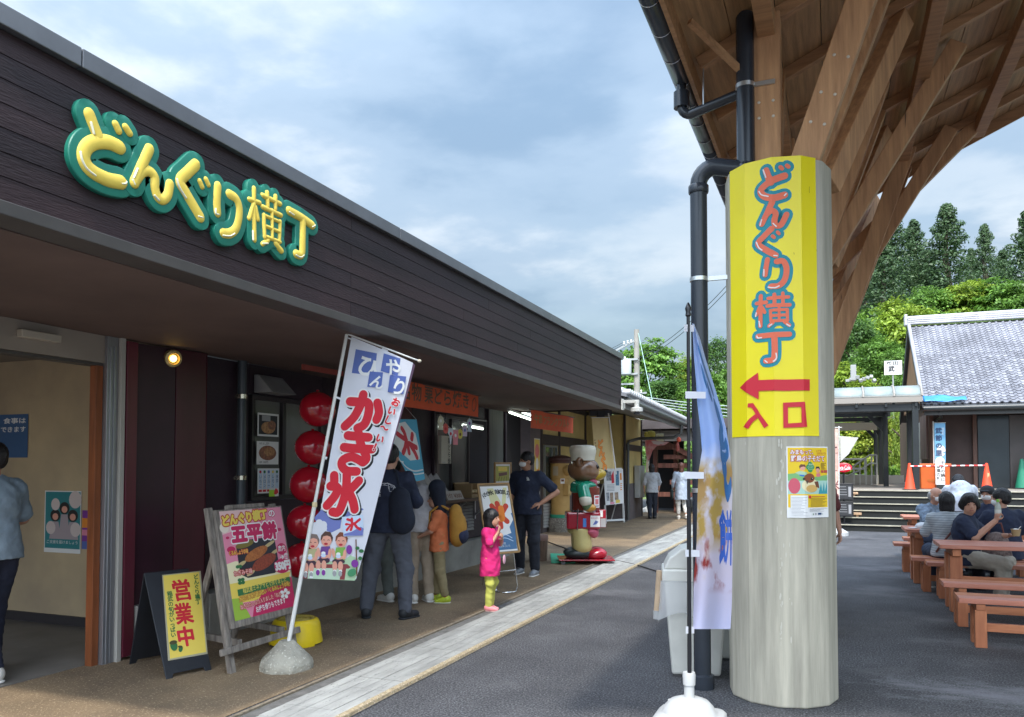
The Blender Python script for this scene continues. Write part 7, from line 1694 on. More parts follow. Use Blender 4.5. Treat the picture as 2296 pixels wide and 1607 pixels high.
s.build('label', pb_, lambda u, v: (Vector((.2415 * cos(-1.75 + u / .2415), .2415 * sin(-1.75 + u / .2415), 1.33 + v)), Vector((cos(-1.75 + u / .2415), sin(-1.75 + u / .2415), 0))), cuts_u=[-.04, 0, .04])
# ---- cream banner behind the bear
db = thing('banner_flag', 'cream banner with orange letters hanging behind the bear statue', 'banner', on(1378, 1185, 2, 0))
ZD = zoomdef(1950, 1350, .5291)
o_, r_, b_ = at(*ZD(575, 455), 17.5), at(*ZD(690, 455), 17.9), at(*ZD(612, 815), 17.6)
s = Sheet(o_, r_ - o_, o_ - b_, ZD)
s.zpoly(mat('banner_cream', (0.62, 0.47, 0.22), 0.8, 0.1, 3), (572, 455), (690, 455), (745, 818), (600, 818))
for i, ch in enumerate('どんぐり'): s.ztext(ch, ORANGEP, 612 + i * 11, 668 + i * 58, 58, fat=.012, rim=(pm('rust', (0, 0, 0)), .008))
for i, ch in enumerate('いなぶの'): s.ztext(ch, BROWNP, 588 + i * 3, 620 + i * 22, 16, fat=.002)
s.done('cloth', db)
m = MB(); m.tube([at(*ZD(692, 420), 17.9), at(*ZD(748, 860), 17.9)], .016, 8); m.tube([at(*ZD(566, 452), 17.5), at(*ZD(700, 450), 17.9)], .010, 6); m.build('pole', PW_, db, w=True)
for k in range(3):
 lab = ['leftmost', 'middle', 'rightmost'][k]
 p = at(*ZD((580, 635, 687)[k], 405 + 10 * (k % 2)), 18.4); t = thing('eave_lamp', 'small dark box lamp, %s of three under the tiled eaves' % lab, 'lamp', p, radians(22), 'box lamps under the tiled eaves')
 m = MB(); m.box(-.09, .09, -.08, .08, -.11, .11); m.build('housing', mat('lamp_dark', (0.025, 0.025, 0.035), 0.4), t, bevel=.01)
 m = MB(); m.box(-.07, .07, -.088, -.081, -.09, .09); m.build('lens', mat('lamp_lens_dark', (0.06, 0.065, 0.08), 0.15), t)
# ---- white notice board on a frame
ZN = ZD; nd = 21.6
n0, n1, n2 = at(*ZN(672, 1080), nd), at(*ZN(803, 1068), nd + .35), at(*ZN(657, 820), nd + .05)
nb_ = thing('notice_board', 'white notice board with photographs on a white frame stand beyond the bear', 'notice board', Vector((n0.x, n0.y, 0)))
s = Sheet(n0, n1 - n0, n2 - n0, ZN)
s.zpoly(WHITE, (672, 1082), (803, 1068), (797, 820), (655, 818))
PH = [mat('photo_%d' % k, c, 0.4, 0.7, 18, col2=c2) for k, (c, c2) in enumerate((((0.30, 0.32, 0.34), (0.08, 0.08, 0.09)), ((0.10, 0.24, 0.36), (0.03, 0.10, 0.16)), ((0.42, 0.30, 0.20), (0.12, 0.10, 0.08))))]
s.zpoly(PH[0], (678, 905), (715, 905), (712, 838), (675, 840)); s.zpoly(PH[1], (745, 940), (770, 940), (766, 835), (742, 835)); s.zpoly(RED, (715, 925), (735, 920), (728, 832), (712, 870)); s.zpoly(ORANGEP, (775, 900), (788, 900), (786, 850), (774, 852))
s.zpoly(PH[0], (680, 1050), (700, 1050), (696, 990), (676, 992)); s.zpoly(PH[2], (705, 1060), (728, 1056), (726, 990), (702, 992)); s.zpoly(PH[2], (738, 1045), (765, 1043), (762, 988), (736, 990)); s.zpoly(YELLOW, (745, 1068), (775, 1064), (774, 1042), (744, 1044)); s.zpoly(PINK, (705, 1075), (735, 1072), (734, 1058), (705, 1060))
for k in range(5): s.zpoly(GREYP, (682, 935 + k * 10), (735, 933 + k * 10), (735, 937 + k * 10), (682, 939 + k * 10))
for k in range(4): s.zpoly(ORANGEP, (776, 925 + k * 14), (790, 924 + k * 14), (790, 930 + k * 14), (776, 931 + k * 14))
s.done('sheet', nb_)
WF = mat('frame_white', (0.72, 0.72, 0.70), 0.4)
m = MB(); m.hexa([p - s.n * c for c in (.02, .004) for p in (n0, n1, n1 + n2 - n0, n2)]); m.build('panel', WF, nb_, w=True)
g0, g1 = Vector((n0.x, n0.y, 0)), Vector((n1.x, n1.y, 0))
for a, b in ((n0 - s.n * .03, g0), (n1 - s.n * .03, g1)):
 m = MB(); m.bar(a, b, .045, .045, up=(1, 0, 0)); m.build('leg', WF, nb_, w=True)
 m = MB(); m.bar(a + (n2 - n0) * .6, b + Vector((-.45, .3, 0)), .03, .03, up=(1, 0, 0)); m.build('back_leg', WF, nb_, w=True)
m = MB(); m.bar(g0 + Vector((0, 0, .08)), g1 + Vector((0, 0, .08)), .05, .05); m.build('rail', WF, nb_, w=True)
# ---- cabinet, mop, tassel streamer, far cone, hanging lights, cctv
c_ = on(1408, 1150, 2, 0)
cab_ = thing('electric_cabinet', 'grey metal cabinet on the boarded wall at the corner of the yellow shop', 'cabinet', ROOT[SH.name] @ Vector((-1.36, 8.2, .62)), radians(3.1))
m = MB(); m.box(0, .16, -.45, .45, 0, .95); m.build('case', mat('cabinet_grey', (0.34, 0.335, 0.31), 0.5, 0.15, 3), cab_, bevel=.01)
m = MB(); m.box(.161, .168, -.42, -.01, .03, .92); m.build('door', mat('cabinet_grey', (0, 0, 0)), cab_, bevel=.003); m = MB(); m.box(.161, .168, .01, .42, .03, .92); m.build('door', mat('cabinet_grey', (0, 0, 0)), cab_, bevel=.003)
ub = on(1453, 1148, 2, 0); ubt = thing('flag_base', 'far white flag base with an empty pole outside the yellow shop', 'flag base', ub)
m = MB(); m.lathe([(.24, 0), (.25, .02), (.23, .10), (.10, .17), (.04, .2)], (0, 0, 0), 18); m.build('tank', WPL, ubt, smooth=40)
m = MB(); m.tube([(0, 0, .18), (.06, 0, 2.3)], .018, 8); m.build('pole', PW_, ubt)
kp = at(1462, 968, 24.5)
ks = thing('fish_streamer', 'red cloth streamer with white markings hanging under the arcade beam', 'streamer', kp)
m = MB(); ZK = zoomdef(1950, 1350, .5291); kd = 24.5
P = [(955, 600), (1010, 610), (1060, 622), (1130, 628), (1095, 650), (1040, 655), (1010, 690), (985, 760), (968, 760), (958, 690)]
F_ = [m.pt(at(*ZK(*p), kd)) for p in P]; G_ = [m.pt(at(*ZK(*p), kd + .08)) for p in P]; m.face(F_); m.face(G_[::-1]); [m.face((F_[i], F_[(i + 1) % 10], G_[(i + 1) % 10], G_[i])) for i in range(10)]
m.build('cloth', mat('streamer_red', (0.40, 0.035, 0.04), 0.8, 0.5, 5, col2=(0.55, 0.35, 0.32)), ks, w=True)
m = MB(); m.poly([at(*ZK(*p), kd - .01) for p in ((1000, 620), (1060, 622), (1105, 632), (1050, 648), (1015, 640))]); m.build('marking', mat('streamer_white', (0.55, 0.45, 0.42), 0.8), ks, w=True)
m = MB()
for p in ((965, 575), (985, 570), (1000, 568), (1015, 572), (975, 592), (1008, 590)): m.ell(at(*ZK(*p), kd - .05), (.07, .05, .10), 8, 6)
tag(m.build('tassel', mat('tassel_yellow', (0.52, 0.46, 0.10), 0.8), ks, w=True), kind='stuff')
lb = at(*ZK(1063, 596), 24.6); t = thing('hanging_lamp', 'small square yellowish lamp hanging under the arcade beam', 'lamp', lb, radians(20)); m = MB(); m.box(-.1, .1, -.08, .08, -.12, .12); m.build('shade', mat('lamp_shade_yellow', (0.50, 0.48, 0.30), 0.5), t, bevel=.01); m = MB(); m.tube([(0, 0, .12), (0, 0, .3)], .01, 6); m.build('cord', BLACK, t)
ch = at(1522, 985, 23.9); t = thing('hanging_charm', 'small orange red ornament hanging from the far end of the gutter', 'ornament', ch); m = MB(); m.ell((0, 0, 0), (.07, .05, .08), 10, 8); m.build('bead', mat('charm_red', (0.75, 0.12, 0.06), 0.5), t, smooth=180); m = MB(); m.lathe([(.03, -.08), (.06, -.2), (.05, -.34), (.02, -.35)], (-.04, 0, 0), 8); m.build('body', mat('charm_dark', (0.30, 0.07, 0.05), 0.7), t)
m = MB(); m.tube([(0, 0, .08), (0, 0, .2)], .006, 5); m.build('string', WHITE, t)
cc_ = on(1397, 908, 0, -3.24)
cv = thing('security_camera', 'white security camera on an arm at the far end of the fascia', 'camera', (-3.2, 12.8, cc_.z))
CW = mat('camera_white', (0.52, 0.52, 0.49), 0.4)
m = MB(); m.box(-.03, .0, -.05, .05, -.09, .09); m.build('bracket', CW, cv, bevel=.004); m = MB(); m.box(0, .26, -.025, .025, .02, .07); m.tube([(.22, 0, .06), (.22, 0, -.06)], .04, 12); m.build('arm', CW, cv, bevel=.003)
m = MB(); m.lathe([(.085, -.13), (.10, -.12), (.10, -.065), (.06, -.05)], (.22, 0, 0), 20); m.build('housing', CW, cv, smooth=40); m = MB(); m.ell((.22, 0, -.13), (.055, .055, .05), 14, 8); m.build('dome', mat('camera_dome', (0.08, 0.08, 0.09), 0.1), cv, smooth=180)
# ---- rubbish bins by the column
BINM = mat('bin_cream', (0.62, 0.62, 0.57), 0.45, 0.12, 3)
def bin_(px, dep, k, lab, bag):
 p = at(px, 1100, dep); t = thing('rubbish_bin', lab, 'bin', (p.x, p.y, 0), radians(12), 'cream swing lid bins by the column')
 W0, W1, D0, D1, H = .17 * k, .225 * k, .14 * k, .185 * k, .70 * k
 m = MB(); m.hexa([(-W0, -D0, .015), (W0, -D0, .015), (W0, D0, .015), (-W0, D0, .015), (-W1, -D1, H), (W1, -D1, H), (W1, D1, H), (-W1, D1, H)]); m.build('body', BINM, t, bevel=.02)
 m = MB(); m.box(-W0 * .95, W0 * .95, -D0 * .95, D0 * .95, 0, .016); m.build('foot', mat('bin_foot', (0.05, 0.05, 0.05), 0.6), t)
 m = MB(); m.box(-W1 - .012, W1 + .012, -D1 - .012, D1 + .012, H - .02, H + .07 * k); m.build('rim', BINM, t, bevel=.012)
 m = MB(); P = [(-W1, H + .07 * k), (-W1 * .82, H + .15 * k), (-W1 * .45, H + .215 * k), (0, H + .235 * k), (W1 * .45, H + .215 * k), (W1 * .82, H + .15 * k), (W1, H + .07 * k)]
 m.prism(P, -D1 * .96, D1 * .96, axis='y'); m.build('swing_lid', BINM, t, bevel=.012)
 if bag:
  m = MB(); n = 48
  rows_ = []
  rb = random.Random(4)
  for j in range(7):
   f = j / 6; row = []
   for i in range(n):
    a = 2 * pi * i / n; ex = max(abs(cos(a)) / (W1 + .016), abs(sin(a)) / (D1 + .016)); r = 1 / ex
    w = 1 + .02 + .10 * f * (1 - .35 * f) + .035 * sin(i * 2.2 + j * 1.3) * f + rb.uniform(-.025, .025) * f
    row.append(m.pt((cos(a) * r * w, sin(a) * r * w, H - .01 - .27 * f * k * (1 + .18 * sin(i * .5 + 1)))))
   rows_.append(row)
  for A, B in zip(rows_, rows_[1:]):
   for i in range(n): m.face((A[i], A[(i + 1) % n], B[(i + 1) % n], B[i]))
  m.build('bag', mat('clear_bag', (0.72, 0.74, 0.75), 0.12, alpha=.36, spec=0.9), t, smooth=38)
 return t
bin_(1556, 6.02, 1.03, 'cream swing lid bin with a clear bag, nearer of two beside the column', True)
bin_(1606, 6.55, 1.10, 'cream swing lid bin half hidden behind the flag, farther of two', False)
ct_ = at(1480, 1330, 5.95)
t = thing('cardboard_tube', 'pale cardboard tube hanging down beside the clear bag of the bin', 'cardboard tube', ct_)
m = MB(); m.tube([(.0, 0, .17), (-.022, 0, -.13)], .026, 14); m.build('tube', mat('cardboard', (0.52, 0.38, 0.25), 0.8, 0.2, 6), t, smooth=60)
m = MB(); m.tube([(-.022, 0, -.125), (-.024, 0, -.19)], .030, 12, caps=False); m.build('wrapping', mat('clear_bag', (0, 0, 0)), t)
# ================================================================== THINGS ON AND BEFORE THE DECK
CONE = mat('cone_orange', (0.90, 0.075, 0.022), 0.5, 0.1, 4)
cones = []
for (px, py, y_, lab) in ((2040, 1091, 22.95, 'bright orange traffic cone left of the front shelter post'), (2213, 1089, 22.95, 'bright orange traffic cone at the right end of the striped bar')):
 p = on(px, py, 1, y_); p.z = DZ; t = thing('traffic_cone', lab, 'traffic cone', p, group='orange cones on the deck'); cones.append(p)
 m = MB(); m.box(-.17, .17, -.17, .17, 0, .025); m.build('foot', mat('cone_foot', (0.05, 0.03, 0.02), 0.7), t, bevel=.01)
 m = MB(); m.lathe([(.135, .025), (.125, .05), (.03, .68), (.015, .69)], (0, 0, 0), 22); m.build('body', CONE, t, smooth=40)
 if len(cones) == 2:
  m = MB(); m.poly([(.105 * cos(a), .105 * sin(a), .16) for a in (-1.6, -1.3, -1.0, -.7)] + [(.068 * cos(a), .068 * sin(a), .44) for a in (-.8, -1.1, -1.5)]); m.build('sticker', pm('cone_sticker', (0.75, 0.40, 0.20)), t)
a, b = cones[0] + Vector((0, -.02, .61)), cones[1] + Vector((0, -.02, .63))
cbar = thing('cone_bar', 'red and white striped bar resting between the two cones', 'bar', a)
for k in range(18):
 m = MB(); m.tube([a.lerp(b, k / 18), a.lerp(b, (k + 1) / 18)], .017, 8); m.build('stripe', pm('bar_red', (0.65, 0.03, 0.03)) if k % 2 else WHITE, cbar, w=True)
q0, q1 = on(2066, 1090, 1, 24.0), on(2128, 1042, 1, 24.0)
ob = thing('storage_tub', 'large orange tub with a lid behind the striped bar', 'tub', ((q0.x + q1.x) / 2, 24.3, DZ))
OT = mat('tub_orange', (0.62, 0.12, 0.02), 0.5, 0.15, 3); HT = .62; WT = (q1.x - q0.x) / 2 + .02
m = MB(); m.hexa([(-WT * .96, -.3, 0), (WT * .96, -.3, 0), (WT * .96, .3, 0), (-WT * .96, .3, 0), (-WT, -.33, HT), (WT, -.33, HT), (WT, .33, HT), (-WT, .33, HT)]); m.build('body', OT, ob, bevel=.02)
m = MB(); m.box(-WT - .03, WT + .03, -.36, .36, HT, HT + .06); m.build('lid', OT, ob, bevel=.015); s = Print(); s.text('武田味噌', -.2, .2, .09, pm('rust', (0, 0, 0)), bold=.02); s.build('lettering', ob, flat((0, -.327, 0), (1, 0, 0), (0, -.03, .62)))
# blue banner and white tongue shaped sign at the house corner
q0, q1 = on(2097, 1082, 1, 24.4), on(2119, 948, 1, 24.4)
hb_ = thing('banner_flag', 'sky blue vertical banner with dark characters at the tiled house corner', 'banner', (q0.x, 24.4, DZ))
s = Print(); W, H = q1.x - q0.x, q1.z - DZ - .1
s.rect(0, 0, W, H, pm('sky_print', (0.17, 0.42, 0.66))); s.rect(0, 0, W, H * .36, pm('hill_print', (0.10, 0.30, 0.12))); s.ell(W * .5, H * .2, W * .35, H * .1, pm('blossom', (0.65, 0.50, 0.50))); s.ell(W * .6, H * .55, W * .4, H * .09, WHITE)
for i, c in enumerate('武節の里'): s.text(c, W * .08, H * .84 - i * H * .12, W * .62, pm('navy', (0, 0, 0)), fat=.008)
s.text('稲武町', W * .66, H * .93, W * .25, WHITE, vert=True)
s.build('cloth', hb_, lambda u, v: (Vector((u, .02 * sin(3 * v), v + .1)), Vector((0, -1, 0))), cuts_v=[k * .2 for k in range(1, 10)])
m = MB(); m.tube([(-.02, .03, 0), (-.02, .03, H + .15)], .014, 8); m.tube([(-.03, .03, H + .11), (W + .02, .03, H + .11)], .010, 6); m.build('pole', PW_, hb_)
q0, q1 = on(2098, 1078, 1, 23.9), on(2118, 1024, 1, 23.9)
tg = thing('standing_sign', 'white round topped sign with vertical black characters in front of the orange tub', 'sign', ((q0.x + q1.x) / 2, 23.9, DZ))
W, H = (q1.x - q0.x), q1.z - DZ; m = MB(); P = [(-W / 2, .12), (W / 2, .12), (W / 2, H - W / 2)] + [(W / 2 * cos(a), H - W / 2 + W / 2 * sin(a)) for a in (pi * k / 8 for k in range(1, 8))] + [(-W / 2, H - W / 2)]; m.prism(P, 0, .03, axis='y'); m.build('board', WF, tg); m = MB(); m.box(-.1, .1, -.08, .1, 0, .12); m.build('foot', STL, tg)
s = Print(); s.text('千枚の鍋に', .01, H - .1, .105, BLACK, vert=True, bold=.02); s.text('幸福の城', -W * .42, H - .2, .10, BLACK, vert=True, bold=.02); s.build('lettering', tg, flat((0, -.0015, 0), (1, 0, 0), (0, 0, 1)))
gc = on(2292, 1080, 1, 25.0); t = thing('traffic_cone', 'green cone standing by the house wall at the right edge', 'traffic cone', (gc.x, 25.0, DZ)); m = MB(); m.box(-.2, .2, -.15, .15, 0, .03); m.build('foot', STL, t); m = MB(); m.lathe([(.17, .03), (.04, .80), (.02, .81)], (0, 0, 0), 18); m.build('body', mat('cone_green', (0.02, 0.22, 0.13), 0.5), t, smooth=40)
# menu stand with red disc
p = on(1893, 1168, 1, SY + .16); p.z = STEPH
ms = thing('menu_stand', 'black menu stand with a red oval drink sign on the steps beside the column', 'menu stand', p)
kx = (p - EYE).dot(_FP) / F_PX
m = MB(); m.tube([(0, 0, .02), (0, 0, 1.36)], .022, 10); m.box(-.16, .16, -.12, .12, 0, .025); m.build('pole', BPL, ms)
for z, h in ((.78, .40), (.36, .36)):
 m = MB(); m.box(-.21, .21, -.05, -.022, z - h / 2, z + h / 2); f = m.build('panel', mat('panel_black', (0.02, 0.02, 0.022), 0.4), ms, bevel=.008)
 s = Print(); s.rect(-.18, z - h / 2 + .03, .18, z + h / 2 - .03, mat('menu_slate', (0.045, 0.047, 0.05), 0.4))
 for k in range(4): s.rect(-.15 + (k % 2) * .05, z + h * .28 - k * h * .16, .05 + (k * 37 % 9) * .008, z + h * .31 - k * h * .16, GREYP)
 s.rect(.10, z - h * .3, .16, z + h * .3, GREYP); s.build('menu', ms, flat((0, -.0515, 0), (1, 0, 0), (0, 0, 1)))
m = MB(); m.M = Matrix.Translation((.0, -.035, 1.36)) @ Matrix.Rotation(pi / 2, 4, 'X'); m.lathe([(.01, -.02), (.10, -.02), (.115, -.012), (.115, .008), (.10, .018), (.01, .02)], (0, 0, 0), 28); o = m.build('disc', mat('disc_red', (0.68, 0.012, 0.03), 0.3), ms, smooth=40); o.scale = (1.65, 1, 1)
s = Print(); s.text('Coca-Cola', -.155, -.04, .13, WHITE, w=.31, bold=.02); s.stroke([(-.15, -.05), (-.05, -.06), (.08, -.045), (.15, -.03)], .006, WHITE); s.build('lettering', ms, flat((0, -.0560, 1.36), (1, 0, 0), (0, 0, 1)))
PLW = mat('plank_bench', (0.42, 0.27, 0.16), 0.7, 0.3, 4, stretch=(.6, 5, 5))
for i, (py, st) in enumerate(((1104, 5), (1152, 2))):
 z = st * STEPH; y = SY + (st - 1) * STEPD + .1; a, b = on(1850, py, 1, y), on((1924, 1932)[i], py, 1, y)
 t = thing('plank_seat', ('upper', 'lower')[i] + ' pale wooden plank seat laid on the steps behind the menu stand', 'plank seat', (a.x, y, z), group='plank seats on the steps')
 m = MB(); m.box(0, b.x - a.x, -.05, .24, .05, .10); m.build('board', PLW, t, bevel=.006)
 for xx in (.1, b.x - a.x - .12):
  m = MB(); m.box(xx, xx + .05, -.02, .2, 0, .049); m.build('bearer', PLW, t)
# pink banner by the column
q0 = on(1880, 960, 1, 19.3)
pk = thing('banner_flag', 'pink and cream rice dish banner half hidden behind the column', 'banner', (q0.x, 19.3, 0))
m = MB(); top = on(1881, 955, 1, 19.3); bot = Vector((top.x - .03, 19.3, 0)); m.tube([bot, top], .012, 8); m.tube([top + Vector((-.6, 0, -.03)), top + Vector((.06, 0, -.03))], .008, 6); m.build('pole', PW_, pk, w=True)
s = Print(); Hh = top.z - .75
s.rect(-.58, -Hh, -.02, -.06, mat('banner_pink', (0.68, 0.48, 0.42), 0.8, 0.3, 4, col2=(0.62, 0.30, 0.22)))
for i, c in enumerate('ここの米の'): s.text(c, -.22, -.62 - i * .26, .22, pm('maroon_print', (0, 0, 0)), fat=.006)
s.build('cloth', pk, lambda u, v: (top + Vector((u, .03 * sin(5 * v), v)), Vector((0, -1, 0))), cuts_v=[-.2 * k for k in range(1, 9)], w=True)
m = MB(); m.poly([top + Vector((.02, .02, -.22)), top + Vector((.40, .1, -.26)), top + Vector((.20, .06, -.62)), top + Vector((.02, .02, -.8))]); m.build('loose_corner', mat('banner_grey', (0.52, 0.50, 0.46), 0.8), pk, w=True, solid=.004, fix=False)
pole_tip = top
m = MB(); m.lathe([(.20, 0), (.20, .08), (.1, .14), (.03, .18)], bot, 16); m.build('tank', WPL, pk, w=True, smooth=40)
# roadside name board far behind the gable
sb2 = at(2002, 824, 40.5); t = thing('name_board', 'white roadside name board with black characters behind the gable of the tiled house', 'sign', sb2)
m = MB(); m.box(-.40, .42, -.02, .02, -.36, .36); m.build('board', WF, t); m = MB(); m.tube([(0, 0.05, -.3), (0, .05, -2.6)], .04, 8); m.build('post', GALV, t)
s = Print(); s.rect(-.38, .12, .40, .135, BLACK); s.text('武田', -.30, .165, .19, BLACK, bold=.02, w=.55); s.text('武', -.22, -.17, .30, BLACK, fat=.012); s.rect(-.25, -.27, .3, -.24, GREYP); s.build('lettering', t, flat((0, -.0215, 0), (1, 0, 0), (0, 0, 1)))
SHR = mat('shrine_stone', (0.33, 0.34, 0.33), 0.7)
p = at(1915, 846, 39)
t = thing('stone_marker', 'small grey stone monument on the grassy slope above the shelter roof', 'monument', p)
m = MB(); m.box(-.16, .10, -.1, .1, -.15, .62); m.build('slab', SHR, t, bevel=.03)
for k in range(9):
 m = MB(); m.M = Matrix.Translation((-.3 + k * .15, -.1 + .1 * (k % 3), -.16 + .16 * ((k * 5) % 4) / 3)) @ Matrix.Rotation(k * 1.3, 4, (1, .4, k % 2)); m.box(-.09, .08, -.07, .08, -.06, .07 + .02 * (k % 3)); m.build('stone', SHR, t, bevel=.02)
# ================================================================== PICNIC TABLES AND BENCHES
RW = wood('stained_red_wood', (0.52, 0.20, 0.09), (0.39, 0.13, 0.055), (0.7, 6, 6), 2.5)
RWE = wood('stained_red_wood_leg', (0.48, 0.18, 0.08), (0.36, 0.115, 0.05), (6, 6, .7), 2.5)
RWT = mat('worn_table_top', (0.52, 0.22, 0.15), 0.42, 0.35, 2.2, 0.15, 25, col2=(0.44, 0.14, 0.08), stretch=(0.6, 6, 6))
def table(x, y, L, D, H, lab, name='picnic_table'):
 t = thing(name, lab, 'table', (x, y, 0), radians(rnd.uniform(-.6, .6)), 'red wooden tables under the canopy')
 nb = 4; w = D / nb
 for k in range(nb):
  m = MB(); m.box(0, L, k * w + .003, (k + 1) * w - .003, H - .042, H + .001 * (k % 2)); m.build('plank', RWT, t, bevel=.005)
 for xx in (.10, L - .22):
  for yy in (.10, D - .22):
   m = MB(); m.box(xx, xx + .12, yy, yy + .12, 0, H - .12); m.build('leg', RWE, t, bevel=.006)
  m = MB(); m.box(xx + .02, xx + .10, .04, D - .04, H - .119, H - .044); m.build('cross_rail', RW, t, bevel=.004)
 m = MB(); m.box(.16, L - .16, D / 2 - .03, D / 2 + .03, .26, .36); m.build('stretcher', RW, t, bevel=.004)
 return t
def bench(x, y, L, D, H, lab):
 t = thing('bench', lab, 'bench', (x, y, 0), radians(rnd.uniform(-.8, .8)), 'red wooden benches under the canopy')
 for k in range(2):
  m = MB(); m.box(0, L, k * D / 2 + .002, (k + 1) * D / 2 - .002, H - .045, H); m.build('plank', RW if k else RWT, t, bevel=.005)
 for xx in (.12, L - .22):
  for yy in (.03, D - .11):
   m = MB(); m.box(xx, xx + .09, yy, yy + .08, 0, H - .10); m.build('leg', RWE, t, bevel=.005)
  m = MB(); m.box(xx + .01, xx + .08, .02, D - .02, H - .099, H - .047); m.build('cross_rail', RW, t, bevel=.004)
 m = MB(); m.box(.16, L - .16, D / 2 - .025, D / 2 + .025, .12, .19); m.build('stretcher', RW, t, bevel=.004)
 return t
table(1.03, 9.55, 1.9, .66, .72, 'nearest red wooden table, in front of the woman holding a bottle')
table(.86, 11.72, 1.9, .72, .72, 'red wooden table with a white cap lying on its left end')
table(1.05, 14.6, 1.9, .70, .72, 'farthest red wooden table, close to the steps')
bench(.98, 7.82, 1.8, .36, .42, 'nearest red bench with a worn pale patch on its seat')
bench(.97, 8.78, 1.8, .33, .42, 'red bench between the nearest bench and the nearest table')
bench(1.0, 10.55, 1.8, .34, .42, 'red bench under the woman with the bottle')
bench(.88, 11.05, 1.8, .34, .42, 'red bench under the woman in the striped shirt')
bench(.80, 13.0, 1.8, .34, .42, 'red bench under the old man in the plaid shirt')
bench(1.0, 14.0, 1.8, .34, .42, 'red bench before the farthest table')
# bear statue
def bear():
 P0 = on(1311, 1264, 2, 0) + Vector((-.05, .12, 0))
 t = thing('bear_statue', 'glossy painted bear chef statue in green jacket and white hat on a red trolley', 'statue', P0, radians(22)); t.scale = (1.16, 1.16, 1.05)
 BR, GRN, MZ = mat('bear_brown', (0.20, 0.098, 0.048), 0.22, 0.2, 4, coat=.4), mat('bear_green', (0.012, 0.26, 0.15), 0.2, coat=.5), mat('bear_yellow', (0.46, 0.30, 0.015), 0.3, coat=.4)
 BRD_, RDB, CRM = mat('bear_machine', (0.20, 0.032, 0.018), 0.25, 0.25, 3, coat=.4), mat('bear_red', (0.34, 0.006, 0.022), 0.22, coat=.5), mat('bear_cream', (0.60, 0.50, 0.20), 0.4, 0.15, 3)
 WH = mat('bear_white', (0.72, 0.67, 0.55), 0.35, 0.12, 3)
 B = sdf_body
 B('head', [E_((0, 0, 1.43), (.222, .205, .185)), E_((.02, 0, 1.36), (.21, .20, .12))], .014, BR, t)
 for s_ in (-1, 1): B('ear', [E_((-.07, s_ * .185, 1.54), (.055, .03, .075)), E_((-.05, s_ * .192, 1.54), (.03, .03, .045), sub=True)], .007, BR, t)
 B('muzzle', [E_((.215, 0, 1.36), (.10, .105, .08)), E_((.18, 0, 1.325), (.095, .115, .075))], .011, MZ, t)
 m = MB(); m.ell((.305, 0, 1.40), (.028, .04, .026), 14, 10); m.build('nose', mat('bear_nose', (0.012, 0.01, 0.01), 0.15), t, smooth=180)
 for s_ in (-1, 1): m = MB(); m.ell((.175, s_ * .112, 1.465), (.026, .024, .034), 14, 10); m.build('eye', mat('bear_nose', (0, 0, 0)), t, smooth=180)
 m = MB(); m.lathe([(.165, 1.565), (.168, 1.62), (.176, 1.65), (.186, 1.70), (.186, 1.75), (.17, 1.785), (.12, 1.80), (.02, 1.802)], (-.01, 0, 0), 28); m.build('hat', WH, t, smooth=45)
 B('jacket', [E_((0, 0, 1.19), (.185, .21, .085)), E_((-.02, 0, 1.12), (.17, .19, .10)), C_((-.03, -.19, 1.15), (.0, -.25, 1.0), .085, .085), C_((-.03, .19, 1.15), (.0, .25, 1.0), .085, .085)], .012, GRN, t)
 for s_ in (-1, 1):
  B('cuff', [C_((.0, s_ * .255, .985), (.005, s_ * .258, .955), .086, .084)], .009, WH, t)
  B('sleeve', [C_((.0, s_ * .255, .96), (.03, s_ * .24, .87), .072, .066)], .010, mat('bear_sage', (0.10, 0.17, 0.08), 0.3), t)
  B('hand', [E_((.06, s_ * .235, .85), (.085, .065, .060)), E_((.10, s_ * .21, .865), (.045, .04, .035))], .009, mat('bear_gold', (0.52, 0.24, 0.02), 0.25, coat=.4), t)
 B('scarf', [E_((.11, -.02, 1.255), (.07, .10, .045)), E_((.14, -.06, 1.22), (.045, .05, .05))], .009, mat('bear_pinkish', (0.50, 0.10, 0.16), 0.4), t)
 B('collar', [E_((.15, .0, 1.235), (.075, .09, .04))], .009, WH, t)
 m = MB(); m.lathe([(.19, .77), (.195, .80), (.195, 1.15), (.16, 1.18)], (.03, 0, 0), 30); m.build('machine_body', BRD_, t, smooth=40)
 m = MB(); m.lathe([(.19, .775), (.202, .78), (.202, .81), (.19, .815)], (.03, 0, 0), 30); m.build('steel_band', CHR, t, smooth=40)
 m = MB(); m.box(-.25, .21, -.22, .22, .53, .785); m.build('control_box', RDB, t, bevel=.025)
 m = MB(); m.box(.18, .29, -.17, .02, .55, .82); m.build('coin_box', RDB, t, bevel=.012)
 m = MB(); m.tube([(-.11, -.232, .52), (-.10, -.232, .84)], .009, 8); m.build('rod', CHR, t)
 s = Print(); s.rect(0, 0, .12, .19, WHITE); s.rect(.02, .05, .09, .13, pm('rose', (0, 0, 0))); s.rect(.015, .15, .10, .175, RED); s.rect(.02, .015, .10, .035, GREYP)
 s.build('sticker', t, lambda u, v: (Vector((.03 + .1965 * cos(-1.05 + u / .1965), .1965 * sin(-1.05 + u / .1965), .85 + v)), Vector((cos(-1.05 + u / .1965), sin(-1.05 + u / .1965), 0))), cuts_u=[.03, .06, .09])
 s = Print(); s.rect(0, 0, .13, .17, WHITE); s.text('わたがし', .01, .12, .03, RED, bold=.02, w=.11); s.poly([(.03, .03), (.08, .04), (.11, .08), (.07, .10), (.05, .06)], BLUEP)
 s.build('sticker', t, flat((.07, -.2212, .565), (1, 0, 0), (0, 0, 1)))
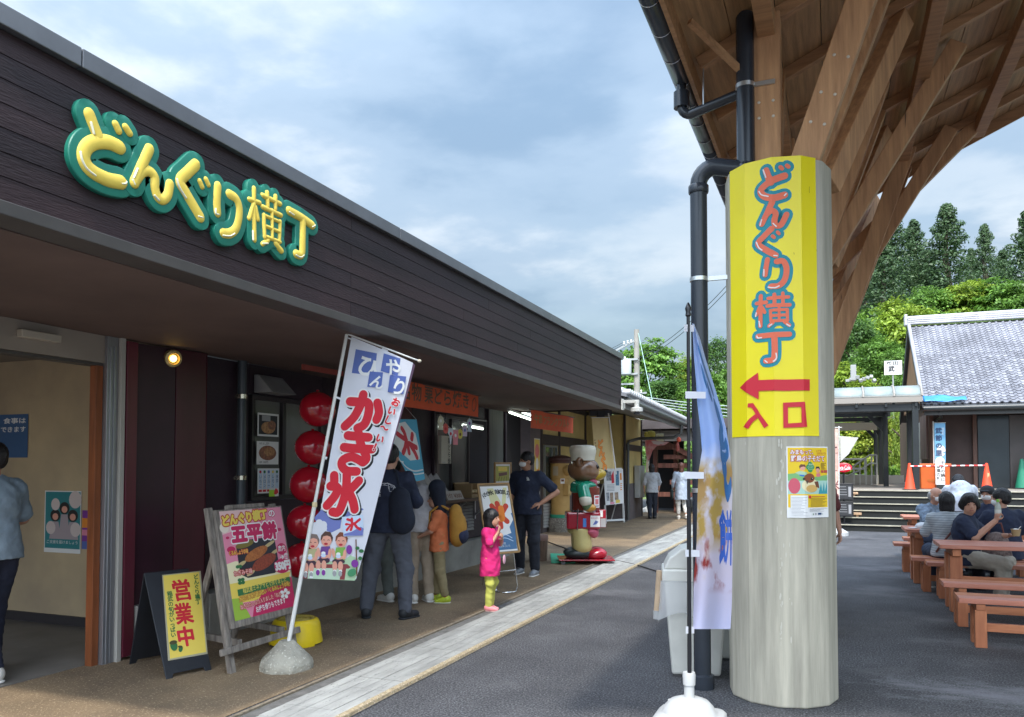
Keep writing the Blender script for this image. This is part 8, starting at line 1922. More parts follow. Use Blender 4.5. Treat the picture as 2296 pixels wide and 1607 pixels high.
 s = Print(); s.rect(0, 0, .045, .13, pm('label_blue', (0.06, 0.22, 0.62))); s.build('sticker', t, flat((-.03, -.2212, .565), (1, 0, 0), (0, 0, 1)))
 s = Print(); s.rect(.01, .0, .10, .13, GREYP); s.rect(.02, .15, .06, .25, WHITE); s.build('sticker', t, flat((.185, -.1712, .56), (1, 0, 0), (0, 0, 1)))
 B('leggings', [C_((-.05, -.095, .50), (-.03, -.10, .27), .125, .135), C_((-.05, .095, .50), (-.03, .10, .27), .125, .135), E_((-.05, 0, .50), (.18, .20, .09))], .012, CRM, t)
 B('apron', [E_((.10, -.08, .49), (.10, .14, .075)), E_((.13, -.10, .44), (.06, .09, .05))], .011, mat('bear_pinkish', (0, 0, 0)), t)
 for s_ in (-1, 1):
  B('shoe', [E_((.19, s_ * .11, .155), (.12, .10, .085)), E_((.12, s_ * .11, .14), (.11, .095, .07))], .011, RDB, t)
  B('boot', [E_((-.10, s_ * .11, .155), (.18, .10, .085)), E_((-.02, s_ * .11, .15), (.12, .095, .08))], .011, mat('bear_dark', (0.02, 0.03, 0.03), 0.35), t)
 m = MB(); m.box(-.36, .40, -.27, .27, .062, .082); m.build('trolley', RDB, t, bevel=.006)
 for a in (-.30, .33):
  for b in (-.22, .22):
   m = MB(); m.M = Matrix.Translation((a, b, .03)) @ Matrix.Rotation(pi / 2, 4, 'X'); m.lathe([(.01, -.012), (.03, -.012), (.03, .012), (.01, .012)], (0, 0, 0), 14); m.M = None; m.box(a - .02, a + .02, b - .018, b + .018, .03, .062); m.build('caster', mat('caster_grey', (0.12, 0.12, 0.13), 0.4), t)
# ================================================================== SMOOTH BODIES (signed distance field -> one surface)
def C_(a, b, ra, rb, k=.03, flat=None, sub=False): return dict(t='c', a=np.array(a, float), b=np.array(b, float), ra=ra, rb=rb, k=k, flat=flat, sub=sub)
def E_(c, r, k=.03, rot=None, sub=False): return dict(t='e', c=np.array(c, float), r=np.array(r, float), k=k, rot=rot, sub=sub)
def H_(h): return dict(t='p', h=h, sub=True, k=0)       # cut everything below height h
def sdf_surface(prims, vox):
 lo = np.array([1e9] * 3); hi = -lo
 for p in prims:
  if p['sub'] or p['t'] == 'p': continue
  if p['t'] == 'c': a = np.minimum(p['a'] - p['ra'], p['b'] - p['rb']); b = np.maximum(p['a'] + p['ra'], p['b'] + p['rb'])
  else: R = p['r'].max() if p['rot'] is not None else p['r']; a, b = p['c'] - R, p['c'] + R
  lo = np.minimum(lo, a); hi = np.maximum(hi, b)
 lo -= 3.3 * vox; hi += 3.3 * vox
 n = np.ceil((hi - lo) / vox).astype(int) + 1
 D = np.full(n, 1.0, dtype=np.float32)
 ax = [lo[i] + vox * np.arange(n[i]) for i in range(3)]
 for p in prims:
  if p['t'] == 'p': D = np.maximum(D, (p['h'] - ax[2])[None, None, :].astype(np.float32)); ins = None; continue
  pad = p['k'] + 2.5 * vox
  if p['t'] == 'c': m = max(p['ra'], p['rb']); a = np.minimum(p['a'], p['b']) - m - pad; b = np.maximum(p['a'], p['b']) + m + pad
  else: R = p['r'].max() if p['rot'] is not None else p['r']; a, b = p['c'] - R - pad, p['c'] + R + pad
  i0 = np.clip(((a - lo) / vox).astype(int), 0, n - 1); i1 = np.clip(((b - lo) / vox).astype(int) + 2, 1, n)
  sl = tuple(slice(i0[i], i1[i]) for i in range(3))
  X, Y, Z = np.meshgrid(*[ax[i][sl[i]] for i in range(3)], indexing='ij')
  if p['t'] == 'c':
   ba = p['b'] - p['a']; L2 = max(float(ba @ ba), 1e-9)
   dx, dy, dz = X - p['a'][0], Y - p['a'][1], Z - p['a'][2]
   h = np.clip((dx * ba[0] + dy * ba[1] + dz * ba[2]) / L2, 0, 1)
   qx, qy, qz = dx - ba[0] * h, dy - ba[1] * h, dz - ba[2] * h
   if p['flat'] is not None:
    v, f = np.array(p['flat'][0], float), p['flat'][1]; v = v / np.linalg.norm(v); s = qx * v[0] + qy * v[1] + qz * v[2]; g = 1 / f - 1
    qx, qy, qz = qx + v[0] * s * g, qy + v[1] * s * g, qz + v[2] * s * g
   d = np.sqrt(qx * qx + qy * qy + qz * qz) - (p['ra'] + (p['rb'] - p['ra']) * h)
  else:
   P = np.stack([X - p['c'][0], Y - p['c'][1], Z - p['c'][2]], -1)
   if p['rot'] is not None: P = P @ np.array(p['rot'])
   k0 = np.linalg.norm(P / p['r'], axis=-1); k1 = np.linalg.norm(P / p['r'] ** 2, axis=-1) + 1e-9; d = k0 * (k0 - 1) / k1
  o = D[sl]
  if p['sub']: D[sl] = np.maximum(o, -d)
  else:
   k = max(p['k'], 1e-5); h = np.maximum(k - np.abs(o - d), 0) / k; D[sl] = np.minimum(o, d) - h * h * k * .25
 # surface nets
 ins = D < 0; c = ins[:-1, :-1, :-1].astype(np.int8)
 for i, j, k in ((1, 0, 0), (0, 1, 0), (0, 0, 1), (1, 1, 0), (1, 0, 1), (0, 1, 1), (1, 1, 1)): c = c + ins[i:n[0] - 1 + i, j:n[1] - 1 + j, k:n[2] - 1 + k]
 act = (c > 0) & (c < 8); idx = np.full(act.shape, -1); cells = np.argwhere(act); idx[act] = np.arange(len(cells))
 S = np.zeros((len(cells), 3)); W = np.zeros(len(cells)); co = [(i, j, k) for i in (0, 1) for j in (0, 1) for k in (0, 1)]
 val = {q: D[cells[:, 0] + q[0], cells[:, 1] + q[1], cells[:, 2] + q[2]] for q in co}
 for q in co:
  for a in range(3):
   if q[a] == 0:
    r = list(q); r[a] = 1; r = tuple(r); v0, v1 = val[q], val[r]; x = (v0 < 0) != (v1 < 0)
    t = np.where(x, v0 / np.where(x, v0 - v1, 1), 0); P = np.tile(np.array(q, float), (len(cells), 1)); P[:, a] = t
    S[x] += P[x]; W[x] += 1
 V = lo + vox * (cells + S / W[:, None])
 F = []
 for a in range(3):
  b, c_ = (a + 1) % 3, (a + 2) % 3
  s0 = [slice(None)] * 3; s1 = [slice(None)] * 3; s0[a] = slice(0, -1); s1[a] = slice(1, None)
  A, B = ins[tuple(s0)], ins[tuple(s1)]; e = np.argwhere(A != B)
  e = e[(e[:, b] > 0) & (e[:, c_] > 0) & (e[:, b] < n[b] - 1) & (e[:, c_] < n[c_] - 1)]
  if not len(e): continue
  fl = A[e[:, 0], e[:, 1], e[:, 2]]; q = []
  for db, dc in ((0, 0), (1, 0), (1, 1), (0, 1)):
   g = e.copy(); g[:, b] -= db; g[:, c_] -= dc; q.append(idx[g[:, 0], g[:, 1], g[:, 2]])
  q = np.stack(q, 1); q[~fl] = q[~fl][:, ::-1]; F.append(q)
 F = np.concatenate(F); F = F[(F >= 0).all(1)]
 return V, F[:, ::-1]
def sdf_body(name, prims, vox, m_, parent, loc=True):
 V, F = sdf_surface(prims, vox)
 me = bpy.data.meshes.new(name); me.from_pydata(V.tolist(), [], F.tolist()); me.materials.append(m_)
 if name in ('top', 'trousers', 'hair'):                    # folds in cloth, strands in hair
  N = np.empty(len(V) * 3, dtype=np.float32); me.vertex_normals.foreach_get('vector', N) if hasattr(me, 'vertex_normals') else None
  N = N.reshape(-1, 3); ph = float(abs(V[0, 0] * 37 + V[0, 1] * 11)) % 6.0; nz_ = mnoise.noise
  if name == 'hair': q = np.array([nz_(Vector((a * 75 + ph, b * 75, c * 9))) for a, b, c in V]) * .0065
  elif name == 'top': q = np.array([nz_(Vector((a * 9 + ph, b * 9, c * 13 + a * 9))) + .5 * nz_(Vector((a * 22, b * 22 + ph, c * 30 - a * 14))) for a, b, c in V]) * .0105
  else: q = np.array([nz_(Vector((a * 13 + ph, b * 13, c * 8 + a * 6))) + .6 * nz_(Vector((a * 16, b * 16 + ph, c * 34 + b * 12))) for a, b, c in V]) * .0095
  me.vertices.foreach_set('co', (V + N * q[:, None]).ravel())
 me.polygons.foreach_set('use_smooth', [True] * len(me.polygons))
 o = bpy.data.objects.new(name, me); COL.objects.link(o); o.parent = parent; ROOT[o.name] = ROOT[parent.name]
 return o
bear()
# ================================================================== PEOPLE
SKIN = mat('skin', (0.52, 0.27, 0.18), 0.5, 0.12, 6); SKIN2 = mat('skin_tan', (0.42, 0.21, 0.13), 0.5, 0.12, 6)
HAIRB, HAIRBR, HAIRW = mat('hair_black', (0.012, 0.010, 0.011), 0.45, 0.4, 30, 0.4, 60), mat('hair_auburn', (0.12, 0.045, 0.028), 0.45, 0.4, 30, 0.4, 60), mat('hair_white', (0.42, 0.40, 0.37), 0.6, 0.3, 30, 0.3, 60)
def cloth(n, c, **k): return mat('cloth_' + n, c, 0.85, k.pop('var', .22), k.pop('scale', 7), .22, 22, **k)
MASKW = mat('mask_white', (0.76, 0.76, 0.75), 0.7); EYEM = mat('eye_dark', (0.012, 0.008, 0.007), 0.25); LIP = mat('lip', (0.30, 0.085, 0.07), 0.5)
V3 = lambda *a: np.array(a, float)
def hand_prims(w, d, palm_n, s, side, curl=.5, spread=1.0):
 """w wrist, d direction of the fingers, palm_n palm normal (fingers curl towards it)."""
 d = d / np.linalg.norm(d); pn = palm_n - d * (palm_n @ d); pn /= np.linalg.norm(pn); sd = np.cross(d, pn) * side
 L = .082 * s; pr = [C_(w, w + d * L * .9, .021 * s, .026 * s, .012, flat=(pn, .55)), C_(w + d * L * .55 - sd * .014 * s, w + d * L * .95 - sd * .020 * s, .016 * s, .014 * s, .012), C_(w + d * L * .55 + sd * .014 * s, w + d * L * .95 + sd * .020 * s, .016 * s, .014 * s, .012)]
 for i, (o, l) in enumerate(((-.030, .072), (-.010, .082), (.010, .076), (.029, .060))):
  b = w + d * L * .93 + sd * o * s * .95; fd = d + sd * o * 2.2 * spread; fd /= np.linalg.norm(fd)
  k1 = fd * cos(curl * .7) + pn * sin(curl * .7); k2 = fd * cos(curl * 1.9) + pn * sin(curl * 1.9)
  m_ = b + k1 * l * s * .52; e = m_ + k2 * l * s * .52
  pr += [C_(b, m_, .0092 * s, .0085 * s, .006), C_(m_, e, .0085 * s, .0072 * s, .006)]
 tb = w + d * L * .30 - sd * .020 * s; tm = tb + (d * .55 - sd * .75 + pn * .35) * .045 * s; te = tm + (d * .85 - sd * .3 + pn * .4) * .034 * s
 return pr + [C_(tb, tm, .013 * s, .0105 * s, .010), C_(tm, te, .0105 * s, .0085 * s, .006)]
def rotz(v, a): return V3(v[0] * cos(a) - v[1] * sin(a), v[0] * sin(a) + v[1] * cos(a), v[2])
def person(label, pos, rz, h=1.70, J=None, skin=SKIN, hair=('short', HAIRB), top=None, sleeve=.55, hem=.86, bottom=None, leg_to=.06, shoes=None, head_turn=0.0, head_nod=0.0, mask=False,
           group=None, build=1.0, child=False, vox=.0115, extra=None, skirt=None, tuck=0.0, face=True, curl=(.5, .5), toe=(0.0, 0.0), sock=None, glasses=False):
 """Facing +y in its own frame; J overrides joint positions (given for a height of 1.70)."""
 s = h / 1.70; hk = 1.28 if child else 1.0                 # a child's head is larger for the body
 j = dict(pel=V3(0, 0, .95), chest=V3(0, 0, 1.24), neck=V3(0, .0, 1.43), head=V3(0, .025, 1.585))
 for sd, n in ((1, 'R'), (-1, 'L')):
  j['sho' + n] = V3(.175 * sd, -.005, 1.375); j['elb' + n] = V3(.215 * sd, -.02, 1.11); j['wri' + n] = V3(.225 * sd, .05, .88); j['hd' + n] = V3(0, .12, -1.0); j['pn' + n] = V3(-sd, 0, 0)
  j['hip' + n] = V3(.088 * sd, 0, .90); j['kne' + n] = V3(.095 * sd, .015, .49); j['ank' + n] = V3(.098 * sd, -.02, .085)
 if child:
  for k in ('head',): j[k] = j[k] + V3(0, 0, .0)
 if J:
  for k, v in J.items(): j[k] = V3(*v)
 j = {k: (v * s if not k.startswith(('hd', 'pn')) else v) for k, v in j.items()}
 t = thing('person', label, 'person', pos, rz, group)
 ft = j['head'] - j['neck']; H = j['head']; b = build
 hs_ = s * hk
 R = np.eye(3); ca, sa = cos(head_turn), sin(head_turn); cn, sn = cos(head_nod), sin(head_nod)
 R = np.array([[ca, -sa, 0], [sa, ca, 0], [0, 0, 1]]) @ np.array([[1, 0, 0], [0, cn, sn], [0, -sn, cn]])
 hp = lambda x, y, z: H + R @ (V3(x, y, z) * hs_)
 body = [C_(j['pel'], j['chest'], .115 * s * b, .125 * s * b, .05, flat=((0, 1, 0), .72)), E_(j['chest'], V3(.150, .105, .15) * s * b, .05), E_(j['pel'], V3(.150, .108, .11) * s * b, .05),
   C_(j['neck'] - (ft / np.linalg.norm(ft)) * .05 * s, j['neck'] + ft * .45, .052 * s * (1 if not child else .9), .05 * s, .03)]
 body += [E_(hp(0, -.005, .02), V3(.074, .092, .100) * hs_, .03, rot=R), E_(hp(0, .022, -.055), V3(.058, .068, .060) * hs_, .03, rot=R), C_(hp(0, .085, .0), hp(0, .102, -.028), .010 * hs_, .014 * hs_, .014), E_(hp(0, .070, -.062), V3(.025, .018, .012) * hs_, .012)]
 for sd in (1, -1): body += [E_(hp(.076 * sd, -.01, -.012), V3(.012, .026, .034) * hs_, .010, rot=R)]
 for sd, n in ((1, 'R'), (-1, 'L')):
  body += [C_(j['sho' + n], j['elb' + n], .046 * s * b, .037 * s * b, .03), C_(j['elb' + n], j['wri' + n], .037 * s * b, .025 * s * b, .015)]
  body += hand_prims(j['wri' + n], j['hd' + n], j['pn' + n], s * (1.0 if not child else 1.12), sd, curl[0 if sd > 0 else 1])
  body += [C_(j['hip' + n], j['kne' + n], .078 * s * b, .053 * s * b, .04), C_(j['kne' + n], j['ank' + n] + V3(0, 0, .0), .050 * s * b, .034 * s * b, .02)]
  tv = rotz((0, 1, 0), toe[0 if sd > 0 else 1]); a = j['ank' + n]; fz = a[2] - .055 * s
  body += [C_(a + V3(0, 0, -.045 * s), a + tv * .12 * s + V3(0, 0, -.06 * s), .030 * s, .024 * s, .02)]
 sdf_body('body', body, vox * max(.75, min(1, s)), skin, t)
 def limb(n, f, r0, r1, mm, vx): return None
 if top:
  tp = [C_(j['pel'] + (j['chest'] - j['pel']) * tuck, j['chest'], (.138 + .012) * s * b, .142 * s * b, .05, flat=((0, 1, 0), .76)), E_(j['chest'] + (j['neck'] - j['chest']) * .15, V3(.170, .120, .165) * s * b, .05),
              C_(j['shoL'] + V3(0, 0, -.01), j['shoR'] + V3(0, 0, -.01), .062 * s * b, .062 * s * b, .05), C_(j['chest'], j['neck'] - ft * .12, .10 * s * b, .066 * s, .05)]
  if hem < .95: tp += [C_(j['pel'] + V3(0, 0, .05) * s, j['pel'] + V3(0, 0, (hem - 1.0)) * s, .170 * s * b, .192 * s * b, .05, flat=((0, 1, 0), .76))]
  for n in 'RL':
   if sleeve <= 1: e = j['sho' + n] + (j['elb' + n] - j['sho' + n]) * sleeve; tp += [C_(j['sho' + n], e, .064 * s * b, .066 * s * b, .04)]
   else: e = j['elb' + n] + (j['wri' + n] - j['elb' + n]) * (sleeve - 1); tp += [C_(j['sho' + n], j['elb' + n], .062 * s * b, .054 * s * b, .04), C_(j['elb' + n], e, .053 * s * b, .044 * s * b, .03)]
  if skirt: tp += [C_(j['pel'], j['pel'] + V3(0, -.0, skirt[0] - .06) * s, .160 * s, skirt[1] * s, .06, flat=((0, 1, 0), .85))]
  if skirt: tp += [H_(j['pel'][2] + skirt[0] * s)]
  elif hem < .95: tp += [H_(j['pel'][2] + (hem - .95) * s)]
  tp += [E_(j['neck'] + ft * .34, V3(.056, .056, .07) * s, sub=True, k=.001)]
  sdf_body('top', tp, vox * max(.75, min(1, s)), top, t)
 if bottom:
  bt = [E_(j['pel'] + V3(0, 0, -.02) * s, V3(.155, .114, .10) * s * b, .05)]
  for n in 'RL':
   e = j['ank' + n] + (j['kne' + n] - j['ank' + n]) * leg_to
   bt += [C_(j['hip' + n], j['kne' + n], .097 * s * b, .074 * s * b, .045), C_(j['kne' + n], e, .073 * s * b, .060 * s * b, .025)]
   mid = j['kne' + n]; bt += [C_(mid + V3(-.02, .03, .01) * s, mid + V3(.03, .03, -.02) * s, .060 * s * b, .058 * s * b, .02)]
  sdf_body('trousers', bt, vox * max(.75, min(1, s)), bottom, t)
 if shoes:
  for sd, n in ((1, 'R'), (-1, 'L')):
   tv = rotz((0, 1, 0), toe[0 if sd > 0 else 1]); a = j['ank' + n]; up = V3(0, 0, 1)
   sh_ = [C_(a + V3(0, 0, -.035) * s - tv * .03 * s, a + tv * .14 * s + V3(0, 0, -.052) * s, .046 * s, .036 * s, .03), C_(a - tv * .025 * s + V3(0, 0, -.01) * s, a + tv * .03 * s + V3(0, 0, -.03) * s, .047 * s, .044 * s, .03)]
   sdf_body('shoe', sh_, .009, shoes[0], t)
   so = [C_(a + V3(0, 0, -.075) * s - tv * .035 * s, a + tv * .15 * s + V3(0, 0, -.077) * s, .049 * s, .042 * s, .01, flat=((0, 0, 1), .30))]
   sdf_body('sole', so, .009, shoes[1], t)
   if sock: sdf_body('sock', [C_(a + V3(0, 0, -.0) * s, a + V3(0, 0, .06) * s, .041 * s, .042 * s, .01)], .009, sock, t)
 kind, hm = hair
 if kind != 'none':
  hr = [E_(hp(0, -.015, .038), V3(.089, .106, .100) * hs_, .03, rot=R)]
  if kind == 'bob': hr += [C_(hp(0, -.035, .0), hp(0, -.03, -.085), .088 * hs_, .092 * hs_, .04, flat=(R @ V3(0, 1, 0), .9))]
  if kind == 'long': hr += [C_(hp(0, -.045, .0), hp(0, -.065, -.15), .082 * hs_, .070 * hs_, .04, flat=(R @ V3(0, 1, 0), .75))]
  if kind == 'fluffy': hr = [E_(hp(0, -.012, .052), V3(.100, .114, .104) * hs_, .03, rot=R), E_(hp(.045, -.03, .0), V3(.055, .08, .075) * hs_, .03), E_(hp(-.045, -.03, .0), V3(.055, .08, .075) * hs_, .03), E_(hp(0, .045, .098), V3(.075, .045, .035) * hs_, .03)]
  if kind == 'short': hr += [E_(hp(0, -.05, -.015), V3(.074, .055, .055) * hs_, .02, rot=R)]
  if kind == 'thin': hr = [E_(hp(0, -.055, .0), V3(.086, .068, .075) * hs_, .03, rot=R)]
  if kind == 'cap': hr = [E_(hp(0, -.008, .045), V3(.092, .108, .088) * hs_, .02, rot=R), C_(hp(-.03, .09, .045), hp(.03, .09, .045), .035 * hs_, .035 * hs_, .02, flat=(R @ V3(0, 0, 1), .3))]
  low = -.012 if kind in ('short', 'cap') else -.03
  if kind not in ('thin',): hr += [E_(hp(0, .088, -.052), V3(.060 if kind in ('bob', 'long') else .072, .075, .088) * hs_, sub=True, k=.001, rot=R)]
  if kind in ('short',): hr += [E_(hp(.085, .035, -.06), V3(.05, .06, .06) * hs_, sub=True, k=.001), E_(hp(-.085, .035, -.06), V3(.05, .06, .06) * hs_, sub=True, k=.001)]
  o = sdf_body('hair' if kind != 'cap' else 'cap', hr, .0085, hm, t)
 if face:
  for sd in (1, -1):
   sdf_body('eye', [E_(hp(.031 * sd, .080, .006), V3(.0125, .008, .0065) * hs_, .004, rot=R)], .004, EYEM, t)
   if not child: sdf_body('eyebrow', [C_(hp(.018 * sd, .086, .028), hp(.046 * sd, .076, .030), .0042 * hs_, .0036 * hs_, .003)], .004, hm if kind not in ('cap', 'none') else HAIRB, t)
  if not mask: sdf_body('mouth', [C_(hp(-.019, .088, -.062), hp(.019, .088, -.062), .0052 * hs_, .0052 * hs_, .003), E_(hp(0, .092, -.062), V3(.015, .006, .006) * hs_, .004)], .004, LIP, t)
 if mask:
  mk = [E_(hp(0, .040, -.045), V3(.066, .060, .050) * hs_, .02, rot=R), E_(hp(0, .088, -.038), V3(.022, .020, .028) * hs_, .02, rot=R), E_(hp(0, -.04, -.04), V3(.2, .075, .2) * hs_, sub=True, k=.001, rot=R)]
  o = sdf_body('mask', mk, .007, MASKW, t)
  for sd in (1, -1): m = MB(); m.tube([hp(.060 * sd, .045, -.025), hp(.076 * sd, .015, -.008), hp(.082 * sd, -.012, .0)], .0025, 5); m.build('mask_strap', MASKW, t)
 if extra: extra(t, j, s, hp)
 return t
def gpos(px, py): p = on(px, py, 2, 0); return (p.x, p.y, .004)
def face_yaw(deg): return radians(deg)
NAVY, CHAR, BEIGE, KHAKI = cloth('navy', (0.014, 0.020, 0.045)), cloth('charcoal', (0.075, 0.080, 0.095)), cloth('beige', (0.34, 0.27, 0.20)), cloth('khaki', (0.26, 0.21, 0.11))
SHW, SHB = (mat('shoe_white', (0.60, 0.58, 0.54), 0.5), mat('sole_white', (0.70, 0.69, 0.66), 0.5)), (mat('shoe_black', (0.018, 0.018, 0.02), 0.5), mat('sole_black', (0.02, 0.02, 0.02), 0.6))
CAMDIR = YAW                                    # rz so that a figure's back is to the camera: it looks the way the lens looks
# man with printed back, queueing
def back_print(t, j, s, hp):
 pr_ = Print(); wl_ = mat('print_line_white', (0.55, 0.56, 0.60), 0.8)
 P = [(-.12, .0), (-.125, .03), (-.09, .085), (-.03, .11), (.04, .11), (.09, .085), (.125, .02), (.125, .0), (-.12, .0)]
 pr_.stroke(P, .0032, wl_, sm=False)
 for Q in ([(-.09, .085), (-.07, .01)], [(-.03, .11), (-.035, .01)], [(.04, .11), (.045, .01)], [(.09, .085), (.08, .01)], [(-.07, .03), (-.04, .03), (-.04, .08), (-.07, .07)], [(-.02, .02), (.03, .02), (.035, .09), (-.02, .09)], [(.05, .02), (.075, .025), (.075, .07)], [(-.13, .04), (-.02, .115), (.13, .03)]): pr_.stroke(Q, .0026, wl_, sm=False)
 pr_.rect(.05, -.02, .085, -.013, wl_)
 o = pr_.build('back_print', t, lambda u, v: (Vector((-u, -.128 - .012 + .35 * u * u, j['chest'][2] + v - .02)), Vector((0, -1, 0))), cuts_u=[-.08, -.04, 0, .04, .08])
 bagm = cloth('bag_black', (0.010, 0.014, 0.028))
 sdf_body('shoulder_bag', [C_((.16, -.17, 1.18 * s), (.19, -.19, .98 * s), .12, .15, .05, flat=((.3, 1, 0), .5))], .014, bagm, t)
 m = MB(); m.tube([(.17, -.16, 1.24 * s), (.10, -.10, 1.44 * s), (.02, .02, 1.47 * s)], .012, 6); m.build('bag_strap', bagm, t)
 m = MB(); m.box(-.02, .02, -.137, -.131, .90, .93); m.build('tag', mat('print_line_white', (0, 0, 0)), t)
SAND = (mat('sandal_black', (0.016, 0.018, 0.022), 0.6), mat('sandal_sole', (0.016, 0.018, 0.022), 0.7))
GREYTR = cloth('grey_blue', (0.085, 0.092, 0.115))
person('person in navy printed top, grey trousers and sandals seen from behind at the counter', gpos(872, 1386), YAW - .15, 1.76,
       J=dict(hipR=(.10, 0, .90), hipL=(-.10, 0, .90), kneR=(.15, .02, .49), kneL=(-.19, .02, .49), ankR=(.175, -.02, .085), ankL=(-.225, -.02, .085), elbR=(.25, .10, 1.14), wriR=(.17, .32, 1.12), elbL=(-.25, .08, 1.14), wriL=(-.15, .30, 1.08), hdR=(0, 1, 0), hdL=(0, 1, 0)),
       top=NAVY, sleeve=1.6, hem=.84, bottom=GREYTR, leg_to=.05, shoes=SAND, build=1.12, extra=back_print, toe=(-.5, .35), skin=SKIN, face=False)
person('person in grey green trousers and pale sneakers half hidden in front of the printed top', (on(905, 1356, 2, 0).x - .25, on(905, 1356, 2, 0).y + .2, .004), YAW + .9, 1.66,
       J=dict(kneR=(.14, .05, .49), ankR=(.22, -.06, .085), elbR=(.22, .08, 1.12), wriR=(.12, .28, 1.1), elbL=(-.22, .08, 1.12), wriL=(-.10, .28, 1.08), hdR=(0, 1, 0), hdL=(0, 1, 0)), top=cloth('dark_top', (0.018, 0.02, 0.03)), sleeve=1.7, bottom=cloth('grey_green', (0.12, 0.135, 0.125)), shoes=SHW, face=False, hair=('short', HAIRB))
def arm_bag(t, j, s, hp):
 bagm = cloth('bag_black', (0, 0, 0)); sdf_body('hanging_jacket', [C_((.20, -.12, 1.05), (.22, -.10, .70), .055, .035, .03), C_((.16, -.10, 1.30), (.20, -.12, 1.05), .10, .06, .03)], .014, bagm, t)
 m = MB(); m.box(.195, .245, -.13, -.09, .60, .612); m.box(.195, .245, -.13, -.09, .575, .587); m.build('reflector', mat('reflector', (0.75, 0.72, 0.45), 0.3), t)
person('person in beige trousers and pale shirt leaning to the counter beside the boy', (on(938, 1352, 2, 0).x, on(938, 1352, 2, 0).y + .05, .004), YAW + .45, 1.62,
       J=dict(chest=(0, .10, 1.22), neck=(0, .17, 1.39), head=(0, .22, 1.53), shoR=(.175, .13, 1.33), shoL=(-.175, .13, 1.33), elbR=(.21, .26, 1.12), wriR=(.15, .46, 1.10), elbL=(-.21, .26, 1.12), wriL=(-.15, .46, 1.1), hdR=(0, 1, 0), hdL=(0, 1, 0)), top=cloth('pale_shirt', (0.46, 0.44, 0.45)), sleeve=1.5, hem=.84, bottom=BEIGE, shoes=SHW, face=False, extra=arm_bag)
# boy with backpack
def backpack(t, j, s, hp):
 M1, M2, M3 = cloth('pack_mustard', (0.40, 0.20, 0.03)), cloth('pack_navy', (0.02, 0.025, 0.06)), cloth('pack_maroon', (0.08, 0.02, 0.03))
 c = j['chest']; z = c[2]
 sdf_body('backpack', [C_((0, -.21, z - .16), (0, -.19, z + .11), .12, .10, .04, flat=((0, 1, 0), .75)), E_((0, -.25, z - .05), (.11, .07, .14), .03)], .010, M1, t)
 sdf_body('backpack_pocket', [E_((0, -.265, z - .15), (.122, .075, .095), .03)], .010, M2, t)
 for sd in (1, -1):
  m = MB(); m.tube([(sd * .085, -.12, z + .15), (sd * .085, -.02, z + .205), (sd * .09, .09, z + .12), (sd * .10, .105, z - .02), (sd * .11, -.06, z - .14)], .014, 8); m.build('strap', M3 if sd > 0 else M1, t, smooth=60)
 m = MB(); m.tube([(.0, -.315, z + .02), (.0, -.322, z - .05)], .007, 6); m.build('zip_pull', M2, t)
NEON = (mat('shoe_neon', (0.46, 0.55, 0.03), 0.5, 0.5, 20, col2=(0.25, 0.32, 0.02)), mat('sole_pale', (0.62, 0.62, 0.50), 0.5))
person('boy in an orange t-shirt with a mustard and navy backpack and neon yellow shoes', gpos(984, 1350), YAW + 1.55, 1.24, child=True,
       J=dict(elbR=(.24, .10, 1.12), wriR=(.16, .32, 1.02), elbL=(-.24, .10, 1.12), wriL=(-.14, .32, 1.02), hdR=(-.2, 1, 0), hdL=(.2, 1, 0), ankR=(.12, .05, .085), kneR=(.115, .07, .49), ankL=(-.11, -.12, .085), kneL=(-.10, -.03, .49), head=(0, .04, 1.60)),
       top=cloth('orange_tee', (0.62, 0.17, 0.065)), sleeve=.8, hem=.80, bottom=KHAKI, leg_to=.18, shoes=NEON, sock=cloth('sock_red', (0.30, 0.02, 0.04)), extra=backpack, build=1.08, vox=.0105, head_nod=-.05, hair=('short', HAIRB))
# little girl
def girl_print(t, j, s, hp):
 m = MB(); m.ell((-.0, .165, .90 * s), (.035, .008, .05), 12, 8); m.build('shirt_print', mat('print_pale_pink2', (0.80, 0.45, 0.55), 0.7), t)
HOT = cloth('hot_pink', (0.76, 0.022, 0.19)); LIMEY = cloth('lime_leggings', (0.50, 0.50, 0.10))
person('small girl in a hot pink shirt and lime leggings touching her mouth', gpos(1099, 1370), YAW - pi / 2 - .40, 1.05, child=True, hair=('bob', HAIRB),
       J=dict(elbR=(.20, .10, 1.16), wriR=(.085, .185, 1.36), hdR=(-.5, .25, 1.0), pnR=(0, -1, 0), elbL=(-.21, .10, 1.14), wriL=(-.06, .20, 1.24), hdL=(.6, .2, .6), pnL=(0, -1, 0), head=(0, .035, 1.60), hipR=(.07, 0, .90), hipL=(-.07, 0, .90), kneR=(.06, .02, .49), kneL=(-.06, .02, .49), ankR=(.06, -.0, .085), ankL=(-.06, -.03, .085)),
       top=HOT, sleeve=.85, hem=.80, skirt=(-.34, .20), bottom=LIMEY, leg_to=.06, shoes=(mat('shoe_pink', (0.72, 0.24, 0.26), 0.5), mat('sole_pink', (0.72, 0.45, 0.42), 0.5)), extra=girl_print, build=1.05, vox=.0105, curl=(.9, .6), toe=(.1, -.1))
